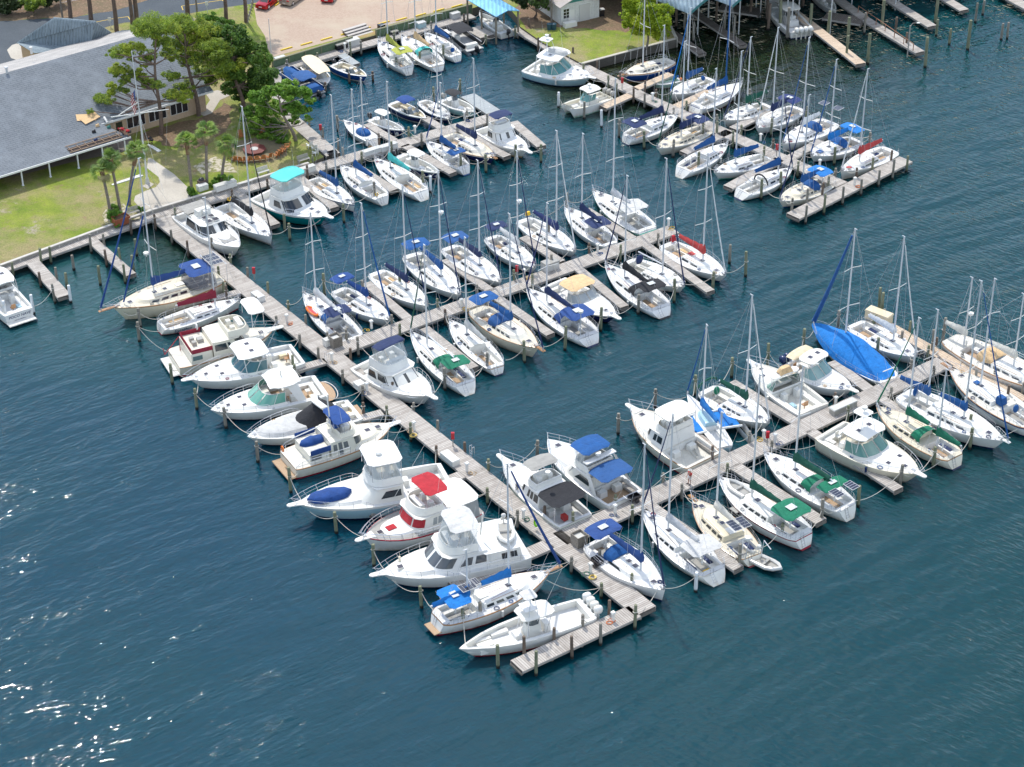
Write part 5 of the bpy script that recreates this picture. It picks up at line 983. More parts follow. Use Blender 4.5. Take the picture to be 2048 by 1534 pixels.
# ---- left edge
def pocox(r, h):
    hatch(r, h.L * .42, .5, h.z(.4) + 1.6, .9); hatch(r, h.L * .42, -.5, h.z(.4) + 1.6, .9); text(r, 'FORT WALTON BEACH', .12, (-.04, 0, h.fa * .35), (R(90), 0, R(-90)), 'navy')
express('lettered cruiser at the left edge', 'white hardtop cruiser with dark blue lettering across its transom', 'L', (-230, 560), (130, 935), wind=(.36, .62), top='hard', ht=(.22, .5), glass=(.3, .36, .38), wellt=(.04, .3), B=3.6, hatches=2, rail0=.3, text_=('POCO NAVE', 'navy', .46, .7), boot='black', extra=pocox, ff=1.6, fa=1.3, plat='white')
def hung():
    p = at(*fx('E', (1790, 1150)), .6); r = empty('dinghy', (p.x, p.y, .15), R(-40)); tag(r, 'grey inflatable dinghy hanging behind the cream sloop', 'dinghy')
    g = dinghy(None, 0, 0, .35, 3.1, 1.6, 0); g.build('inflatable_hull', [gel('lgrey'), gel('grey')], r); outboard(r, -1.6, 0, .7, 'lgrey', .6)
hung()
# ------------------------------------------------------------ water, land, buildings
LZ = 1.2
def waterm():
    m, n, p = nodemat('bay_water'); v = geo(n)
    deep, sea = (.0005, .041, .072), (.002, .047, .062)
    big = ramp(n, noise(n, .02, 3, .5, v), .35, .68)
    c = mix(n, deep, sea, big)
    sep = n.nodes.new("ShaderNodeSeparateXYZ"); n.links.new(v, sep.inputs[0])
    c = mix(n, c, (.004, .045, .052), ramp(n, sep.outputs[0], -25, 45))
    for (x, y, r, cc) in ((250, 540, 26, (.014, .07, .075)), (1230, 150, 17, (.030, .036, .010)), (1450, 120, 30, (.010, .018, .007)), (420, 470, 12, (.012, .03, .02))):  # shore tints; the dark green one paints the reflection by the covered slips
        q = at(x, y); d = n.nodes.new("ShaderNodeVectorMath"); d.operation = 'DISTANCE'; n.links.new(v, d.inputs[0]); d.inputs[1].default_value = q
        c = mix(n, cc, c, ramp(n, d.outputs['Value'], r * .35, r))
    n.links.new(c, p.inputs['Base Color']); p.inputs['Roughness'].default_value = .04; p.inputs['IOR'].default_value = 1.36
    p.inputs['Subsurface Weight'].default_value = 1; p.inputs['Subsurface Radius'].default_value = (.7, 1.3, 1.6); p.inputs['Subsurface Scale'].default_value = 1.0
    gust = ramp(n, noise(n, .045, 4, .65, v, (1, 3.6, 1), R(34)), .38, .64)
    chop = noise(n, .8, 1.5, .5, v, (1, 2.8, 1), R(35)); chop2 = noise(n, .75, 1.5, .5, v, (1, 3.0, 1), R(-38)); rip = noise(n, 3.0, 2, .6, v, (1, 2.0, 1), R(30)); swell = noise(n, .14, 2, .5, v, (1, 2.6, 1), R(34))
    chop = mix(n, chop, chop2, ramp(n, sep.outputs[0], -30, 40))
    b1 = bump(n, p, swell, .4, 1)
    bc = n.nodes.new("ShaderNodeBump"); bc.inputs['Distance'].default_value = .165; n.links.new(chop, bc.inputs['Height']); n.links.new(b1, bc.inputs['Normal']); gs = n.nodes.new("ShaderNodeMapRange"); n.links.new(gust, gs.inputs[0]); gs.inputs[3].default_value = .38; n.links.new(gs.outputs[0], bc.inputs['Strength']); b2 = bc.outputs[0]
    bb = n.nodes.new("ShaderNodeBump"); bb.inputs['Distance'].default_value = .03; n.links.new(rip, bb.inputs['Height']); n.links.new(b2, bb.inputs['Normal'])
    s_ = n.nodes.new("ShaderNodeMapRange"); n.links.new(gust, s_.inputs[0]); s_.inputs[3].default_value = .12; s_.inputs[4].default_value = 1.0
    n.links.new(s_.outputs[0], bb.inputs['Strength']); n.links.new(bb.outputs[0], p.inputs['Normal'])
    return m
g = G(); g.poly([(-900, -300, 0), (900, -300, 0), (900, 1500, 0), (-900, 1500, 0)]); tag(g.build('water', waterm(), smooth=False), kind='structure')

def grassm():
    m, n, p = nodemat('lawn_grass'); v = geo(n)
    a = mix(n, (.15, .23, .014), (.28, .33, .035), ramp(n, noise(n, .35, 4, .6, v), .35, .65))
    a = mix(n, a, (.34, .29, .13), ramp(n, noise(n, .13, 5, .65, v), .44, .60))
    a = mix(n, a, (.42, .36, .27), ramp(n, noise(n, .22, 6, .7, v), .60, .68))
    a = mix(n, a, (.07, .09, .02), ramp(n, noise(n, 7, 4, .8, v), .42, .78)); a = mix(n, a, (.26, .17, .10), ramp(n, noise(n, 1.1, 5, .75, v), .56, .72))
    n.links.new(a, p.inputs['Base Color']); p.inputs['Roughness'].default_value = .95; bump(n, p, noise(n, 12, 3, .7, v), .08); return m
def speck(name, c1, c2, c3, s1=.3, s2=6, bd=.03, rough=.9, th=(.5, .7)):
    m, n, p = nodemat(name); v = geo(n)
    a = mix(n, c1, c2, ramp(n, noise(n, s1, 5, .65, v), .35, .68)); a = mix(n, a, c3, ramp(n, noise(n, s2, 4, .7, v), *th))
    n.links.new(a, p.inputs['Base Color']); p.inputs['Roughness'].default_value = rough; bump(n, p, noise(n, s2, 3, .7, v), bd); return m
asphalt = speck('asphalt', (.055, .07, .085), (.085, .1, .115), (.04, .05, .06), .12, 8)
litter = speck('leaf_litter', (.13, .10, .05), (.19, .115, .07), (.30, .19, .12), .5, 3.5, .08)
concrete = speck('path_concrete', (.50, .46, .39), (.42, .38, .32), (.36, .33, .28), .25, 5, .01)
sandm = speck('bare_sand', (.50, .45, .36), (.36, .31, .2), (.17, .17, .05), .9, 1.8, .03, .9, (.45, .6))
soil = speck('mulch', (.10, .055, .035), (.14, .08, .05), (.2, .12, .08), .6, 5, .06)
def paverm():
    m, n, p = nodemat('brick_pavers'); v = geo(n); b = n.nodes.new("ShaderNodeTexBrick"); b.inputs['Scale'].default_value = 2.2; n.links.new(v, b.inputs[0])
    b.inputs['Color1'].default_value = (.38, .27, .20, 1); b.inputs['Color2'].default_value = (.46, .35, .27, 1); b.inputs['Mortar'].default_value = (.32, .25, .19, 1)
    a = mix(n, b.outputs[0], (.44, .36, .27), ramp(n, noise(n, .2, 4, .6, v), .45, .7)); n.links.new(a, p.inputs['Base Color']); p.inputs['Roughness'].default_value = .9; return m
def ground(name, pts, m, dz=0.0, f='F', wob=0, z=LZ, kind='structure'):
    P_ = [at(*fx(f, q), z + dz) for q in pts]
    if wob:
        o = []
        for i, a in enumerate(P_):
            b_ = P_[(i + 1) % len(P_)]; k = max(1, int((b_ - a).length / 1.2))
            for j in range(k): q = lerp(a, b_, j / k); o.append(q + Vector((random.uniform(-wob, wob), random.uniform(-wob, wob), 0)))
        P_ = o
    g = G(); g.poly(P_); return tag(g.build(name, m, smooth=False), kind=kind)
# mainland with its sea wall edge; the same outline closes the basin
shore = [(-500, 692), (0, 533), (304, 422), (618, 327), (648, 314), (560, 230), (541, 190), (540, 150), (545, 127), (943, 17), (1003, -2), (1037, 38), (1040, 53), (1084, 84), (1163, 127), (1353, 77), (1322, 8), (1300, -60), (1260, -150), (1200, -260), (-600, -260), (-900, 300)]
P_ = [at(x, y, LZ) for x, y in shore]
g = G(); g.poly(P_); tag(g.build('lawn', grassm(), smooth=False), kind='structure')
g = G()
for a, b_ in zip(P_[:18], P_[1:19]): g.poly([a, b_, (b_.x, b_.y, -1.5), (a.x, a.y, -1.5)][::-1])
tag(g.build('bank_edge', speck('bank_mud', (.1, .09, .07), (.14, .12, .09), (.06, .06, .05)), smooth=False), kind='structure')
g = G(); g.poly([(25, 304, -.5), (1200, 330, -.5), (1200, 1400, 1.0), (25, 1400, 1.0)]); tag(g.build('far_land', grassm(), smooth=False), kind='structure')

ground('road', [(-60, 46), (70, 38), (155, 33), (240, 18), (330, -12), (420, -60), (640, -60), (565, -6), (500, 8), (440, 16), (400, 23), (345, 33), (330, 40), (250, 45), (212, 54), (200, 60), (100, 80), (20, 110), (10, 150), (-80, 180)], asphalt, .004)
ground('road', [(-80, 120), (10, 100), (30, 90), (36, 118), (20, 150), (-80, 170)], asphalt, .008)
ground('leaf_litter', [(-60, 46), (70, 38), (155, 33), (240, 18), (330, -12), (420, -60), (-60, -60)], litter, .012, wob=.3)
ground('parking_lot', [(508, 14), (570, -6), (640, -60), (1300, -260), (1120, -60), (985, -10), (935, 6), (545, 114), (536, 98), (530, 72), (514, 48)], paverm(), .008)
ground('mulch_strip', [(545, 116), (943, 8), (943, 16), (545, 125)], speck('plant_bed', (.3, .26, .1), (.34, .2, .08), (.12, .2, .03), .8, 3), .012)
ground('leaf_litter', [(290, 262), (396, 238), (425, 222), (452, 205), (470, 212), (462, 235), (445, 262), (425, 285), (380, 300), (330, 292), (300, 280), (262, 290)], litter, .012, wob=.5)
ground('leaf_litter', [(330, 60), (460, 50), (500, 110), (470, 170), (420, 150), (350, 90)], litter, .02, wob=.6)
ground('leaf_litter', [(1030, 20), (1040, 0), (1130, -50), (1340, -30), (1315, 20), (1255, 62), (1170, 58), (1060, 55)], litter, .012, wob=.6)
ground('grass_verge', [(352, 36), (440, 20), (502, 10), (512, 48), (528, 72), (520, 100), (460, 60), (390, 50)], grassm(), .03)
ground('path', [(422, 183), (436, 180), (452, 187), (470, 182), (462, 190), (440, 200), (424, 226), (408, 232), (398, 228), (412, 212), (420, 200), (412, 188)], concrete, .024)
ground('path', [(296, 316), (302, 316), (322, 330), (348, 348), (379, 378), (384, 390), (374, 398), (308, 419), (283, 420), (268, 402), (270, 392), (290, 382), (312, 374), (320, 364), (317, 354), (294, 336)], concrete, .024)
ground('patio', [(0, 358), (60, 345), (140, 325), (262, 300), (268, 286), (258, 262), (230, 268), (0, 330)], speck('patio_slab', (.2, .17, .15), (.26, .22, .2), (.15, .13, .12)), .016)
ground('bare_sand', [(420, 316), (440, 312), (458, 318), (466, 332), (455, 346), (432, 352), (412, 346), (408, 330)], sandm, .016, wob=1.3)
ground('bare_sand', [(205, 430), (222, 418), (262, 405), (285, 420), (270, 440), (240, 448), (215, 445)], sandm, .016, wob=1.0)
ground('fire_circle', [(448, 300), (470, 284), (510, 276), (550, 280), (574, 296), (572, 312), (545, 322), (500, 328), (462, 322)], speck('worn_ground', (.16, .14, .08), (.2, .17, .1), (.26, .2, .13)), .012, wob=.3)

# sea wall cap and green retaining wall
def wallrun(name, pts, zlo, zhi, th, m, label, cat, cap=None, f='F', zr=None):
    P_ = [at(*fx(f, q), zr if zr is not None else zhi) for q in pts]; g = G()
    for a, b_ in zip(P_, P_[1:]):
        d = b_ - a; L = Vector((d.x, d.y)).length; g.box(((a.x + b_.x) / 2, (a.y + b_.y) / 2, (zlo + zhi) / 2), (L, th, zhi - zlo), math.atan2(d.y, d.x), 0)
        if cap: g.box(((a.x + b_.x) / 2, (a.y + b_.y) / 2, zhi + .05), (L + .05, th + .14, .1), math.atan2(d.y, d.x), 1)
        n = int(L / 2.4)
        for i in range(n + 1):
            q = lerp(a, b_, i / max(1, n)); g.box((q.x, q.y, (zlo + zhi) / 2), (.14, th + .12, zhi - zlo - .02), math.atan2(d.y, d.x), 1 if cap else 0)
    return tag(g.build(name, [m, cap or m], smooth=False), label, cat)
tim = speck('bulkhead_timber', (.30, .28, .25), (.38, .36, .32), (.2, .19, .17), 1, 6)
wallrun('sea_wall', [(-200, 597), (0, 531), (304, 420), (617, 326)], -.8, LZ + .1, .22, tim, 'weathered timber bulkhead along the lawn behind the boardwalk', 'wall', cap=paint((.55, .52, .47), .8, .2, 'cap_board'))
wallrun('sea_wall', [(1165, 127), (1353, 77), (1340, 52)], -.8, LZ + .04, .3, speck('dark_bulkhead', (.09, .08, .065), (.13, .12, .1), (.05, .05, .04)), 'timber bulkhead with pale cap along the small lawn', 'wall', cap=paint((.5, .47, .4), .8, .2, 'cap_board2'))
gw = speck('green_stained_boards', (.09, .15, .08), (.13, .19, .11), (.07, .1, .06), .8, 5)
wallrun('retaining_wall', [(545, 122), (704, 74)], .3, 1.95, .16, gw, 'green stained retaining wall left of the steps to the quay', 'wall', cap=paint((.2, .2, .12), .8, .2, 'green_cap'))
wallrun('retaining_wall', [(752, 60), (943, 9)], .3, 1.95, .16, gw, 'green stained retaining wall right of the steps to the quay', 'wall', cap=paint((.2, .2, .12), .8, .2, 'green_cap'))
# steps
a, b_ = at(706, 84, .9), at(752, 70, .9); d = (b_ - a); rz = math.atan2(d.y, d.x); nrm = Vector((-math.sin(rz), math.cos(rz), 0)); g = G()
for i in range(5): q = (a + b_) / 2 + nrm * (i * .55 + .3); g.box((q.x, q.y, .9 + .06 + i * .2), (d.length, .56, .12), rz, 0); g.box((q.x, q.y + .0, .85 + i * .1), (d.length - .1, .3, .1 + i * .2), rz, 1)
tag(g.build('timber_steps', [paint((.5, .46, .42), .8, .2, 'tread'), paint((.12, .08, .07), .8, .2, 'riser')], smooth=False), 'broad timber steps from the parking lot down to the quay', 'steps')

# ---- club house
shingle = None
def shinglem(name, c1, c2):
    m, n, p = nodemat(name); v = geo(n); t = n.nodes.new("ShaderNodeTexCoord")
    b = n.nodes.new("ShaderNodeTexBrick"); b.inputs['Scale'].default_value = 1.0; b.inputs['Brick Width'].default_value = .9; b.inputs['Row Height'].default_value = .32; b.inputs['Mortar Size'].default_value = .03
    mp = n.nodes.new("ShaderNodeMapping"); mp.inputs['Rotation'].default_value = (0, 0, -BRZ); n.links.new(v, mp.inputs[0]); n.links.new(mp.outputs[0], b.inputs[0])
    b.inputs['Color1'].default_value = (*c1, 1); b.inputs['Color2'].default_value = (*c2, 1); b.inputs['Mortar'].default_value = (*[x * .6 for x in c1], 1)
    a = mix(n, b.outputs[0], tuple(x * 1.25 for x in c2), ramp(n, noise(n, .35, 5, .7, v), .45, .75)); a = mix(n, a, tuple(x * .6 for x in c1), ramp(n, noise(n, 5, 3, .8, v), .55, .8))
    n.links.new(a, p.inputs['Base Color']); p.inputs['Roughness'].default_value = .92; return m
e0, e1 = at(0, 352, 3.5), at(265, 271, 3.5); BRZ = math.atan2(e1.y - e0.y, e1.x - e0.x)
ux = Vector((math.cos(BRZ), math.sin(BRZ), 0)); uy = Vector((-ux.y, ux.x, 0))
def BP(o, a, b_, z): q = o + ux * a + uy * b_; return Vector((q.x, q.y, z))
def proj(o, p): d = p - o; return d.dot(ux), d.dot(uy)
club = empty('club_house', (e1.x, e1.y, LZ), 0); tag(club, 'long club house with a grey shingle roof and tan walls, partly re-roofed', 'building')
O_ = e1.copy(); O_.z = 0
def loc(v): return Vector(v) - club.location
RG = shinglem('grey_shingles', (.155, .175, .195), (.175, .195, .215)); RL = shinglem('sunlit_shingles', (.33, .32, .31), (.40, .38, .36))  # back slope shingles are coloured lighter to paint in the sunlight on them
xr, yr = proj(O_, at(253, 78, 8.6)); xe, ye = proj(O_, at(413, 186, 4.2)); xb, yb = proj(O_, at(229, 238, 4.2))
xend = proj(O_, at(425, 180, 4.2))[0]; X0 = -75.0
zR = 8.6; zP = 4.2; yP = (ye + yb) / 2; yF = yr + (yr - yP) * 1.0
rx = proj(O_, at(330, 50, 8.6))[0]
g = G()
A = lambda a, b_, z: loc(BP(O_, a, b_, z))
yj = yP if True else 0
# main slope facing the lawn, hip at the far end, back slope
g.poly([A(X0, yP, zP), A(xend, yP, zP), A(rx, yr, zR), A(X0, yr, zR)], 0)
g.poly([A(xend, yP, zP), A(xend, yF, zP), A(rx, yr, zR)], 0)
g.poly([A(X0, yr, zR), A(rx, yr, zR), A(xend, yF, zP), A(X0, yF, zP)], 1)
g.poly([A(X0, 0, 3.5), A(-.4, 0, 3.5), A(-2.2, yP, zP + .02), A(X0, yP, zP + .02)], 0)
rf = g.build('roof', [RG, RL], club, smooth=False); sol = rf.modifiers.new('thickness', 'SOLIDIFY'); sol.thickness = .22; sol.offset = -1
g = G()
for (p0, p1) in ((A(X0, -.05, 3.38), A(-.3, -.05, 3.38)), (A(-2.2, yP - .06, zP - .12), A(xend, yP - .06, zP - .12))):
    d = p1 - p0; g.box((p0 + p1) / 2, (d.length, .1, .24), math.atan2(d.y, d.x))
g.build('fascia', paint((.75, .75, .74), .5, .1, 'white_trim'), club, smooth=False)
g = G(); wy = yP + .9; wx = xend - .9
for (a0, b0, a1, b1) in ((X0, wy, wx, wy), (wx, wy, wx, yF - .9), (X0, yF - .9, wx, yF - .9)):
    p0, p1 = A(a0, b0, LZ), A(a1, b1, LZ); d = p1 - p0; g.box(((p0 + p1) / 2) + Vector((0, 0, 1.45)), (Vector((d.x, d.y)).length + .2, .22, 2.95), math.atan2(d.y, d.x))
g.build('wall', speck('tan_stucco', (.5, .36, .24), (.55, .40, .28), (.42, .3, .2), .4, 4), club, smooth=False)
def wallbox(name, xa, xb_, z0, z1, m, off=.14, par=None, th=.06):
    p0, p1 = A(xa, wy - off, 0), A(xb_, wy - off, 0); d = p1 - p0; g = G(); c = (p0 + p1) / 2; g.box((c.x, c.y, (z0 + z1) / 2 - LZ), (Vector((d.x, d.y)).length, th, z1 - z0), math.atan2(d.y, d.x)); return g.build(name, m, par or club, smooth=False)
def wx_at(x, y, z): return proj(O_, at(x, y, z))[0]
dk = glassm((.02, .02, .025), .15, 'house_glass')
for (xa, ya, xb_, yb_) in ((262, 258, 298, 247), (306, 245, 340, 234), (348, 231, 382, 220)):
    a_, b2 = wx_at(xa, ya, 2.4), wx_at(xb_, yb_, 2.4); f = wallbox('window', a_, b2, 2.0, 3.55, paint((.72, .7, .66), .5, .1, 'window_frame'), .13)
    n = 3
    for k in range(n): wallbox('pane', lerp(a_, b2, k / n) + .06, lerp(a_, b2, (k + 1) / n) - .06, 2.08, 3.47, dk, .17, f, .03)
wallbox('door', wx_at(238, 268, 2.0), wx_at(250, 264, 2.0), 1.25, 3.3, dk, .15)
for i, (x, y) in enumerate(((45, 370), (100, 353), (157, 336), (208, 322), (250, 306))):   # porch posts
    b0 = at(x, y, LZ); p0, _ = proj(O_, b0); q = A(p0, .25, LZ); g = G(); g.box(q + Vector((0, 0, 1.1)), (.16, .16, 2.25), BRZ); g.box(q + Vector((0, 0, .05)), (.26, .26, .1), BRZ); g.build('porch_post', paint((.72, .73, .74), .5, .1, 'post_white'), club, smooth=False)
# exposed rafters at the porch corner
g = G()
p0, p1 = A(-9.2, .25, 3.62), A(-1.2, .25, 3.62); d = p1 - p0
for i in range(7):
    q = A(-8.2 + i * 1.1, .9, 3.76); g.box(q, (.06, 1.5, .08), BRZ, 0, ry=0)
for b0, z0 in ((.25, 3.66), (1.0, 3.78), (2.0, 3.92)): q = A(-4.9, b0 * .8, z0 - .02); g.box(q, (7.2, .08, .08), BRZ, 0)
g.build('exposed_rafter', paint((.36, .25, .17), .8, .3, 'lumber'), club, smooth=False)
g = G(); q = A(-5.2, 1.1, 3.70); g.poly([A(-8.5, .15, 3.60), A(-1.2, .15, 3.60), A(-1.6, 1.6, 3.76), A(-8.5, 1.6, 3.76)]); g.build('roof_gap_shade', paint((.06, .045, .04), .9, .2, 'roof_void_shade'), club, smooth=False)  # dark sheet painted as the shade inside the roof opening
# wing with a hipped roof behind
wing = empty('hipped_annex', (0, 0, LZ)); w0_ = at(*fx('S', (640, 500)), 3.6); wing.location = (w0_.x, w0_.y, LZ); tag(wing, 'small hipped roof annex behind the long club house', 'building')
def Wp(x, y, z): q = at(*fx('S', (x, y)), z); return q - wing.location
V1, V2, V3, V4 = Wp(195, 497, 3.8), Wp(400, 622, 3.8), Wp(1050, 560, 3.8), Wp(1320, 395, 3.8); R1, R2 = Wp(628, 208, 7.6), Wp(1110, 250, 7.6); V5 = V1 + (V4 - V3) * 1.5
g = G(); g.poly([V1, V2, V3, R1]); g.poly([V3, V4, R2, R1]); g.poly([V1, R1, R2, V4 + (V1 - V2) * .8]); g.poly([V4, V4 + (V1 - V2) * .8, R2]); wr = g.build('roof', shinglem('blue_grey_shingles', (.17, .22, .25), (.22, .27, .30)), wing, smooth=False); sm = wr.modifiers.new('t', 'SOLIDIFY'); sm.thickness = .2; sm.offset = -1
g = G(); vs = [lerp(v_, (V1 + V2 + V3 + V4) / 4, .08) for v_ in (V1, V2, V3, V4)]
for a, b_ in zip(vs, vs[1:] + vs[:1]): g.poly([(a.x, a.y, 0), (b_.x, b_.y, 0), (b_.x, b_.y, 2.5), (a.x, a.y, 2.5)])
g.build('wall', MATS.setdefault('ts', speck('tan_stucco_b', (.5, .34, .2), (.55, .38, .24), (.42, .3, .2))), wing, smooth=False)
ground('patio', [(14, 100), (24, 90), (36, 86), (58, 112), (60, 118), (40, 122), (22, 116)], concrete, .03)
# vents on the roof, plywood, tools
def roofz(p_):
    a_, b2 = proj(O_, p_)
    if b2 > yP: return zP + (zR - zP) * min(1, (b2 - yP) / (yr - yP))
    return 3.5 + (zP - 3.5) * b2 / yP
def on_roof(x, y, f='F'):
    z = 5.0
    for _ in range(12): z = roofz(at(*fx(f, (x, y)), z))
    q = at(*fx(f, (x, y)), z); return Vector((q.x, q.y, z))
sl1 = math.atan2(zR - zP, yr - yP)
def sheet(x, y, ang, label, f='F'):
    q = on_roof(x, y, f); g = G(); o = empty('plywood_sheet', q); g.box((0, 0, 0), (2.4, 1.2, .02)); M = Matrix.Rotation(BRZ, 4, 'Z') @ Matrix.Rotation(sl1, 4, 'X') @ Matrix.Rotation(ang, 4, 'Z')
    bpy.data.objects.remove(o); o = g.build('plywood_sheet', speck('plywood', (.68, .46, .24), (.74, .52, .3), (.6, .4, .2)), smooth=False); o.matrix_world = Matrix.Translation(q + Vector((0, 0, .16 if ang > 0 else .09))) @ M; tag(o, label, 'plywood', 'loose sheets on the roof')
sheet(172, 236, -.35, 'lower tan plywood sheet, mostly covered, on the grey roof'); sheet(180, 238, .22, 'upper tan plywood sheet lying across the other on the roof')
q = on_roof(209, 239); g = G(); g.tube([(0, 0, .3), (.6, -1.2, .12)], .16, 7); o = g.build('roofing_roll', gel('silver')); o.location = q; tag(o, 'silver roll of underlay lying beside the plywood', 'roll')
for (x, y, lb, c) in ((188, 265, 'dark tool bag on the grey porch roof', 'black'), (192, 282, 'small dark bucket near the open rafters', 'navy'), (195, 253, 'orange coil of air hose beside the plywood', 'tan'), (218, 256, 'green crumpled tarp piece on the porch roof', 'hgreen')):
    q = on_roof(x, y); g = G(); g.box((0, 0, .15), (.5, .32, .26), .4, 0, .8); g.box((.1, .1, .3), (.2, .2, .12), .1, 0, .7); o = g.build('tool_bag' if 'bag' in lb else 'bucket' if 'bucket' in lb else 'hose_coil' if 'hose' in lb else 'tarp_piece', canvas(c)); o.location = q; tag(o, lb, 'roofing gear')
for (x, y, lb) in ((14, 146, 'small white vent cap low on the roof ridge at left'), (63, 106, 'grey stove pipe vent behind the roof ridge')):
    q = on_roof(x, y); g = G(); g.tube([(0, 0, -.1), (0, 0, .7)], .16, 8); g.tube([(0, 0, .7), (0, 0, .85)], .24, 8); o = g.build('roof_vent', gel('silver')); o.location = q; tag(o, lb, 'vent')

# ---- white shed by the little lawn
def shed():
    a = at(*fx('X', (470, 290)), LZ); b_ = at(*fx('X', (900, 195)), LZ); d = b_ - a; rz = math.atan2(d.y, d.x); L = d.length
    r = empty('white_shed', (a.x, a.y, LZ), rz); tag(r, 'small white board shed with green gable and sloping metal roof', 'shed'); D = 9.0; hL, hR = 3.1, 3.1; pk = 4.5
    g = G(); g.poly([(0, 0, 0), (L, 0, 0), (L, 0, hR), (0, 0, hL)]); g.poly([(0, D, 0), (0, 0, 0), (0, 0, hL), (0, D, hL)]); g.poly([(L, 0, 0), (L, D, 0), (L, D, hR), (L, 0, hR)]); g.poly([(L, D, 0), (0, D, 0), (0, D, hL), (L, D, hR)])
    for i in range(1, int(L / .45)): g.box((i * .45, -.015, hL / 2), (.05, .03, hL - .02), 0, 0)
    g.build('wall', speck('white_boards', (.66, .66, .62), (.72, .72, .68), (.5, .5, .45)), r, smooth=False)
    g = G(); g.poly([(0, -.02, hL), (L, -.02, hR), (L * .5, -.02, pk)]); g.poly([(L, D, hL), (0, D, hR), (L * .5, D, pk)]); g.build('gable', paint((.05, .24, .2), .6, .1, 'green_gable'), r, smooth=False)
    g = G(); g.poly([(-.5, -.5, hL - .2), (L * .5, -.5, pk + .05), (L * .5, D + .5, pk + .05), (-.5, D + .5, hL - .2)]); g.poly([(L * .5, -.5, pk + .05), (L + .5, -.5, hR - .2), (L + .5, D + .5, hR - .2), (L * .5, D + .5, pk + .05)]); rf = g.build('roof', speck('shed_roof', (.4, .36, .33), (.5, .46, .42), (.3, .26, .24)), r, smooth=False); m_ = rf.modifiers.new('t', 'SOLIDIFY'); m_.thickness = .12
    g = G(); g.box((1.6, -.05, 1.05), (1.0, .08, 2.1)); dr = g.build('door', gel('white'), r, smooth=False); G().ball((1.25, -.12, 1.05), .05, 6, 4).build('handle', steel(), dr)
    g = G(); g.box((3.75, -.05, 1.25), (1.7, .08, 2.5)); g.build('door', gel('lgrey'), r, smooth=False)
    g = G(); g.box((.75, -.05, 1.7), (1.0, .08, 1.5)); w_ = g.build('window', gel('white'), r, smooth=False)
    for i in range(2):
        for k in range(3): G().box((.51 + i * .47, -.1, 1.2 + k * .48), (.4, .03, .4)).build('pane', dk, w_, smooth=False)
    o = G().box((.9, -.9, .35), (1.9, .8, .7)).build('white_locker', gel('white')); o.location = r.location; o.rotation_euler = r.rotation_euler; tag(o, 'low white locker against the shed wall under the window', 'locker')
shed()
# bins
for i, x in enumerate((335, 385)):
    q = at(*fx('X', (x, 335)), LZ); g = G(); g.tube([(0, 0, 0), (0, 0, .85)], .33, 10, r2=.38); g.ball((0, 0, .85), .4, 10, 4, 0, (1, 1, .35)); o = g.build('trash_bin', paint((.02, .07, .1), .5, .1, 'bin_blue')); o.location = q; tag(o, ('dark blue round bin nearer the utility pole by the shed' if i == 0 else 'dark blue round bin nearer the white shed'), 'bin', 'blue bins behind the tower yacht')
q = at(*fx('X', (930, 180)), LZ); g = G(); g.box((0, 0, .5), (.6, .6, 1.0), .3, 0, 1.1); g.box((0, 0, 1.05), (.68, .68, .1), .3, 1); o = g.build('wheeled_bin', [gel('black'), gel('silver')]); o.location = q; tag(o, 'black wheeled bin with grey lid at the shed corner', 'bin')

# ---- boat house with blue metal roof
def metalroof(name, c):
    m, n, p = nodemat(name); wv = n.nodes.new("ShaderNodeTexWave"); wv.inputs['Scale'].default_value = .55; wv.bands_direction = 'X'; t = n.nodes.new("ShaderNodeTexCoord"); n.links.new(t.outputs['Object'], wv.inputs[0])
    a = mix(n, tuple(x * .75 for x in c), c, ramp(n, wv.outputs[0], .1, .5)); a = mix(n, a, tuple(min(1, x * 1.3 + .05) for x in c), ramp(n, noise(n, .5, 4, .6), .5, .8)); n.links.new(a, p.inputs['Base Color']); p.inputs['Roughness'].default_value = .45; p.inputs['Metallic'].default_value = .2; bump(n, p, wv.outputs[0], .05); return m
a, b_ = at(*fx('A', (1440, 98)), 4.2), at(*fx('A', (1578, 62)), 4.2); c, d = at(*fx('A', (1262, -8)), 4.2), at(*fx('A', (1400, -40)), 4.2)
bh = empty('boat_lift_shed', (a.x, a.y, 0)); tag(bh, 'open boat lift shed with a ribbed sky blue metal roof', 'boat shed'); L_ = lambda v_: v_ - bh.location
g = G(); m1, m2 = (a + b_) / 2 + Vector((0, 0, .5)), (c + d) / 2 + Vector((0, 0, .5)); g.poly([L_(a), L_(m1), L_(m2), L_(c)]); g.poly([L_(m1), L_(b_), L_(d), L_(m2)]); o = g.build('roof', metalroof('blue_metal_roof', (.12, .36, .55)), bh, smooth=False); m_ = o.modifiers.new('t', 'SOLIDIFY'); m_.thickness = .1
for v_ in (a, b_, c, d, (a + c) / 2, (b_ + d) / 2): q = L_(lerp(v_, (a + b_ + c + d) / 4, .06)); G().tube([(q.x, q.y, -1), (q.x, q.y, 4.2)], .14, 7).build('post', speck('post_wood', (.2, .17, .12), (.24, .2, .15), (.14, .12, .1)), bh)
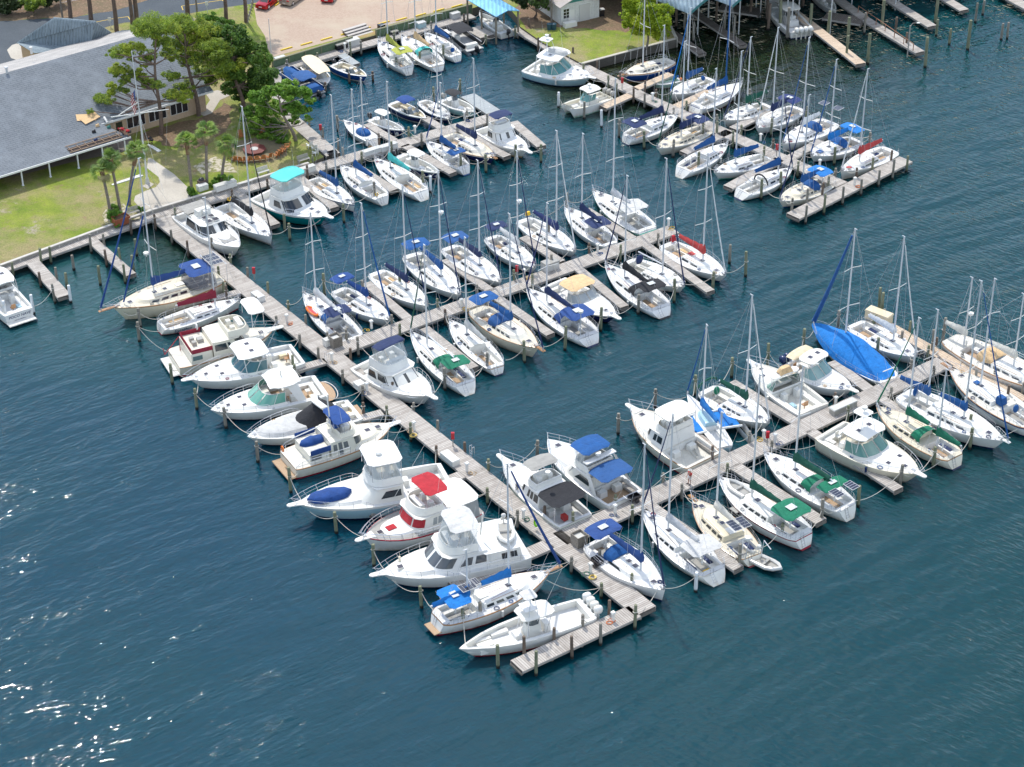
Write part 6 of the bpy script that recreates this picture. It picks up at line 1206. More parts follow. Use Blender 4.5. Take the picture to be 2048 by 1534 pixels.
# ---- covered slips, upper right: arched metal roofs on tall posts
PR = math.radians(-48.9) + math.pi      # the piers run this way inland
pu = Vector((math.cos(PR), math.sin(PR), 0)); pv = Vector((math.cos(PR - math.pi / 2), math.sin(PR - math.pi / 2), 0))
rm = metalroof('pale_metal_roof', (.36, .46, .50))
def covered(px, py, w, L, label, posts=True, zc=6.2, f='F', arc=1.5):
    a = at(*fx(f, (px, py)), zc); r = empty('covered_slip', (a.x, a.y, 0)); tag(r, label, 'boat shed', 'covered slips')
    g = G(); rings = []
    for t in (0, L):
        rings.append([(pv * (w * (i / 10)) + pu * t + Vector((0, 0, zc + arc * math.sin(math.pi * i / 10)))) for i in range(11)])
    g.loft(rings, 0, False, (False, False)); o = g.build('roof', rm, r, ang=60); m_ = o.modifiers.new('t', 'SOLIDIFY'); m_.thickness = .15
    g = G()
    for i in range(10):
        p0, p1 = [pv * (w * (k / 10)) + Vector((0, 0, zc + arc * math.sin(math.pi * k / 10))) for k in (i, i + 1)]; g.poly([p0 - pu * .1 + Vector((0, 0, .1)), p1 - pu * .1 + Vector((0, 0, .1)), p1 - pu * .1 - Vector((0, 0, .35)), p0 - pu * .1 - Vector((0, 0, .35))])
    g.build('fascia', paint((.05, .2, .2), .6, .1, 'green_fascia'), r, smooth=False)
    for k in range(int(L / 6) + 1):
        for v_ in (0, w): q = pv * v_ + pu * (k * 6 + .2); G().tube([(q.x, q.y, -1), (q.x, q.y, zc)], .1, 6).build('post', paint((.62, .64, .63), .6, .2, 'shed_post'), r)
    return a
covered(1378, 27, 10.5, 60, 'arched pale metal roof of the covered slip nearest the tree', f='F')
covered(1463, 12, 12, 60, 'arched pale metal roof of the second covered slip from the tree')
covered(1590, -22, 13, 70, 'arched pale metal roof over the four engined boat')
covered(1668, 12 - 26, 15, 70, 'arched metal roof above the railed finger pier')
covered(1800, -60, 18, 70, 'arched metal roof of the covered slip farthest from the tree')

# ---- far woods that the water mirrors
# ------------------------------------------------------------ docks
def plankm(name, c1, c2, c3):
    m, n, p = nodemat(name); v = geo(n); oi = n.nodes.new("ShaderNodeObjectInfo")
    uv = n.nodes.new("ShaderNodeUVMap"); sep = n.nodes.new("ShaderNodeSeparateXYZ"); n.links.new(uv.outputs[0], sep.inputs[0])
    fl = n.nodes.new("ShaderNodeMath"); fl.operation = 'FLOOR'; mu = n.nodes.new("ShaderNodeMath"); mu.operation = 'MULTIPLY'; mu.inputs[1].default_value = 4.2; n.links.new(sep.outputs[0], mu.inputs[0]); n.links.new(mu.outputs[0], fl.inputs[0])
    wn = n.nodes.new("ShaderNodeTexWhiteNoise"); wn.noise_dimensions = '1D'; n.links.new(fl.outputs[0], wn.inputs['W'])
    fr = n.nodes.new("ShaderNodeMath"); fr.operation = 'FRACT'; n.links.new(mu.outputs[0], fr.inputs[0])
    a = mix(n, c1, c2, wn.outputs['Value']); a = mix(n, a, c3, ramp(n, noise(n, .5, 5, .7, v), .5, .72))
    gp = n.nodes.new("ShaderNodeMath"); gp.operation = 'LESS_THAN'; gp.inputs[1].default_value = .14; n.links.new(fr.outputs[0], gp.inputs[0])
    a = mix(n, a, (.75, .74, .70), ramp(n, noise(n, 4.5, 2, .6, v), .70, .74)); a = mix(n, a, tuple(x * .45 for x in c1), ramp(n, noise(n, 1.3, 4, .8, v), .62, .70)); a = mix(n, a, tuple(x * .3 for x in c1), gp.outputs[0]); n.links.new(a, p.inputs['Base Color']); p.inputs['Roughness'].default_value = .88; return m
PL = plankm('weathered_planks', (.36, .325, .29), (.50, .465, .42), (.28, .25, .22)); PN = plankm('new_planks', (.52, .40, .29), (.62, .50, .37), (.44, .34, .24)); PD = plankm('roof_shaded_planks', (.13, .11, .095), (.18, .155, .13), (.09, .075, .06)); PG = plankm('grey_float', (.34, .37, .38), (.4, .43, .43), (.3, .32, .32))  # PD: old brown planks with the slip roofs' shade put into the colour
beamm = speck('dock_beams', (.16, .14, .12), (.22, .2, .17), (.1, .09, .08), 1, 6)
DOCKS = []
DZ = .95
def dock(name, label, pts, w, m=PL, z=DZ, piles=(1, 1), sp=3.6, f='F', group=None, start=.8, hgt=1.3):
    P_ = [at(*fx(f, q), z) for q in pts]; g = G(); uvs = []
    o = empty(name, (P_[0].x, P_[0].y, 0)); tag(o, label, 'dock', group)
    off = o.location; me_v, me_f, uv = [], [], []
    run = 0
    for i, (a, b_) in enumerate(zip(P_, P_[1:])):
        d = b_ - a; L = Vector((d.x, d.y)).length; dx = d.normalized(); nn = Vector((-dx.y, dx.x, 0)) * (w / 2)
        dn = (P_[i + 1 + 1] - b_).normalized() if i + 2 < len(P_) else dx
        q = [a + nn, a - nn, b_ - nn, b_ + nn]; base = len(me_v); me_v += [tuple(v_ - off) for v_ in q]; me_f.append((base, base + 1, base + 2, base + 3)); uv += [(run, 0), (run, w), (run + L, w), (run + L, 0)]; run += L + .7
        DOCKS.append((a, b_, w))
    me = bpy.data.meshes.new('deck'); me.from_pydata(me_v, [], me_f); ul = me.uv_layers.new(name='UVMap')
    for i, c in enumerate(uv): ul.data[i].uv = c
    me.materials.append(m); dk_ = bpy.data.objects.new('deck', me); col.objects.link(dk_); dk_.parent = o
    g = G()
    for a, b_ in zip(P_, P_[1:]):
        d = b_ - a; L = Vector((d.x, d.y)).length; rz = math.atan2(d.y, d.x); c = (a + b_) / 2 - off; nn = Vector((-math.sin(rz), math.cos(rz), 0)) * (w / 2)
        for s_ in (1, -1): g.box((c.x + nn.x * s_ * 1.0, c.y + nn.y * s_ * 1.0, z - .14), (L, .07, .26), rz, 1 if True else 0)
        g.box((c.x, c.y, z - .2), (L - .05, w * .9, .12), rz, 0)
        k = max(1, int(L / 3))
        for i in range(k + 1): q = lerp(a, b_, i / k) - off; g.box((q.x, q.y, z - .36), (.2, w * .96, .2), rz, 0)
    g.build('beam', [beamm, paint((.42, .39, .35), .85, .25, 'dock_stringer')], o, smooth=False)
    PILES_AUTO.append((P_, w, piles, sp, start, hgt)); return o
PILES_AUTO = []; PILES = []
G1, G2 = 'finger piers off the pier', 'piers'
dock('main_dock', 'long weathered main dock running from the boardwalk to the T head', [(319, 432), (1291, 1222)], 2.35, sp=4.3, hgt=1.2)
dock('boardwalk', 'weathered plank boardwalk along the lawn bulkhead', [(-40, 551), (0, 538), (298, 434), (622, 338)], 1.9, piles=(0, 1), sp=5.2)
dock('basin_boardwalk', 'plank walk along the inner basin beside the tree', [(667, 309), (566, 222), (549, 190), (548, 140)], 1.9, piles=(0, 1), sp=4.5)
dock('inner_pier', 'inner pier between two rows of small boats', [(622, 338), (1002, 229)], 2.1, sp=5)
dock('quay_walk', 'narrow quay walk below the green retaining wall', [(548, 140), (700, 97), (945, 30)], 1.8, piles=(0, 1), sp=5.5)
dock('middle_pier', 'middle pier with sloops on both sides', [(664, 703), (1347, 458)], 2.1, sp=5.6, start=2)
dock('outer_pier', 'outer pier crossing from the main dock to the right edge', [(1120, 1078), (1892, 722)], 2.2, sp=5.6, start=2)
dock('upper_pier', 'upper pier of the right hand marina starting at the shed lawn', [(1034, 55), (1168, 134), (1285, 192), (1684, 369)], 2.0, sp=5)
dock('t_head_dock', 'T head dock closing the upper pier', [(1586, 432), (1812, 318)], 2.0, sp=3.2, hgt=1.5)
dock('t_head_dock', 'T head dock at the outer end of the main dock', [(1033, 1332), (1270, 1222)], 1.8, sp=3.4, hgt=1.6)
dock('right_finger', 'long finger pier with pale dock box at the right edge', [(1741, 631), (1893, 716), (2070, 812)], 1.5, PN, sp=4)
fing = [
 ('empty finger at the far left of the boardwalk', [(57, 514), (128, 592)], 1.5, PL), ('empty finger left of the big cream cutter', [(184, 480), (262, 549)], 1.2, PL),
 ('short finger between the cream cutter and the red covered sloop', [(425, 597), (484, 581)], 1.0, PL), ('finger below the express with green side glass', [(560, 746), (651, 721)], 1.1, PL),
 ('finger by the black covered cruiser', [(700, 842), (765, 824)], 1.1, PL), ('finger beside the big white sport fisher', [(736, 1022), (925, 948)], 1.2, PL), ('wide finger between the white yacht and the ketch', [(905, 1173), (1100, 1087)], 1.5, PL),
 ('finger between the racer and the teal sport fisher', [(476, 385), (551, 449)], 1.2, PL), ('grey finger right of the teal sport fisher', [(597, 353), (669, 415)], 1.2, PL), ('finger left of the mint covered sloop', [(711, 331), (788, 380)], 1.2, PL),
 ('finger right of the navy hulled T-top', [(809, 290), (906, 345)], 1.2, PL), ('finger left of the navy bimini cruiser', [(915, 255), (1014, 312)], 1.2, PL), ('finger right of the navy bimini cruiser', [(1026, 243), (1083, 292)], 1.3, PL),
 ('finger left of the white T-top boat', [(734, 247), (789, 281)], 1.1, PL), ('finger right of the small navy sloop', [(850, 235), (888, 258)], 1.1, PL), ('pale grey float beside the aqua console boat', [(935, 190), (987, 224)], 2.1, PG),
 ('short quay finger behind the royal blue runabout', [(680, 106), (712, 128)], 1.2, PG), ('quay platform right of the black topped deck boat', [(945, 55), (975, 72)], 2.4, PL),
 ('finger left of the navy covered sloop on the middle pier', [(732, 565), (820, 640)], 1.1, PL), ('finger between two sloops with blue biminis', [(890, 518), (983, 582)], 1.1, PL), ('finger under the sloop with yellow buoy', [(1046, 473), (1122, 523)], 1.1, PL),
 ('finger left of the seafoam sloop', [(1171, 418), (1267, 478)], 1.2, PL), ('finger between the two sloops south of the first junction', [(849, 655), (948, 735)], 1.1, PL), ('finger right of the cream cutter with blue bimini', [(995, 595), (1101, 668)], 1.1, PL),
 ('finger right of the tan topped cruiser', [(1157, 537), (1249, 613)], 1.1, PL), ('finger left of the coral covered sloop', [(1292, 489), (1421, 582)], 1.1, PL),
 ('finger beside the two bimini cruiser', [(1215, 938), (1288, 991)], 1.1, PL), ('finger between trawler and trimaran', [(1370, 856), (1452, 913)], 1.2, PL), ('finger right of the green covered sloop', [(1462, 763), (1595, 845)], 1.2, PL), ('finger left of the tarpaulin sloop', [(1664, 722), (1754, 790)], 1.3, PL),
 ('finger between grey bimini sloop and cream sloop', [(1300, 1010), (1477, 1136)], 1.2, PL), ('finger between the two green canopied sloops', [(1468, 930), (1642, 1042)], 1.4, PL), ('finger left of the ivory sport fisher', [(1619, 860), (1797, 978)], 1.2, PL), ('finger left of the big blue covered ketch', [(1757, 792), (1850, 852)], 1.1, PL),
 ('short finger by the blue hulled cutter', [(1270, 178), (1342, 147)], 1.2, PN), ('finger right of the aqua dinghy', [(1352, 213), (1437, 173)], 1.3, PN), ('finger below the green covered sloop', [(1466, 257), (1537, 222)], 1.3, PL), ('finger beside the sky blue covered sloop', [(1582, 314), (1643, 281)], 1.3, PL),
 ('finger behind the twin hulled fishing boat', [(1206, 214), (1264, 188)], 1.3, PN), ('finger left of the stubby blue covered sloop', [(1367, 305), (1459, 262)], 1.3, PL), ('finger left of the lowered dodger sloop', [(1456, 374), (1559, 318)], 1.4, PL),
 ('new plank finger ahead of the four engined boat', [(1560, 2), (1640, 63), (1721, 127)], 1.6, PN), ('railed finger of the covered slips', [(1660, -15), (1728, 36), (1840, 104)], 1.5, PL), ('second last finger of the covered slips', [(1740, -30), (1781, 0), (1864, 52)], 1.5, PL),
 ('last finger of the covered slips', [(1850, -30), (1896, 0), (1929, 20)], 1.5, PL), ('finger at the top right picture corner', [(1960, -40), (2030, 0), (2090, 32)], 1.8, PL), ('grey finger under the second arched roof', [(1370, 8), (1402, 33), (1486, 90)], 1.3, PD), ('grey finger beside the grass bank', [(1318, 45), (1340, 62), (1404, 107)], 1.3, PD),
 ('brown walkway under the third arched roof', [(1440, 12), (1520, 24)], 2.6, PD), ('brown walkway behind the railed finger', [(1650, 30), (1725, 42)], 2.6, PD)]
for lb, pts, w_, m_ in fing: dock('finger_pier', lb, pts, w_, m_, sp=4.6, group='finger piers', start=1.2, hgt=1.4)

# ------------------------------------------------------------ pilings
def pilm(name, c1, c2, c3):
    m, n, p = nodemat(name); v = geo(n); sep = n.nodes.new("ShaderNodeSeparateXYZ"); n.links.new(v, sep.inputs[0])
    a = mix(n, c1, c2, ramp(n, noise(n, 1.2, 4, .6, v), .35, .65)); a = mix(n, a, c3, ramp(n, noise(n, 5, 3, .7, v, (1, 1, .15)), .5, .7))
    a = mix(n, (.012, .012, .01), a, ramp(n, sep.outputs[2], .22, .42)); n.links.new(a, p.inputs['Base Color']); p.inputs['Roughness'].default_value = .9; return m
PM = [pilm('green_piling', (.16, .18, .11), (.23, .23, .15), (.10, .12, .07)), pilm('grey_piling', (.2, .185, .15), (.27, .25, .21), (.12, .11, .09)), pilm('brown_piling', (.12, .085, .06), (.17, .13, .10), (.08, .06, .05)), pilm('sleeved_piling', (.68, .7, .7), (.74, .75, .75), (.5, .52, .5))]
TONE = ['greenish', 'grey', 'brown', 'white sleeved']
def pmesh(k, h, r):
    g = G(); rings = []
    for z, q in ((-1.2, 1.05), (.0, 1.03), (h * .5, 1), (h - .03, .96), (h, .88)): rings.append([(r * q * math.cos(2 * math.pi * i / 10), r * q * math.sin(2 * math.pi * i / 10), z) for i in range(10)])
    g.loft(rings, 0, True, (False, True)); me = bpy.data.meshes.new('piling'); me.from_pydata(g.v, [], g.f); me.materials.append(PM[k]); me.polygons.foreach_set('use_smooth', [True] * len(me.polygons)); me.set_sharp_from_angle(angle=R(40)); return me
PMESH = {}
def piling(x, y, k=None, h=2.3, r=.16):
    for q in PILES:
        if (q[0] - x) ** 2 + (q[1] - y) ** 2 < .7: return
    k = random.choice((0, 1, 1, 2)) if k is None else k; h = round(h * 4) / 4; key = (k, h, r)
    if key not in PMESH: PMESH[key] = pmesh(k, h, r)
    o = bpy.data.objects.new('piling', PMESH[key]); col.objects.link(o); o.location = (x, y, 0); o.rotation_euler = (random.uniform(-.025, .025), random.uniform(-.025, .025), random.uniform(0, 6)); PILES.append((x, y, o, k, h))
# free standing mooring piles: pixel of the waterline
free = [('F', 345, 768, 0, 2.6), ('F', 279, 683, 1, 2.4), ('F', 281, 655, 1, 2.4), ('F', 394, 818, 0, 2.6), ('F', 452, 856, 1, 2.6), ('F', 516, 924, 1, 2.6), ('F', 582, 985, 0, 3.0), ('F', 673, 1066, 0, 2.6), ('F', 748, 1132, 0, 2.6), ('F', 843, 1215, 0, 2.6), ('F', 927, 1262, 0, 2.6), ('F', 961, 1248, 1, 2.4),
 ('F', 996, 1335, 0, 2.6), ('F', 1002, 1328, 0, 2.6), ('F', 1130, 700, 0, 3.0), ('F', 1201, 662, 0, 3.0), ('F', 1276, 628, 1, 2.6), ('F', 1348, 605, 0, 3.0), ('F', 1425, 582, 0, 2.6), ('F', 1491, 553, 0, 3.2), ('F', 1459, 527, 1, 2.4), ('F', 1049, 725, 0, 2.8), ('F', 974, 745, 1, 2.6), ('F', 890, 780, 1, 2.8),
 ('F', 1236, 868, 1, 2.6), ('F', 1074, 922, 1, 2.4), ('F', 1391, 1183, 3, 2.2), ('F', 1562, 1085, 0, 2.2), ('F', 1716, 1013, 0, 2.4), ('F', 1866, 935, 0, 2.6), ('F', 1939, 898, 0, 2.6), ('F', 1642, 1050, 1, 3.0), ('F', 1478, 1140, 1, 3.0), ('F', 1799, 975, 1, 2.8),
 ('F', 1134, 430, 1, 3.0), ('F', 1098, 485, 1, 2.6), ('F', 801, 585, 0, 2.8), ('F', 726, 600, 1, 2.6), ('F', 649, 590, 0, 2.8), ('F', 580, 480, 0, 2.2), ('F', 570, 462, 0, 2.2), ('F', 688, 445, 0, 2.4), ('F', 750, 400, 1, 2.4), ('F', 847, 378, 0, 2.4), ('F', 861, 385, 3, 2.2), ('F', 922, 340, 0, 2.4), ('F', 972, 345, 0, 2.4), ('F', 1031, 325, 0, 2.4), ('F', 1082, 325, 0, 2.4),
 ('F', 699, 167, 2, 1.6), ('F', 746, 163, 2, 1.6), ('F', 651, 185, 2, 1.6), ('F', 793, 142, 0, 2.0), ('F', 840, 130, 0, 2.0), ('F', 887, 120, 0, 2.2), ('F', 972, 92, 0, 1.8), ('F', 868, 205, 0, 2.2), ('F', 920, 185, 0, 2.0), ('F', 676, 262, 1, 2.2),
 ('F', 1117, 215, 3, 2.2), ('F', 1168, 238, 1, 2.4), ('F', 1203, 255, 3, 2.4), ('F', 1238, 275, 1, 2.4), ('F', 1288, 298, 0, 2.4), ('F', 1346, 315, 1, 2.4), ('F', 1396, 340, 0, 2.4), ('F', 1522, 398, 0, 2.8), ('F', 1560, 380, 0, 2.4), ('F', 1433, 278, 0, 2.4), ('F', 1542, 272, 0, 2.6), ('F', 1612, 248, 0, 2.4), ('F', 1668, 330, 0, 2.6), ('F', 1738, 300, 1, 2.4), ('F', 1498, 213, 1, 2.4), ('F', 1232, 198, 0, 2.2),
 ('F', 148, 540, 1, 2.0), ('F', 201, 570, 0, 2.4), ('F', 274, 512, 0, 2.2), ('F', 268, 545, 0, 2.2), ('F', 12, 640, 3, 2.6), ('F', 68, 628, 3, 2.4), ('F', 142, 605, 3, 2.2), ('F', 135, 580, 0, 2.2),
 ('F', 1850, 135, 0, 4.4), ('F', 1935, 100, 0, 4.4), ('F', 1872, 72, 0, 2.6), ('F', 1898, 90, 0, 2.6), ('F', 1950, 45, 1, 3.0), ('F', 1965, 30, 1, 2.2), ('F', 2002, 80, 1, 2.4), ('F', 2014, 78, 1, 2.6), ('F', 1735, 128, 0, 4.4), ('F', 1695, 92, 0, 4.2), ('F', 1692, 118, 0, 3.6), ('F', 1655, 75, 0, 4.0), ('F', 1763, 60, 0, 4.6), ('F', 1870, 48, 0, 4.6), ('F', 1574, 78, 1, 4.8), ('F', 1560, 60, 0, 4.8), ('F', 1534, 42, 2, 4.8), ('F', 1536, 60, 2, 4.0), ('F', 1500, 35, 2, 4.6), ('F', 1432, 46, 2, 3.4), ('F', 1448, 62, 1, 3.2), ('F', 1467, 74, 1, 3.2), ('F', 1386, 84, 1, 3.0), ('F', 1368, 62, 1, 3.2), ('F', 1352, 55, 2, 3.4), ('F', 1790, 70, 2, 2.8), ('F', 1812, 98, 2, 2.6), ('F', 1728, 68, 1, 3.2), ('F', 1605, 15, 2, 4.0), ('F', 1620, 60, 0, 4.0),
 ('F', 1863, 715, 1, 3.6), ('F', 1884, 690, 1, 3.4), ('F', 1757, 630, 0, 3.6), ('F', 1762, 640, 0, 3.6), ('F', 1605, 705, 0, 3.0), ('F', 1610, 712, 2, 3.0), ('F', 1675, 660, 1, 2.4), ('F', 1535, 735, 0, 3.0), ('F', 1463, 755, 0, 2.6), ('F', 1389, 790, 0, 2.6), ('F', 1310, 815, 1, 2.2), ('F', 1753, 715, 0, 2.6), ('F', 1936, 870, 0, 2.6)]
for f, x, y, k, h in free: q = at(*fx(f, (x, y)), 0); piling(q.x, q.y, k, h, .17 if h < 4 else .22)
for P_, w, sides, sp, start, hg in PILES_AUTO:
    for a, b_ in zip(P_, P_[1:]):
        d = b_ - a; L = Vector((d.x, d.y)).length; dx = d.normalized(); nn = Vector((-dx.y, dx.x, 0))
        for si, s_ in enumerate((1, -1)):
            if not sides[si]: continue
            t = start + random.uniform(0, .8)
            while t < L + .1:
                q = a + dx * min(t, L - .1) + nn * s_ * (w / 2 + .17); bad = False
                for (c, e, w2) in DOCKS:
                    if (c - a).length < .01 and (e - b_).length < .01: continue
                    ce = e - c; k = max(0, min(1, (q - c).dot(ce) / ce.length_squared)); 
                    if (q - (c + ce * k)).length < w2 / 2 + .05: bad = True; break
                if not bad and len(PILES) < 296:
                    px_, py_ = pxy(q)
                    if -40 < px_ < 2090 and -60 < py_ < 1560: piling(q.x, q.y, None, DZ + hg * random.uniform(.75, 1.15), .15)
                t += sp * random.uniform(.85, 1.15)
# label every piling by the boat it stands beside
def wherelist():
    out = []
    for b_ in BOATS:
        M = b_['root'].matrix_basis.copy() if False else (Matrix.Translation(b_['root'].location) @ Matrix.Rotation(b_['rz'], 4, 'Z')); L = b_['L']
        W = L * .16 + .6
        for nm, x, y in (('off the bow of', L + 1.2, 0), ('by the port bow of', L * .85, W), ('by the starboard bow of', L * .85, -W), ('amidships to port of', L * .5, W + .3), ('amidships to starboard of', L * .5, -W - .3), ('by the port quarter of', L * .12, W), ('by the starboard quarter of', L * .12, -W), ('astern of', -1.2, 0), ('well forward of', L + 3.5, 0), ('well astern of', -3.5, 0), ('towards the port bow of', L * .68, W), ('towards the starboard bow of', L * .68, -W), ('towards the port quarter of', L * .32, W), ('towards the starboard quarter of', L * .32, -W)):
            q = M @ Vector((x, y, 0)); out.append((q.x, q.y, nm + ' the ' + b_['short']))
    return out
WL = wherelist(); used = set()
order = sorted(range(len(PILES)), key=lambda i: min((w_[0] - PILES[i][0]) ** 2 + (w_[1] - PILES[i][1]) ** 2 for w_ in WL))
for i in order:
    x, y, o, k, h = PILES[i]; best = min((j for j in range(len(WL)) if j not in used), key=lambda j: (WL[j][0] - x) ** 2 + (WL[j][1] - y) ** 2); used.add(best)
    lb = TONE[k] + ' piling ' + WL[best][2]; tag(o, ' '.join(lb.split()[:16]), 'piling', 'wooden pilings')
# ------------------------------------------------------------ mooring lines
ropem = paint((.62, .58, .5), .8, .2, 'rope'); nrope = 0
for b_ in BOATS:
    M = Matrix.Translation(b_['root'].location) @ Matrix.Rotation(b_['rz'], 4, 'Z'); L = b_['L']; W = L * .13; taken = set()
    for nm, x, y in (('port bow', L * .93, W * .3), ('starboard bow', L * .93, -W * .3), ('port quarter', L * .05, W), ('starboard quarter', L * .05, -W)):
        c = M @ Vector((x, y, 1.25 if x > 1 else 1.0)); best = None
        for i, q in enumerate(PILES):
            d = math.hypot(q[0] - c.x, q[1] - c.y)
            side = (M.inverted() @ Vector((q[0], q[1], 0)))
            if i in taken or d < .8 or d > 6.5 or side.y * y < -.3: continue
            if (x > 1 and side.x < L * .8) or (x < 1 and side.x > L * .2): continue
            if best is None or d < best[0]: best = (d, i, q)
        if best:
            taken.add(best[1]); q = best[2]; e = Vector((q[0], q[1], min(q[4] - .5, 1.9))); d = best[0]; sag = .12 * d + .1
            g = G(); g.tube([lerp(c, e, i / 8) - Vector((0, 0, sag * (1 - (2 * i / 8 - 1) ** 2))) for i in range(9)], .035, 4); g.tube([e + Vector((.2 * math.cos(a), .2 * math.sin(a), .02 * a)) for a in [2 * math.pi * i / 8 for i in range(9)]], .04, 4)
            o = g.build('mooring_line', ropem); tag(o, 'pale rope from the %s of the %s' % (nm, b_['short']), 'mooring line', 'mooring lines')
# ------------------------------------------------------------ vegetation
def plane(x, y, yw):
    d = FWD * FPX + RT * (x - 1024) - UP * (y - 767); return CAM + d * (yw / d.y)
def leafm(name, c, tr=.25):
    m, n, p = nodemat(name); v = geo(n); a = mix(n, tuple(x * .7 for x in c), tuple(min(1, x * 1.35) for x in c), ramp(n, noise(n, 1.1, 3, .6, v), .3, .7)); n.links.new(a, p.inputs['Base Color']); p.inputs['Roughness'].default_value = .6
    p.inputs['Subsurface Weight'].default_value = 0; t = n.nodes.new("ShaderNodeBsdfTranslucent"); n.links.new(a, t.inputs[0]); mx = n.nodes.new("ShaderNodeMixShader"); mx.inputs[0].default_value = tr
    n.links.new(p.outputs[0], mx.inputs[1]); n.links.new(t.outputs[0], mx.inputs[2]); n.links.new(mx.outputs[0], n.nodes['Material Output'].inputs[0]); return m
def leaves(name, blobs, n, size, mats, par=None, flat=.75, asp=.5, rnd=random.Random(3), hollow=.35):
    vs, fs, ms = [], [], []; tot = sum(b_[1] ** 2 for b_ in blobs)
    for bi, (c, r, sq) in enumerate(blobs):
        k = int(n * r * r / tot); sub = [(Vector((rnd.gauss(0, .55), rnd.gauss(0, .55), rnd.gauss(0, .45)))) for _ in range(max(7, int(r * 11)))]
        for i in range(k):
            s_ = rnd.choice(sub); d = Vector((rnd.gauss(0, 1), rnd.gauss(0, 1), rnd.gauss(0, 1))).normalized() * (.42 * rnd.uniform(hollow, 1) ** .5)
            q = s_ + d
            if q.length > 1.15: q *= .9 / q.length
            p_ = Vector((c[0] + q.x * r, c[1] + q.y * r, c[2] + q.z * r * sq)); nn = (Vector((rnd.gauss(0, 1), rnd.gauss(0, 1), rnd.gauss(.6, 1))) + d * 4).normalized()
            a = nn.cross(Vector((rnd.gauss(0, 1), rnd.gauss(0, 1), rnd.gauss(0, 1)))).normalized(); b_ = nn.cross(a); s2 = size * rnd.uniform(.6, 1.3); o = len(vs)
            vs += [p_ + a * s2, p_ + b_ * s2 * asp, p_ - a * s2, p_ - b_ * s2 * asp]; fs.append((o, o + 1, o + 2, o + 3)); ms.append((bi + (i % 3 == 0)) % len(mats) if rnd.random() < .8 else rnd.randrange(len(mats)))
    me = bpy.data.meshes.new(name); me.from_pydata([tuple(v_) for v_ in vs], [], fs)
    for m in mats: me.materials.append(m)
    me.polygons.foreach_set('material_index', ms); o = bpy.data.objects.new(name, me); col.objects.link(o)
    if par: o.parent = par
    return o
PINE = [leafm('pine_needles_a', (.28, .38, .04), .45), leafm('pine_needles_b', (.16, .25, .05), .45), leafm('pine_needles_c', (.40, .46, .05), .45)]
OAKD = [leafm('oak_leaves_a', (.12, .23, .04), .45), leafm('oak_leaves_b', (.07, .15, .03), .45), leafm('oak_leaves_c', (.14, .24, .03), .4)]
OAKL = [leafm('bright_leaves_a', (.16, .32, .03), .4), leafm('bright_leaves_b', (.10, .22, .025), .4), leafm('bright_leaves_c', (.24, .40, .05), .4)]
YEL = [leafm('lime_leaves_a', (.34, .44, .015), .4), leafm('lime_leaves_b', (.20, .31, .015), .4), leafm('lime_leaves_c', (.45, .52, .03), .4)]
DRK = [leafm('dark_leaves_a', (.03, .055, .014)), leafm('dark_leaves_b', (.05, .08, .02))]
BARK = speck('pine_bark', (.13, .09, .07), (.2, .14, .11), (.07, .05, .04), 1.2, 5, .05); GBARK = speck('grey_bark', (.2, .17, .14), (.26, .22, .18), (.12, .1, .08), 1.2, 5, .04)
def tree(label, base, clumps, mats, n, size, sq=.7, tr=.35, bark=BARK, name='pine_tree', jy=1.6, asp=.35, bend=(0, 0), limbs=True, grow=1.1):
    b0 = at(*base, LZ); rnd = random.Random(hash(base) % 999 if False else int(base[0] * 7 + base[1])); r = empty(name, b0); tag(r, label, 'tree'); k = FPX / (CAM - b0).length; bl = []
    for (x, y, pr) in clumps: q = plane(x, y, b0.y + rnd.uniform(-jy, jy)); bl.append((q - b0, pr / k * grow, sq))
    top = max(bl, key=lambda q: q[0].z)[0]; g = G(); T = [lerp(Vector((0, 0, -.3)), Vector((top.x * .9, top.y, top.z - .3)), i / 9) + Vector((math.sin(i * .9) * .22 + bend[0] * math.sin(math.pi * i / 9), math.cos(i * 1.3) * .15, 0)) for i in range(10)]
    g.tube(T, tr, 9, r2=tr * .25)
    if limbs:
        for c, rad, _ in bl:
            i = min(range(2, 10), key=lambda j: abs(T[j].z - (c.z - rad * .9)) + (0 if j > 2 else 2)); s_ = T[i]; mid = lerp(s_, c, .55) + Vector((0, 0, -.12 * (c - s_).length)); g.tube([s_, mid, c], tr * .38, 6, r2=tr * .08)
            for _ in range(3): e = c + Vector((rnd.gauss(0, .5), rnd.gauss(0, .5), rnd.gauss(0, .3))) * rad; g.tube([mid, e], tr * .14, 4, r2=.02)
    g.build('trunk', bark, r); leaves('crown', bl, n, size, mats, r, asp=asp, rnd=rnd); return r
tree('tall pine standing in front of the big roof, flag pole before it', (321, 270), [(308, 50, 26), (284, 56, 15), (330, 60, 18), (322, 84, 12), (246, 103, 15), (268, 97, 14), (226, 107, 9), (294, 110, 12), (239, 138, 13), (230, 146, 8), (262, 150, 12), (278, 146, 9), (301, 163, 14), (316, 168, 10), (226, 173, 9), (248, 166, 8), (244, 182, 9), (220, 186, 8), (205, 196, 11), (219, 202, 8), (190, 216, 8), (180, 222, 5), (340, 104, 12), (286, 130, 6), (262, 118, 6), (342, 188, 10), (368, 192, 12)], PINE, 52000, .16, asp=.25, sq=.55, jy=1.8, tr=.3, grow=1.55)
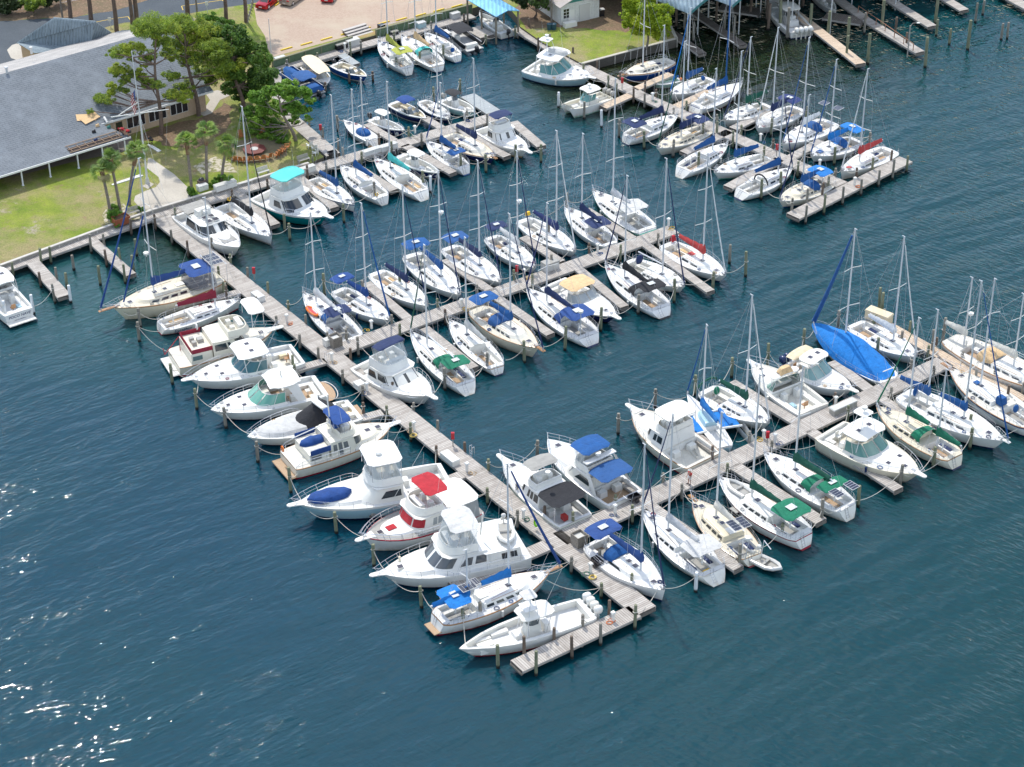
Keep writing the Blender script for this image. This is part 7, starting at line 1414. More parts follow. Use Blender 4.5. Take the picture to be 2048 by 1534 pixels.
tree('second tall pine at the house corner, denser than its neighbour', (397, 232), [(362, 47, 20), (384, 50, 22), (408, 66, 22), (348, 60, 12), (362, 82, 18), (392, 88, 20), (427, 92, 22), (396, 113, 18), (350, 110, 13), (437, 122, 22), (408, 142, 16), (455, 142, 17), (342, 150, 12), (362, 166, 13), (354, 190, 12), (378, 180, 11), (425, 158, 14), (372, 120, 12), (334, 96, 9), (444, 100, 16), (470, 128, 14)], PINE, 58000, .16, asp=.28, sq=.6, jy=2.2, tr=.32, grow=1.5)
tree('dark leafy tree left of the blue pontoon boat', (488, 218), [(440, 60, 20), (470, 70, 24), (500, 92, 22), (460, 100, 24), (488, 120, 26), (520, 118, 20), (530, 145, 22), (500, 152, 26), (470, 150, 22), (540, 168, 14), (478, 180, 20), (510, 182, 20), (456, 175, 14), (430, 90, 16), (524, 96, 12)], OAKD, 42000, .17, name='oak_tree', asp=.6, sq=.8, jy=2.5, tr=.3)
tree('bright green spreading tree by the basin walk', (591, 281), [(520, 192, 20), (548, 182, 20), (575, 172, 18), (602, 188, 18), (622, 200, 11), (540, 218, 24), (578, 215, 20), (606, 222, 14), (518, 240, 22), (552, 250, 20), (498, 222, 16), (532, 272, 16), (562, 276, 12), (590, 238, 12), (506, 256, 14), (616, 236, 8), (488, 236, 10), (574, 192, 14)], OAKL, 44000, .16, name='oak_tree', asp=.55, sq=.6, jy=2.6, bark=GBARK, tr=.26)
tree('lime green bushy tree on the small lawn', (1292, 96), [(1270, 16, 20), (1296, 10, 22), (1290, 38, 24), (1318, 44, 20), (1260, 42, 16), (1306, 66, 17), (1262, 2, 16), (1328, 20, 16), (1280, 60, 16), (1328, 64, 12), (1250, 30, 10), (1300, -14, 18)], YEL, 32000, .15, name='bushy_tree', asp=.5, sq=.85, jy=2.0, bark=GBARK, tr=.18)
tree('dark evergreen behind the blue metal roof shed', (1066, 36), [(1050, 2, 16), (1075, 0, 18), (1090, 8, 14), (1062, -16, 18), (1034, -10, 14), (1085, -16, 16)], DRK + OAKD[:1], 9000, .2, name='evergreen_tree', asp=.5, sq=.8, jy=1.5, tr=.2)
tree('small leafy shrub tree between verge and parking lot', (458, 52), [(420, 34, 12), (438, 44, 14), (455, 48, 12), (476, 60, 10), (494, 70, 9)], OAKL[:2] + OAKD[:1], 6000, .16, name='small_tree', asp=.5, sq=.7, jy=1.5, tr=.12)
for i, (x, y, lb, s_) in enumerate(((12, 10, 'dark roadside shrub at the top left corner', 18), (62, 6, 'yellow green shrub right of the corner shrub', 14), (98, -4, 'dark shrub behind the chain link fence rail', 16))):
    tree(lb, (x, y + 18), [(x, y, s_), (x - 14, y - 6, s_ * .8), (x + 16, y - 5, s_ * .8), (x + 4, y - 14, s_)], (DRK, PINE[:2], DRK)[i], 3500, .3, name='shrub', asp=.5, sq=.8, jy=1.5, tr=.08)
trunks = [(141, 37, .32), (182, 42, .34), (233, 63, .34), (265, 58, .3), (274, 53, .36), (375, 29, .36), (452, 39, .3), (492, 45, .3)]
tl = ['bare pine trunk second right of the utility pole by the road', 'pine trunk beyond the annex ridge', 'pine trunk right of the annex with sign beside it', 'slim pine trunk of the close pair by the road', 'thick pine trunk of the close pair by the road', 'dark pine trunk ringed by a stump box near the road', 'pine trunk on the verge behind the leafy shrubs', 'pine trunk on the verge nearest the red sports car']
for (x, y, t_), lb in zip(trunks, tl):
    b0 = at(x, y, LZ); H = random.uniform(15, 18); r = empty('pine_tree', b0); tag(r, lb, 'tree', 'pines along the road'); g = G(); g.tube([(math.sin(i) * .12, math.cos(i * 1.4) * .1, i * H / 7 - .2) for i in range(8)], t_, 8, r2=t_ * .4); g.build('trunk', BARK, r)
    leaves('crown', [((random.uniform(-2, 2), random.uniform(-2, 2), H - 1 + random.uniform(-1.5, 1)), 1.6, .6) for _ in range(6)], 1600, .3, PINE, r, asp=.3)
def palm(base, crown, label, s=1.0):
    b0 = at(*base, LZ); c = plane(*crown, b0.y) - b0; r = empty('palm_tree', b0); tag(r, label, 'palm tree', 'palms on the lawn'); g = G(); bend = c.x * .25
    P_ = [Vector((lerp(0, c.x, i / 8) - bend * math.sin(math.pi * i / 8) * .5, 0, lerp(-.2, c.z, i / 8))) for i in range(9)]; g.tube(P_, .2, 9, r2=.15); g.tube([P_[6], P_[7], P_[8]], .24, 9, 1, r2=.3); g.build('trunk', [GBARK, speck('palm_boots', (.2, .11, .06), (.3, .18, .1), (.1, .06, .04), 2, 6)], r)
    g = G(); rnd = random.Random(int(base[0]))
    for k in range(34):
        az = rnd.uniform(0, 6.28); el = rnd.choice((1.2, .8, .5, .2, -.1, -.5, -.9)) + rnd.uniform(-.15, .15); d = Vector((math.cos(az) * math.cos(el), math.sin(az) * math.cos(el), math.sin(el))); st = c + d * .75 * s; sd_ = d.cross(Vector((0, 0, 1))).normalized(); up = sd_.cross(d); mi = 2 if el < -.4 and rnd.random() < .4 else rnd.randrange(2)
        g.tube([c, st], .025, 3, mi, caps=False)
        for j in range(-7, 8):
            a = j * .19; v_ = (d * math.cos(a) + sd_ * math.sin(a)).normalized(); ln = (.95 - abs(j) * .03) * s * rnd.uniform(.85, 1.1); w_ = sd_ * math.cos(a) * .045 - d * math.sin(a) * .045
            m_ = st + v_ * ln * .6 + up * .05; e = st + v_ * ln + Vector((0, 0, -.22 * s)) ; g.add([st, m_ + w_, e, m_ - w_], [(0, 1, 2, 3)], mi)
    g.build('crown', [leafm('palm_leaf_a', (.13, .21, .04)) if 'pa' not in MATS else MATS['pa'], MATS.setdefault('pb', leafm('palm_leaf_b', (.12, .21, .04), .35)), MATS.setdefault('pc', leafm('palm_leaf_dry', (.3, .26, .12)))], r, smooth=False)
MATS['pa'] = leafm('palm_leaf_a', (.24, .35, .06), .35)
for b_, c, lb in (((221, 426), (203, 340), 'palm nearest the water left of the path, behind the wooden planter'), ((240, 418), (220, 318), 'tall palm between the two other palms left of the path'), ((258, 410), (274, 302), 'leaning palm left of the path, trunk tilting right'), ((383, 375), (373, 285), 'left palm of the three right of the path, by the round bush'), ((414, 370), (413, 262), 'tallest palm, middle of the three right of the path'), ((443, 362), (455, 290), 'slim palm nearest the fire circle')): palm(b_, c, lb)
for (x, y, pr, lb) in ((229, 414, 11, 'clipped bush between the two palm trunks left of the path'), (229, 432, 16, 'broad bush beside the wooden planter'), (281, 418, 7, 'small round bush at the path mouth, left side'), (387, 382, 12, 'round bush at the foot of the left palm'), (429, 369, 9, 'small bush between the palms right of the path'), (453, 359, 13, 'larger bush beside the slim palm'), (437, 357, 8, 'dark bush tucked behind the slim palm trunk'), (232, 396 + 52, 7, 'low weed tuft at the sea wall by the planter')):
    b0 = at(x, y + pr * .6, LZ); k = FPX / (CAM - b0).length; r_ = pr / k; o = leaves('bush', [((0, 0, r_ * .7), r_, .85)], 2600, .09, OAKL[:2] + OAKD[:1], asp=.6, hollow=.8); o.location = b0; tag(o, lb, 'bush')
# dark woods beyond the covered slips, seen as reflection
rnd = random.Random(5); bl = []
for i in range(70): x = rnd.uniform(18, 150); bl.append(((x, 312 + (x - 20) * .12 + rnd.uniform(-3, 10), rnd.uniform(4, 14)), rnd.uniform(3, 5), .9))
o = leaves('far_woods', bl, 26000, .8, DRK + OAKD[:2], rnd=rnd, asp=.7); tag(o, kind='stuff')

# ------------------------------------------------------------ shore furniture
def put(g, name, mats, x, y, label, cat, rz=0, z=DZ, group=None, f='F', smooth=True, ang=38):
    q = at(*fx(f, (x, y)), z); o = g.build(name, mats, smooth=smooth, ang=ang); o.location = q; o.rotation_euler = (0, 0, rz); return tag(o, label, cat, group)
DR = R(35.6); MR = R(-54.4)      # pier and main dock directions
def boxg(l, w_, h, lid=True):
    g = G(); g.box((0, 0, h * .42), (l, w_, h * .84), 0, 0, .97)
    if lid: g.box((0, 0, h * .92), (l * 1.03, w_ * 1.06, h * .16), 0, 1, .95); g.box((0, -w_ * .52, h * .72), (.12, .04, .1), 0, 1)
    return g
for (x, y, l, w_, h, c1, c2, rz, z, lb) in ((451, 376, 2.9, .8, .75, 'white', 'lgrey', DR, LZ, 'long white dock box at the lawn edge below the palms'), (609, 345, 3.0, .75, .7, 'white', 'lgrey', DR, DZ, 'long white dock box in front of the grey bench'), (405, 379, 1.3, .8, .7, 'white', 'silver', DR, LZ, 'short white locker under the grill by the round bush'),
    (516, 597, 1.7, .9, .6, 'white', 'lgrey', MR, DZ, 'white dock box on the main dock by the aft cabin cruiser'), (900, 921, 2.2, .9, .6, 'white', 'white', MR, DZ, 'long white dock box on the main dock above the red bimini'), (719, 776, 1.0, .9, .7, 'white', 'white', MR, DZ, 'tilted white box on the main dock by the black covered cruiser'), (655, 690, .8, .7, .8, 'white', 'lgrey', DR, DZ, 'small white box at the main dock junction'),
    (744, 306, 2.6, .8, .6, 'white', 'lgrey', DR, DZ, 'left long white box on the inner pier'), (777, 297, 2.4, .8, .6, 'white', 'lgrey', DR, DZ, 'right long white box on the inner pier'), (705, 90, 2.0, 1.0, .9, 'silver', 'lgrey', DR, DZ, 'pale grey locker left of the quay steps'), (683, 96, 1.9, .9, .8, 'black', 'grey', DR, DZ, 'black locker left of the quay steps'),
    (561, 126, 1.6, .9, .9, 'lgrey', 'silver', DR, DZ, 'grey locker at the quay corner behind the pontoon boat'), (910, 35, 1.4, .9, .8, 'silver', 'lgrey', DR, DZ, 'grey locker near the lift shed'), (763, 58, .9, .8, .7, 'black', 'black', DR, 1.3, 'small black box right of the quay steps'), (789, 68, 1.1, .7, .5, 'black', 'grey', DR, DZ, 'low black box behind the lime bimini sloop'), (842, 54, 1.3, .8, .8, 'paleblue', 'silver', DR, DZ, 'blue grey locker behind the blue covered sloop'),
    (1686, 819, 3.2, .8, .7, 'grey', 'lgrey', DR, DZ, 'long grey bench box on the outer pier with blue basin'), (1100, 537, 1.9, 1.1, 1.0, 'lgrey', 'grey', DR, DZ, 'weathered box where the middle pier meets a finger'), (1757, 640, 2.9, 1.2, 1.1, 'beige', 'beige', R(-40), DZ, 'large beige dock box on the long right finger'), (1470, 1018 + 6, 1.0, .6, .3, 'blk', 'grey', MR, DZ, 'small dark crate by the green canopied sloop')):
    put(boxg(l, w_, h), 'dock_box', [gel(c1), gel(c2)], x, y, lb, 'dock box', rz, z, 'dock boxes', smooth=False)
def bin_wood(x, y, lb, rz):
    g = G()
    for a, b_, l, w_ in ((0, -.55, 1.1, .06), (0, .55, 1.1, .06), (-.55, 0, .06, 1.1), (.55, 0, .06, 1.1)): g.box((a, b_, .6), (l, w_, 1.2), 0, 0)
    for k in range(-4, 5): g.box((k * .125, -.59, .6), (.02, .03, 1.16), 0, 1)
    g.box((0, 0, .9), (.95, .95, .05), 0, 2); put(g, 'wooden_bin_enclosure', [speck('bin_timber', (.26, .23, .19), (.33, .3, .26), (.18, .15, .12)), paint((.07, .06, .05), .9, .1, 'gap_dark'), gel('lgrey')], x, y, lb, 'bin enclosure', rz, smooth=False)
bin_wood(671, 690, 'wooden bin enclosure at the first pier junction', DR); bin_wood(1158, 1088, 'wooden bin enclosure at the outer pier junction', DR)
g = G()
for a, b_, l, w_ in ((0, -.6, 1.9, .08), (0, .6, 1.9, .08), (-.95, 0, .08, 1.2), (.95, 0, .08, 1.2)): g.box((a, b_, .45), (l, w_, .9))
g.box((0, 0, .7), (1.8, 1.1, .04), 0, 1); put(g, 'planter', [paint((.34, .1, .04), .6, .25, 'red_cedar'), soil], 242, 446, 'red cedar planter box beside the boardwalk', 'planter', DR, LZ, smooth=False)
def bench(x, y, c, rz, lb, z=LZ):
    r = empty('bench', at(x, y, z), rz); tag(r, lb, 'bench'); m = gel(c); g = G()
    for k in range(3): g.box((0, -.15 + k * .17, .45), (1.6, .14, .04))
    g.build('seat', m, r, smooth=False); g = G(); [g.box((0, .3 + k * .03, .6 + k * .15), (1.6, .04, .12)) for k in range(3)]; g.build('backrest', m, r, smooth=False)
    for s_ in (-.72, .72): G().box((s_, .05, .22), (.07, .5, .44)).build('leg', m, r, smooth=False)
bench(608, 325, 'grey', DR, 'grey bench facing the water behind the long white box'); bench(527, 349, 'lgrey', DR, 'pale bench behind the teal sport fisher'); bench(267, 430, 'grey', DR, 'low bench at the path mouth beside the cedar planter')
def adirondack(par_loc, rz, c, label, group, first=[]):
    if c not in [q[0] for q in first]:
        r = empty('garden_chair', par_loc, rz); m = gel(c) if c == 'white' else paint((.42, .15, .04), .7, .3, 'orange_cedar')
        g = G(); g.box((0, 0, .32), (.55, .55, .04), 0, 0, 1, .12); g.build('seat', m, r, smooth=False); g = G(); [g.box((-.38, k * .11, .68), (.03, .09, .75 - abs(k) * .06), 0, 0, 1, -.35) for k in range(-2, 3)]; g.build('backrest', m, r, smooth=False)
        for s_ in (-.31, .31): G().box((.0, s_, .55), (.6, .12, .03)).build('armrest', m, r, smooth=False); G().box((.25, s_, .27), (.07, .05, .54)).build('leg', m, r, smooth=False); G().box((-.22, s_, .2), (.07, .05, .4)).build('leg', m, r, smooth=False)
        first.append((c, r))
    else:
        src = [q[1] for q in first if q[0] == c][0]; r = src.copy(); col.objects.link(r); r.location = par_loc; r.rotation_euler = (0, 0, rz)
        for ch in src.children: d = ch.copy(); col.objects.link(d); d.parent = r
    tag(r, label, 'chair', group)
for (x, y, rz, lb) in ((619.5, 295, 2.2, 'white garden chair farthest from the pier'), (629, 301, 2.0, 'white garden chair between the other two white ones'), (631, 310, 2.6, 'white garden chair nearest the dark cart')): adirondack(at(x, y, LZ), rz, 'white', lb, 'white chairs by the basin walk')
fc = at(510, 303, LZ); cl = ['west of the fire table', 'nearest the slim palm', 'right of the chair by the slim palm', 'third around from the slim palm', 'facing the water side, left', 'in front of the fire table', 'in front of the fire table, to the right', 'near the long poles, lower side', 'lower right of the fire table', 'first of the tight right cluster', 'second of the tight right cluster', 'third of the tight right cluster', 'last of the right cluster by the tree', 'under the tree, right', 'under the tree, left', 'behind the mast, far side']
cp = [(250, 560), (285, 585), (322, 602), (357, 607), (395, 606), (435, 602), (482, 598), (530, 592), (585, 580), (650, 562), (668, 545), (692, 530), (712, 512), (738, 493), (530, 392), (352, 402)]
for (x, y), lb in zip(cp, cl):
    q = at(*fx('O', (x, y + 6)), LZ); adirondack(q, math.atan2(fc.y - q.y, fc.x - q.x), 'orange', 'orange cedar chair ' + lb, 'cedar chairs around the fire table')
g = G(); g.tube([(0, 0, .3), (0, 0, .4)], 1.5, 8); g.tube([(0, 0, 0), (0, 0, .3)], .9, 8, 0); g.tube([(0, 0, .4), (0, 0, .44)], .5, 12, 1); put(g, 'fire_table', [paint((.16, .035, .03), .6, .2, 'dark_red_wood'), gel('lgrey')], 509, 303, 'octagonal dark red fire table inside the ring of chairs', 'table', z=LZ, smooth=False)
# grill, cart, poles
g = G(); g.box((0, 0, .5), (.9, .6, .9), 0, 0); g.ball((0, 0, 1.0), .42, 10, 5, 1, (1, .7, .7)); put(g, 'grill', [paint((.12, .08, .07), .6, .2, 'grill_stand'), gel('blk')], 404, 374, 'dark grill above the short white locker', 'grill', DR, LZ)
def cart(x, y, rz, lb, c='black'):
    r = empty('dock_cart', at(x, y, DZ), rz); tag(r, lb, 'cart'); g = G()
    g.box((0, 0, .4), (1.1, .65, .05)); [g.box((a, b_, .55), (l, w_, .35)) for a, b_, l, w_ in ((0, -.33, 1.1, .04), (0, .33, 1.1, .04), (-.55, 0, .04, .66), (.55, 0, .04, .66))]; g.build('tub', gel(c), r, smooth=False); g = G(); g.tube([(-.5, -.3, .6), (-1.1, -.3, .95), (-1.1, .3, .95), (-.5, .3, .6)], .02, 5); g.build('handle', steel(), r)
    for s_ in (-.4, .4): G().tube([(.1, s_ - .05, .25), (.1, s_ + .05, .25)], .25, 12).build('wheel', gel('blk'), r)
cart(1194, 1131, MR, 'dark plastic cart on the main dock below the junction'); cart(1268, 1003, .6, 'dark cart on the outer pier before the two bimini cruiser'); cart(665, 313, .5, 'dark covered cart at the corner of the basin walk')
ped = [(574, 645, 'by the aft cabin cruiser'), (664, 722, 'at the middle pier junction'), (734, 782, 'by the navy topped cruiser'), (828, 860, 'above the big white sport fisher'), (934, 943, 'by the red bimini trawler'), (1047, 1036, 'by the white yacht tender'), (1181, 1144, 'beside the yellow rope coil'), (1226, 1242, 'on the T head dock'), (1230, 1027, 'behind the sedan'), (743, 657, 'by the orange kayak sloop'), (1195, 503, 'by the seafoam sloop finger'), (1048, 554, 'by the weathered box'), (923, 614, 'by the cream cutter'), (1337, 452, 'at the middle pier end'), (1671, 810, 'beside the long grey bench box'), (1549, 885, 'by the cart of the outer pier centre'), (1527, 877, 'next to a red extinguisher on the outer pier'), (929, 238, 'by the navy bimini cruiser'), (830, 266, 'by the small navy sloop'), (734, 291, 'by the white T-top boat'), (1402, 231, 'on the upper pier by the navy awning'), (1521, 282, 'in the centre of the upper pier'), (1639, 334, 'by the sky blue bimini sloop'), (1709, 370, 'at the T head of the upper pier'), (690, 88 + 12, 'by the quay ladder'), (1305, 200, 'at the root of the upper pier')]
def pedmesh():
    g = G(); g.box((0, 0, .45), (.22, .22, .9), 0, 0, .9); g.box((0, 0, .98), (.4, .4, .14), 0, 0, .8); return g
pm = None
for x, y, lb in ped:
    if pm is None: o = pedmesh().build('power_pedestal', gel('white'), smooth=False); pm = o.data
    else: o = bpy.data.objects.new('power_pedestal', pm); col.objects.link(o)
    o.location = at(x, y, DZ); o.rotation_euler = (0, 0, DR); tag(o, 'white power pedestal ' + lb, 'power pedestal', 'power pedestals on the docks')
    g = G(); hr = random.uniform(.2, .32); [g.tube([(hr * math.cos(a), hr * math.sin(a) * .8, .04 + .04 * k) for a in [2 * math.pi * i / 10 for i in range(11)]], .028, 4) for k in range(2)]; e = random.uniform(0, 6.3); g.tube([(hr, 0, .03), (hr + .3, .2, .03), (hr * .5, .6, .03), (-.1, .45, .03)], .025, 4)
    hc = random.choice(('yellow', 'green', 'blue', 'orange', 'tan')); ho = g.build('water_hose', gel(hc)); ho.location = at(x + random.choice((-7, 7)), y + 4, DZ); ho.rotation_euler = (0, 0, e); tag(ho, {'yellow': 'yellow', 'green': 'green', 'blue': 'blue', 'orange': 'orange', 'tan': 'tan'}[hc] + ' hose at the pedestal ' + lb, 'hose', 'hoses on the docks')
for x, y, lb in ((509, 560, 'on a post above the main dock start'), (906, 892, 'on the main dock by the long white box'), (642, 272, 'on the basin walk'), (1034, 556, 'on the middle pier near the weathered box'), (1553, 312, 'on the upper pier centre'), (1244, 178, 'on the upper pier near the twin hulled boat'), (1534, 890, 'on the outer pier centre')):
    r = empty('fire_extinguisher_cabinet', at(x, y, DZ)); tag(r, 'red fire extinguisher cabinet ' + lb, 'extinguisher cabinet', 'red extinguisher cabinets'); G().box((0, 0, 1.25), (.34, .26, .75), 0, 0).build('cabinet', gel('red'), r, smooth=False); G().box((0, 0, .5), (.1, .1, 1.0)).build('post', tim, r, smooth=False)
g = G(); [g.tube([(.25 * math.cos(a), .06 * k, .8 + .4 * math.sin(a)) for a in [2 * math.pi * i / 12 for i in range(13)]], .05, 5) for k in range(3)]; put(g, 'hose_coil', gel((.3, .75, .02)), 1071, 1060, 'bright lime hose coil hanging beside the main dock', 'hose', MR)
for x, y, lb, c in ((1184, 1156, 'yellow rope coil on the main dock near the T head', (.75, .55, .15)), (826, 872, 'yellow rope heap by the sport fisher piling', (.75, .55, .15))):
    g = G(); [g.tube([(.3 * math.cos(a) + .05 * k, .3 * math.sin(a), .05 + .05 * k) for a in [2 * math.pi * i / 12 for i in range(13)]], .04, 5) for k in range(3)]; put(g, 'rope_coil', gel(c), x, y, lb, 'rope coil')
for x, y, c, lb in ((1086, 1040 + 7, 'orange', 'orange round fender hanging at the sedan stern'), (1063, 1068, 'cream', 'cream fender floating beside the main dock'), (1879, 743, 'blue', 'blue fender bundle at the outer pier end'), (1322, 212, 'orange', 'orange buoy in the water by the short finger')):
    g = G(); g.ball((0, 0, .35), .32, 10, 6, 0, (1, 1, 1.2)); put(g, 'fender', gel(c), x, y, lb, 'fender', z=.1)
# ladder and cleaning table on docks
for x, y, lb in ((942, 910, 'steel swim ladder on the main dock edge'), (652, 722, 'steel ladder at the middle pier junction')):
    g = G(); [g.tube([(s_, 0, -.6), (s_, 0, 1.0), (s_, .25, 1.0), (s_, .25, .1)], .025, 5) for s_ in (-.22, .22)]; [g.tube([(-.22, 0, k * .3 - .4), (.22, 0, k * .3 - .4)], .02, 4) for k in range(4)]; put(g, 'ladder', steel(), x, y, lb, 'ladder', MR)
# flag pole with yard
def flagpole():
    b0 = at(295, 366, LZ); r = empty('flag_pole', b0); tag(r, 'tall grey flag pole with a white yard and striped flag on the lawn', 'flag pole'); H = rise(b0, 103); g = G(); g.tube([(0, 0, 0), (0, 0, H * .55)], .14, 8, r2=.11); g.tube([(0, 0, H * .5), (-.1, 0, H)], .08, 8, r2=.05); g.build('pole', alu(), r)
    g = G(); zz = H * .53; g.tube([(-3.4, -.5, zz - .1), (3.4, .9, zz + .2)], .07, 6, r2=.05); g.build('yard', gel('white'), r); g = G(); g.tube([(-.1, 0, H * .62), (-2.4, -1.2, zz + .4)], .05, 5); g.build('gaff', gel('white'), r)
    g = G()
    for q in ((-3.2, -.5), (3.2, .9)): g.tube([(q[0], q[1], zz), (q[0] * .7, q[1] - 1.5, .1)], .012, 3)
    for q in ((-2, -3), (2.3, -2.5), (0, 3)): g.tube([(0, 0, zz), (q[0], q[1], .1)], .012, 3)
    g.build('halyard', steel(), r); g = G(); fz = H * .72; W_, Hh = 1.5, 2.9
    for s_ in range(13):
        z0 = -s_ * 0
    nx = 13
    def fp(u, v): return Vector((-.25 - .5 * u - .12 * math.sin(v * 5) * u, -.25 * math.sin(u * 6 + v * 3), fz - v * 2.5 - u * .9))
    for s_ in range(13):
        for k in range(5): u0, u1 = s_ / 13, (s_ + 1) / 13; v0, v1 = k / 5, (k + 1) / 5; g.add([fp(v0 * 1.0, u0), fp(v1, u0), fp(v1, u1), fp(v0, u1)], [(0, 1, 2, 3)], 2 if (s_ < 7 and k < 2) else (0 if s_ % 2 == 0 else 1))
    g.build('flag', [gel('red'), gel('white'), gel('royal')], r, smooth=False); G().tube([(0, 0, 0), (0, 0, .7)], .3, 8, r2=.2).build('base', gel('lgrey'), r)
flagpole()
ground('flag_pole_pad', [(284, 372), (300, 364), (308, 368), (296, 378)], concrete, .03)
for x, y, rz, L_n, lb in ((255, 361, .62, 4.2, 'pair of long white boards lying on the lawn'), (307, 297, -.9, 2.6, 'single white board lying by the black tool stand')):
    g = G(); g.box((0, 0, .06), (L_n, .28, .08)); g.box((.3, .2, .1), (L_n * .8, .2, .06), .05); put(g, 'white_board', gel('white'), x, y, lb, 'board', rz, LZ, smooth=False)
# crouching figures are built with the people; benches end here
def car(x, y, rz, paint_c, label, kind='sedan'):
    L, Wd, H = (4.4, 1.85, 1.28) if kind == 'coupe' else (4.7, 1.9, 1.72); r = empty('parked_car', at(x, y, LZ + .012), rz); tag(r, label, 'car', 'cars in the parking lot'); m = paint(paint_c, .12, .05, 'car_paint_%d' % int(paint_c[0] * 100), 1, .3); g = G(); hw = Wd / 2
    prof = [(-L / 2, .35, .62, .9), (-L / 2 + .1, .22, .82 if kind == 'coupe' else 1.0, .96), (-L * .3, .2, .88 if kind == 'coupe' else 1.05, 1), (0, .2, .84 if kind == 'coupe' else 1.02, 1), (L * .25, .2, .8 if kind == 'coupe' else 1.0, .98), (L * .42, .22, .66 if kind == 'coupe' else .9, .94), (L / 2, .35, .5 if kind == 'coupe' else .7, .8)]
    g.loft([[(X, -hw * w_, z0), (X, -hw * w_, (z0 + z1) / 2), (X, -hw * w_ * .94, z1), (X, -hw * .5, z1 + .05), (X, hw * .5, z1 + .05), (X, hw * w_ * .94, z1), (X, hw * w_, (z0 + z1) / 2), (X, hw * w_, z0)] for X, z0, z1, w_ in prof], 0, True); b_ = g.build('body', m, r, ang=35)
    bl = Block(-L * (.32 if kind == 'coupe' else .46), L * .2, hw * .86, prof[3][2], H, (-L * (.12 if kind == 'coupe' else .38), L * .02, hw * .66), .6, 4, .04); bl.geom().build('roof', m, b_, ang=35); gl = glassm((.01, .012, .015), .04, 'car_glass')
    g = G(); bl.patch(g, -.42, .42, .1, .9, off=.012, n=8); g.build('windscreen', gl, r)
    for s_ in (1, -1): g = G(); bl.patch(g, .55 * s_, .74 * s_, .12, .88, off=.012); bl.patch(g, .76 * s_, .94 * s_, .12, .88, off=.012); g.build('side_window', gl, r)
    g = G(); a, t = bl.a, bl.t; lo = Vector((a[0] - .012, 0, a[3])); hi = Vector((t[0] - .012, 0, t[3])); p0, p1 = lerp(lo, hi, .12), lerp(lo, hi, .88); g.poly([p0 + Vector((0, -a[2] * .85, 0)), p0 + Vector((0, a[2] * .85, 0)), p1 + Vector((0, t[2] * .85, 0)), p1 - Vector((0, t[2] * .85, 0))]); g.build('rear_window', gl, r, smooth=False)
    for X in (-L * .3, L * .31):
        for s_ in (1, -1): w_ = G().tube([(X, s_ * (hw - .2), .33), (X, s_ * (hw + .01), .33)], .33, 16).build('wheel', gel('blk'), r); G().tube([(X, s_ * (hw - .05), .33), (X, s_ * (hw + .025), .33)], .2, 10).build('rim', steel(), w_)
    for s_ in (1, -1): G().box((-L / 2 + .03, s_ * hw * .68, .74 if kind == 'coupe' else .95), (.1, .42, .14)).build('tail_light', gel('red') if kind != 'coupe' else gel('maroon'), r); G().box((L / 2 - .12, s_ * hw * .62, .55 if kind == 'coupe' else .72), (.14, .34, .12)).build('headlight', gel('silver'), r)
    G().box((-L / 2 - .01, 0, .52), (.04, .5, .16)).build('number_plate', gel('lgrey'), r)
car(536, 10, R(66), (.42, .01, .015), 'red sports coupe parked by the grass verge', 'coupe'); car(586, 2, R(62), (.34, .30, .25), 'beige sport utility car between the two red cars', 'suv'); car(661, -4, R(78), (.45, .01, .02), 'red car at the top edge of the parking lot', 'coupe')
wl = [(573, 98), (613, 88), (653, 78), (693, 67.5), (730, 58), (768, 46), (803, 39), (841, 30.5), (878, 21), (914, 12.5), (557, 7.5)]; wlb = ['first', 'second', 'third', 'fourth', 'fifth, above the quay steps,', 'sixth', 'seventh', 'eighth', 'ninth', 'tenth', 'lone']
wm_ = None
for (x, y), lb in zip(wl, wlb):
    if wm_ is None: g = G(); g.box((0, 0, .08), (1.9, .2, .15), 0, 0, .93); o = g.build('wheel_stop', paint((.78, .55, .04), .6, .15, 'yellow_paint'), smooth=False); wm_ = o.data
    else: o = bpy.data.objects.new('wheel_stop', wm_); col.objects.link(o)
    o.location = at(x, y, LZ + .012); o.rotation_euler = (0, 0, DR + (0 if lb != 'lone' else .5)); tag(o, ('yellow wheel stop, %s from the tree end of the lot row' % lb) if lb != 'lone' else 'yellow wheel stop behind the red coupe at the verge', 'wheel stop', 'yellow wheel stops')
for i in range(7):   # verge bollards
    x, y = lerp(506, 496, i / 6), lerp(8, 45, i / 6); o = G().box((0, 0, .4), (.16, .16, .8)).build('bollard', tim, smooth=False); o.location = at(x, y, LZ); tag(o, 'short timber bollard, %s along the verge edge' % ['first', 'second', 'third', 'fourth', 'fifth', 'sixth', 'seventh'][i], 'bollard', 'verge bollards')
for pts in ([(192, 44), (222, 38), (256, 33), (260, 39)], [(366, 20), (363, 12), (405, 6), (444, 0), (450, 4)], [(505, 8), (520, 4), (560, 6)]):
    P2 = [at(x, y, LZ + .016) for x, y in pts]; g = G()
    for a, b_ in zip(P2, P2[1:]): d = (b_ - a).normalized(); nn = Vector((-d.y, d.x, 0)) * .07; g.poly([a + nn, a - nn, b_ - nn, b_ + nn])
    tag(g.build('road_marking', paint((.62, .42, .06), .7, .2, 'line_yellow'), smooth=False), kind='structure')
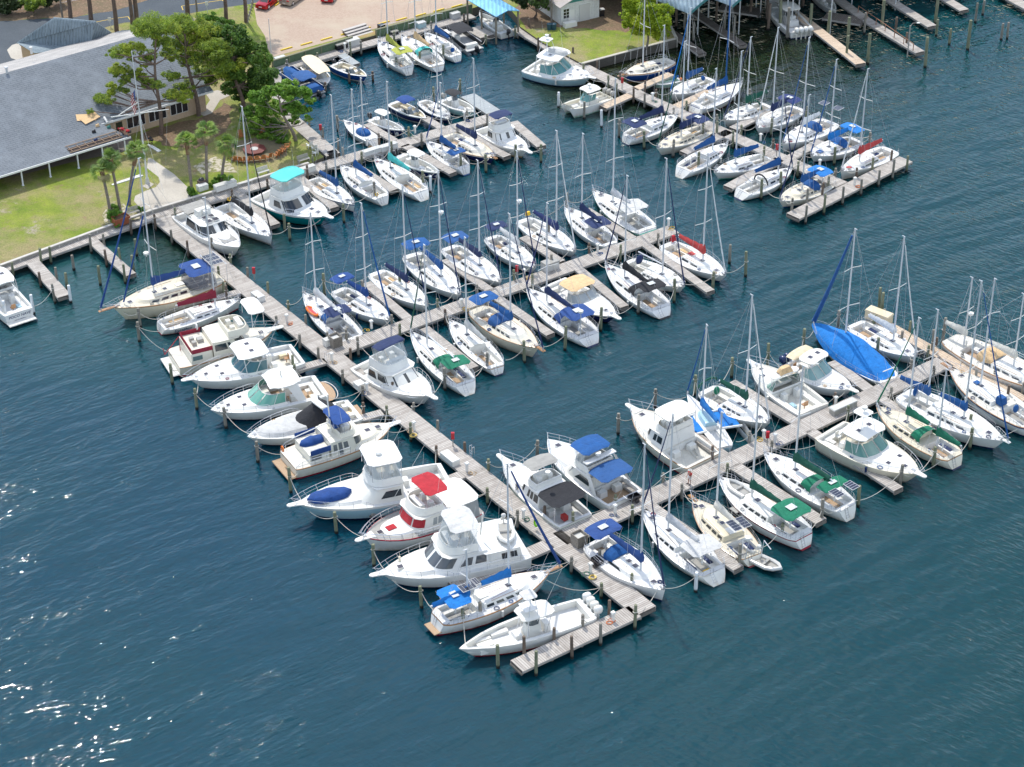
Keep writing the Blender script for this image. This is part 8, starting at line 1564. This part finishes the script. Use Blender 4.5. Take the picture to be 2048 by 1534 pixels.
def post(x, ybase, ytop, r_, lb, nm, cat, arm=False, sign=False):
    b0 = at(x, ybase, LZ); H = rise(b0, ytop); o = empty(nm, b0); tag(o, lb, cat); G().tube([(0, 0, -.2), (0, 0, H)], r_, 8, r2=r_ * .75).build('pole', GBARK if r_ > .1 else alu(), o)
    if arm: g = G(); g.box((0, 0, H - .6), (2.2, .12, .12)); [g.tube([(k, 0, H - .55), (k, 0, H - .3)], .06, 5) for k in (-.9, 0, .9)]; g.build('cross_arm', GBARK, o)
    if sign: G().box((0, -.05, H - .2), (.45, .04, .6)).build('sign_panel', gel('white'), o, smooth=False)
post(125, 35, -110, .15, 'grey utility pole by the road left of the annex', 'utility_pole', 'utility pole', True); post(395, 34, -90, .15, 'utility pole on the road verge beside the dark trunk', 'utility_pole', 'utility pole', True); post(1103, 46, -70, .14, 'utility pole behind the tower yacht near the shed', 'utility_pole', 'utility pole', True)
post(543, 116, 38, .06, 'slim grey lamp pole at the parking lot edge', 'lamp_pole', 'lamp pole'); post(221, 54, 36, .04, 'small white sign on a post beside the road, right of annex', 'road_sign', 'sign', sign=True); post(415, 26, 5, .04, 'small white sign on a post on the verge', 'road_sign', 'sign', sign=True)
r = empty('chain_link_fence', at(60, 20, LZ)); tag(r, 'chain link fence along the leaf covered bank at top left', 'fence'); a, b_ = at(-20, 33, LZ) - r.location, at(170, -2, LZ) - r.location
g = G(); [g.tube([lerp(a, b_, 0) + Vector((0, 0, z)), b_ + Vector((0, 0, z))], .03, 4) for z in (1.3, .1)]; g.build('rail', steel(), r); [G().tube([lerp(a, b_, i / 7), lerp(a, b_, i / 7) + Vector((0, 0, 1.35))], .04, 5).build('post', steel(), r) for i in range(8)]
g = G(); n = 60; [g.tube([lerp(a, b_, i / n) + Vector((0, 0, .05)), lerp(a, b_, (i + 1.5) / n) + Vector((0, 0, 1.3))], .008, 3) for i in range(n - 1)]; g.build('wire_mesh', steel(), r)
# railing of the covered slip finger and its lamp
r = empty('hand_railing', at(1728, 36, DZ)); tag(r, 'timber hand railing along the covered slip finger', 'railing'); a, b_ = at(1722, 22, DZ + .0) - r.location, at(1832, 98, DZ) - r.location; g = G(); nn = Vector((-.5, -.5, 0))
g.tube([a + nn + Vector((0, 0, 1)), b_ + nn + Vector((0, 0, 1))], .06, 4); [g.tube([lerp(a, b_, i / 6) + nn, lerp(a, b_, i / 6) + nn + Vector((0, 0, 1))], .06, 4) for i in range(7)]; g.build('rail', paint((.3, .16, .1), .8, .2, 'rail_wood'), r)
r = empty('dock_lamp', at(1815, 108, DZ)); tag(r, 'lamp on a tall post at the end of the railed finger', 'lamp'); g = G(); g.tube([(0, 0, -.5), (0, 0, 4.2)], .09, 6); g.tube([(0, 0, 4.0), (.3, .1, 4.5), (1.0, .3, 4.5)], .05, 5); g.build('pole', tim, r); G().ball((1.1, .33, 4.45), .2, 8, 5, 0, (1.5, 1, .5)).build('lamp_head', gel('white'), r)

# ------------------------------------------------------------ people
skinm = paint((.42, .22, .15), .6, .1, 'skin')
def skinmesh(name, verts, edges, rad, mat, par, sub=1):
    me = bpy.data.meshes.new(name); me.from_pydata(verts, edges, []); me.materials.append(mat); o = bpy.data.objects.new(name, me); col.objects.link(o); me.skin_vertices or me.attributes.get('skin_vertex')
    m = o.modifiers.new('skin', 'SKIN'); m.use_smooth_shade = True
    if not me.skin_vertices:
        import bmesh
        bm = bmesh.new(); bm.from_mesh(me); bm.verts.layers.skin.verify(); bm.to_mesh(me); bm.free()
    for i, r_ in enumerate(rad): me.skin_vertices[0].data[i].radius = (r_, r_) if not isinstance(r_, tuple) else r_
    me.skin_vertices[0].data[0].use_root = True
    if sub: s_ = o.modifiers.new('sub', 'SUBSURF'); s_.levels = sub; s_.render_levels = sub
    if par: o.parent = par
    return o
def person(x, y, z, rz, label, pose, shirt, legs, hat, loc=None):
    r = empty('person', loc or at(x, y, z), rz); tag(r, label, 'person'); J = dict(pel=(0, 0, .95), ch=(0, 0, 1.28), nk=(0, 0, 1.47), hd=(.02, 0, 1.6), tp=(.02, 0, 1.72))
    J.update(pose); k = lambda n: J[n]
    V = [k('pel'), k('ch'), k('nk'), k('hd'), k('tp')]; E = [(0, 1), (1, 2), (2, 3), (3, 4)]; Rr = [.13, (.15, .12), .055, .095, .07]
    for s_ in ('l', 'r'):
        sg = 1 if s_ == 'l' else -1; b0 = len(V); V += [k('sh' + s_), k('el' + s_), k('wr' + s_)]; E += [(1, b0), (b0, b0 + 1), (b0 + 1, b0 + 2)]; Rr += [.06, .042, .03]
        w_ = Vector(k('wr' + s_)); e_ = Vector(k('el' + s_)); d = (w_ - e_).normalized(); sd_ = Vector((1, 0, 0)).cross(d).normalized() if abs(d.x) < .9 else Vector((0, 1, 0)); pi = len(V); V.append(tuple(w_ + d * .07)); E.append((b0 + 2, pi)); Rr.append((.04, .022))
        for f_ in range(4): o1 = len(V); a = w_ + d * .1 + sd_ * (f_ - 1.5) * .022; ln = (.06, .075, .07, .055)[f_]; V += [tuple(a), tuple(a + d * ln * .5 + Vector((.006, 0, 0))), tuple(a + d * ln + Vector((.02, 0, 0)))]; E += [(pi, o1), (o1, o1 + 1), (o1 + 1, o1 + 2)]; Rr += [.010, .009, .008]
        o1 = len(V); V += [tuple(w_ + d * .04 + Vector((.045, 0, 0))), tuple(w_ + d * .09 + Vector((.06, 0, 0)))]; E += [(b0 + 2, o1), (o1, o1 + 1)]; Rr += [.011, .009]
        h0 = len(V); V += [k('hp' + s_), k('kn' + s_), k('an' + s_), k('to' + s_)]; E += [(0, h0), (h0, h0 + 1), (h0 + 1, h0 + 2), (h0 + 2, h0 + 3)]; Rr += [.095, .062, .042, .035]
    skinmesh('body', V, E, Rr, skinm, r)
    skinmesh('shirt', [k('pel'), k('ch'), lerp(Vector(k('ch')), Vector(k('nk')), .7), k('shl'), lerp(Vector(k('shl')), Vector(k('ell')), .7), k('shr'), lerp(Vector(k('shr')), Vector(k('elr')), .7)], [(0, 1), (1, 2), (1, 3), (3, 4), (1, 5), (5, 6)], [.165, (.19, .15), .08, .085, .075, .085, .075], canvas(shirt), r)
    skinmesh('trousers', [k('pel'), k('hpl'), lerp(Vector(k('hpl')), Vector(k('knl')), .85 if legs == 'white' else 1.0), k('hpr'), lerp(Vector(k('hpr')), Vector(k('knr')), .85 if legs == 'white' else 1.0)], [(0, 1), (1, 2), (0, 3), (3, 4)], [.15, .12, .095, .12, .095], canvas(legs), r)
    hp = Vector(k('hd')); tp = Vector(k('tp')); g = G(); u = (tp - hp).normalized(); g.tube([hp + u * .07, hp + u * .09], .19 if hat == 'white' else .13, 12); g.tube([hp + u * .08, hp + u * .19], .105, 10, r2=.07); g.build('hat', canvas('lgrey' if hat == 'white' else hat), r)
    f_ = G(); f_.ball(tuple(hp + Vector((.095, 0, .0))), .018, 5, 3); [f_.ball(tuple(hp + Vector((.08, s_ * .035, .03))), .012, 5, 3, 1) for s_ in (-1, 1)]; f_.box(tuple(hp + Vector((.085, 0, -.045))), (.012, .05, .01), 0, 2); [f_.ball(tuple(hp + Vector((0, s_ * .095, 0))), .022, 5, 3) for s_ in (-1, 1)]; f_.build('face', [skinm, gel('blk'), gel('coral')], r)
    G().box((k('tol')[0] - .03, k('tol')[1], k('tol')[2]), (.26, .09, .08)).build('shoe', gel('blk'), r); G().box((k('tor')[0] - .03, k('tor')[1], k('tor')[2]), (.26, .09, .08)).build('shoe', gel('blk'), r)
stand = dict(shl=(0, .2, 1.4), ell=(.02, .27, 1.12), wrl=(.2, .22, .96), shr=(0, -.2, 1.4), elr=(.0, -.27, 1.12), wrr=(.18, -.2, .95), hpl=(0, .1, .9), knl=(.03, .11, .5), anl=(-.02, .12, .08), tol=(.13, .13, .04), hpr=(0, -.1, .9), knr=(.05, -.12, .5), anr=(.03, -.13, .08), tor=(.17, -.14, .04))
person(1379, 968, DZ, R(215), 'person in a coral shirt, white shorts and white hat standing on the outer pier', stand, 'coral', 'white', 'white')
bend = dict(pel=(-.25, 0, .62), ch=(.1, 0, .78), nk=(.27, 0, .82), hd=(.4, 0, .80), tp=(.5, 0, .86), shl=(.18, .2, .78), ell=(.26, .24, .5), wrl=(.4, .18, .3), shr=(.18, -.2, .78), elr=(.26, -.24, .5), wrr=(.42, -.18, .28), hpl=(-.25, .1, .58), knl=(.1, .16, .5), anl=(-.1, .16, .08), tol=(.04, .17, .04), hpr=(-.25, -.1, .58), knr=(.08, -.16, .48), anr=(-.12, -.16, .08), tor=(.02, -.17, .04))
for x, y, rz, lb in ((246, 268, 3.6, 'roofer in a red shirt crouching left of another at the open rafters'), (257, 272, 3.3, 'roofer in a red shirt crouching at the roof corner')): q = on_roof(x, y); person(0, 0, 0, rz, lb, bend, 'red', 'black', 'red', loc=q + Vector((0, 0, .02)))
person(302, 287, LZ, 2.4, 'person in black clothes bending over a board beside the pine', bend, 'black', 'black', 'black')
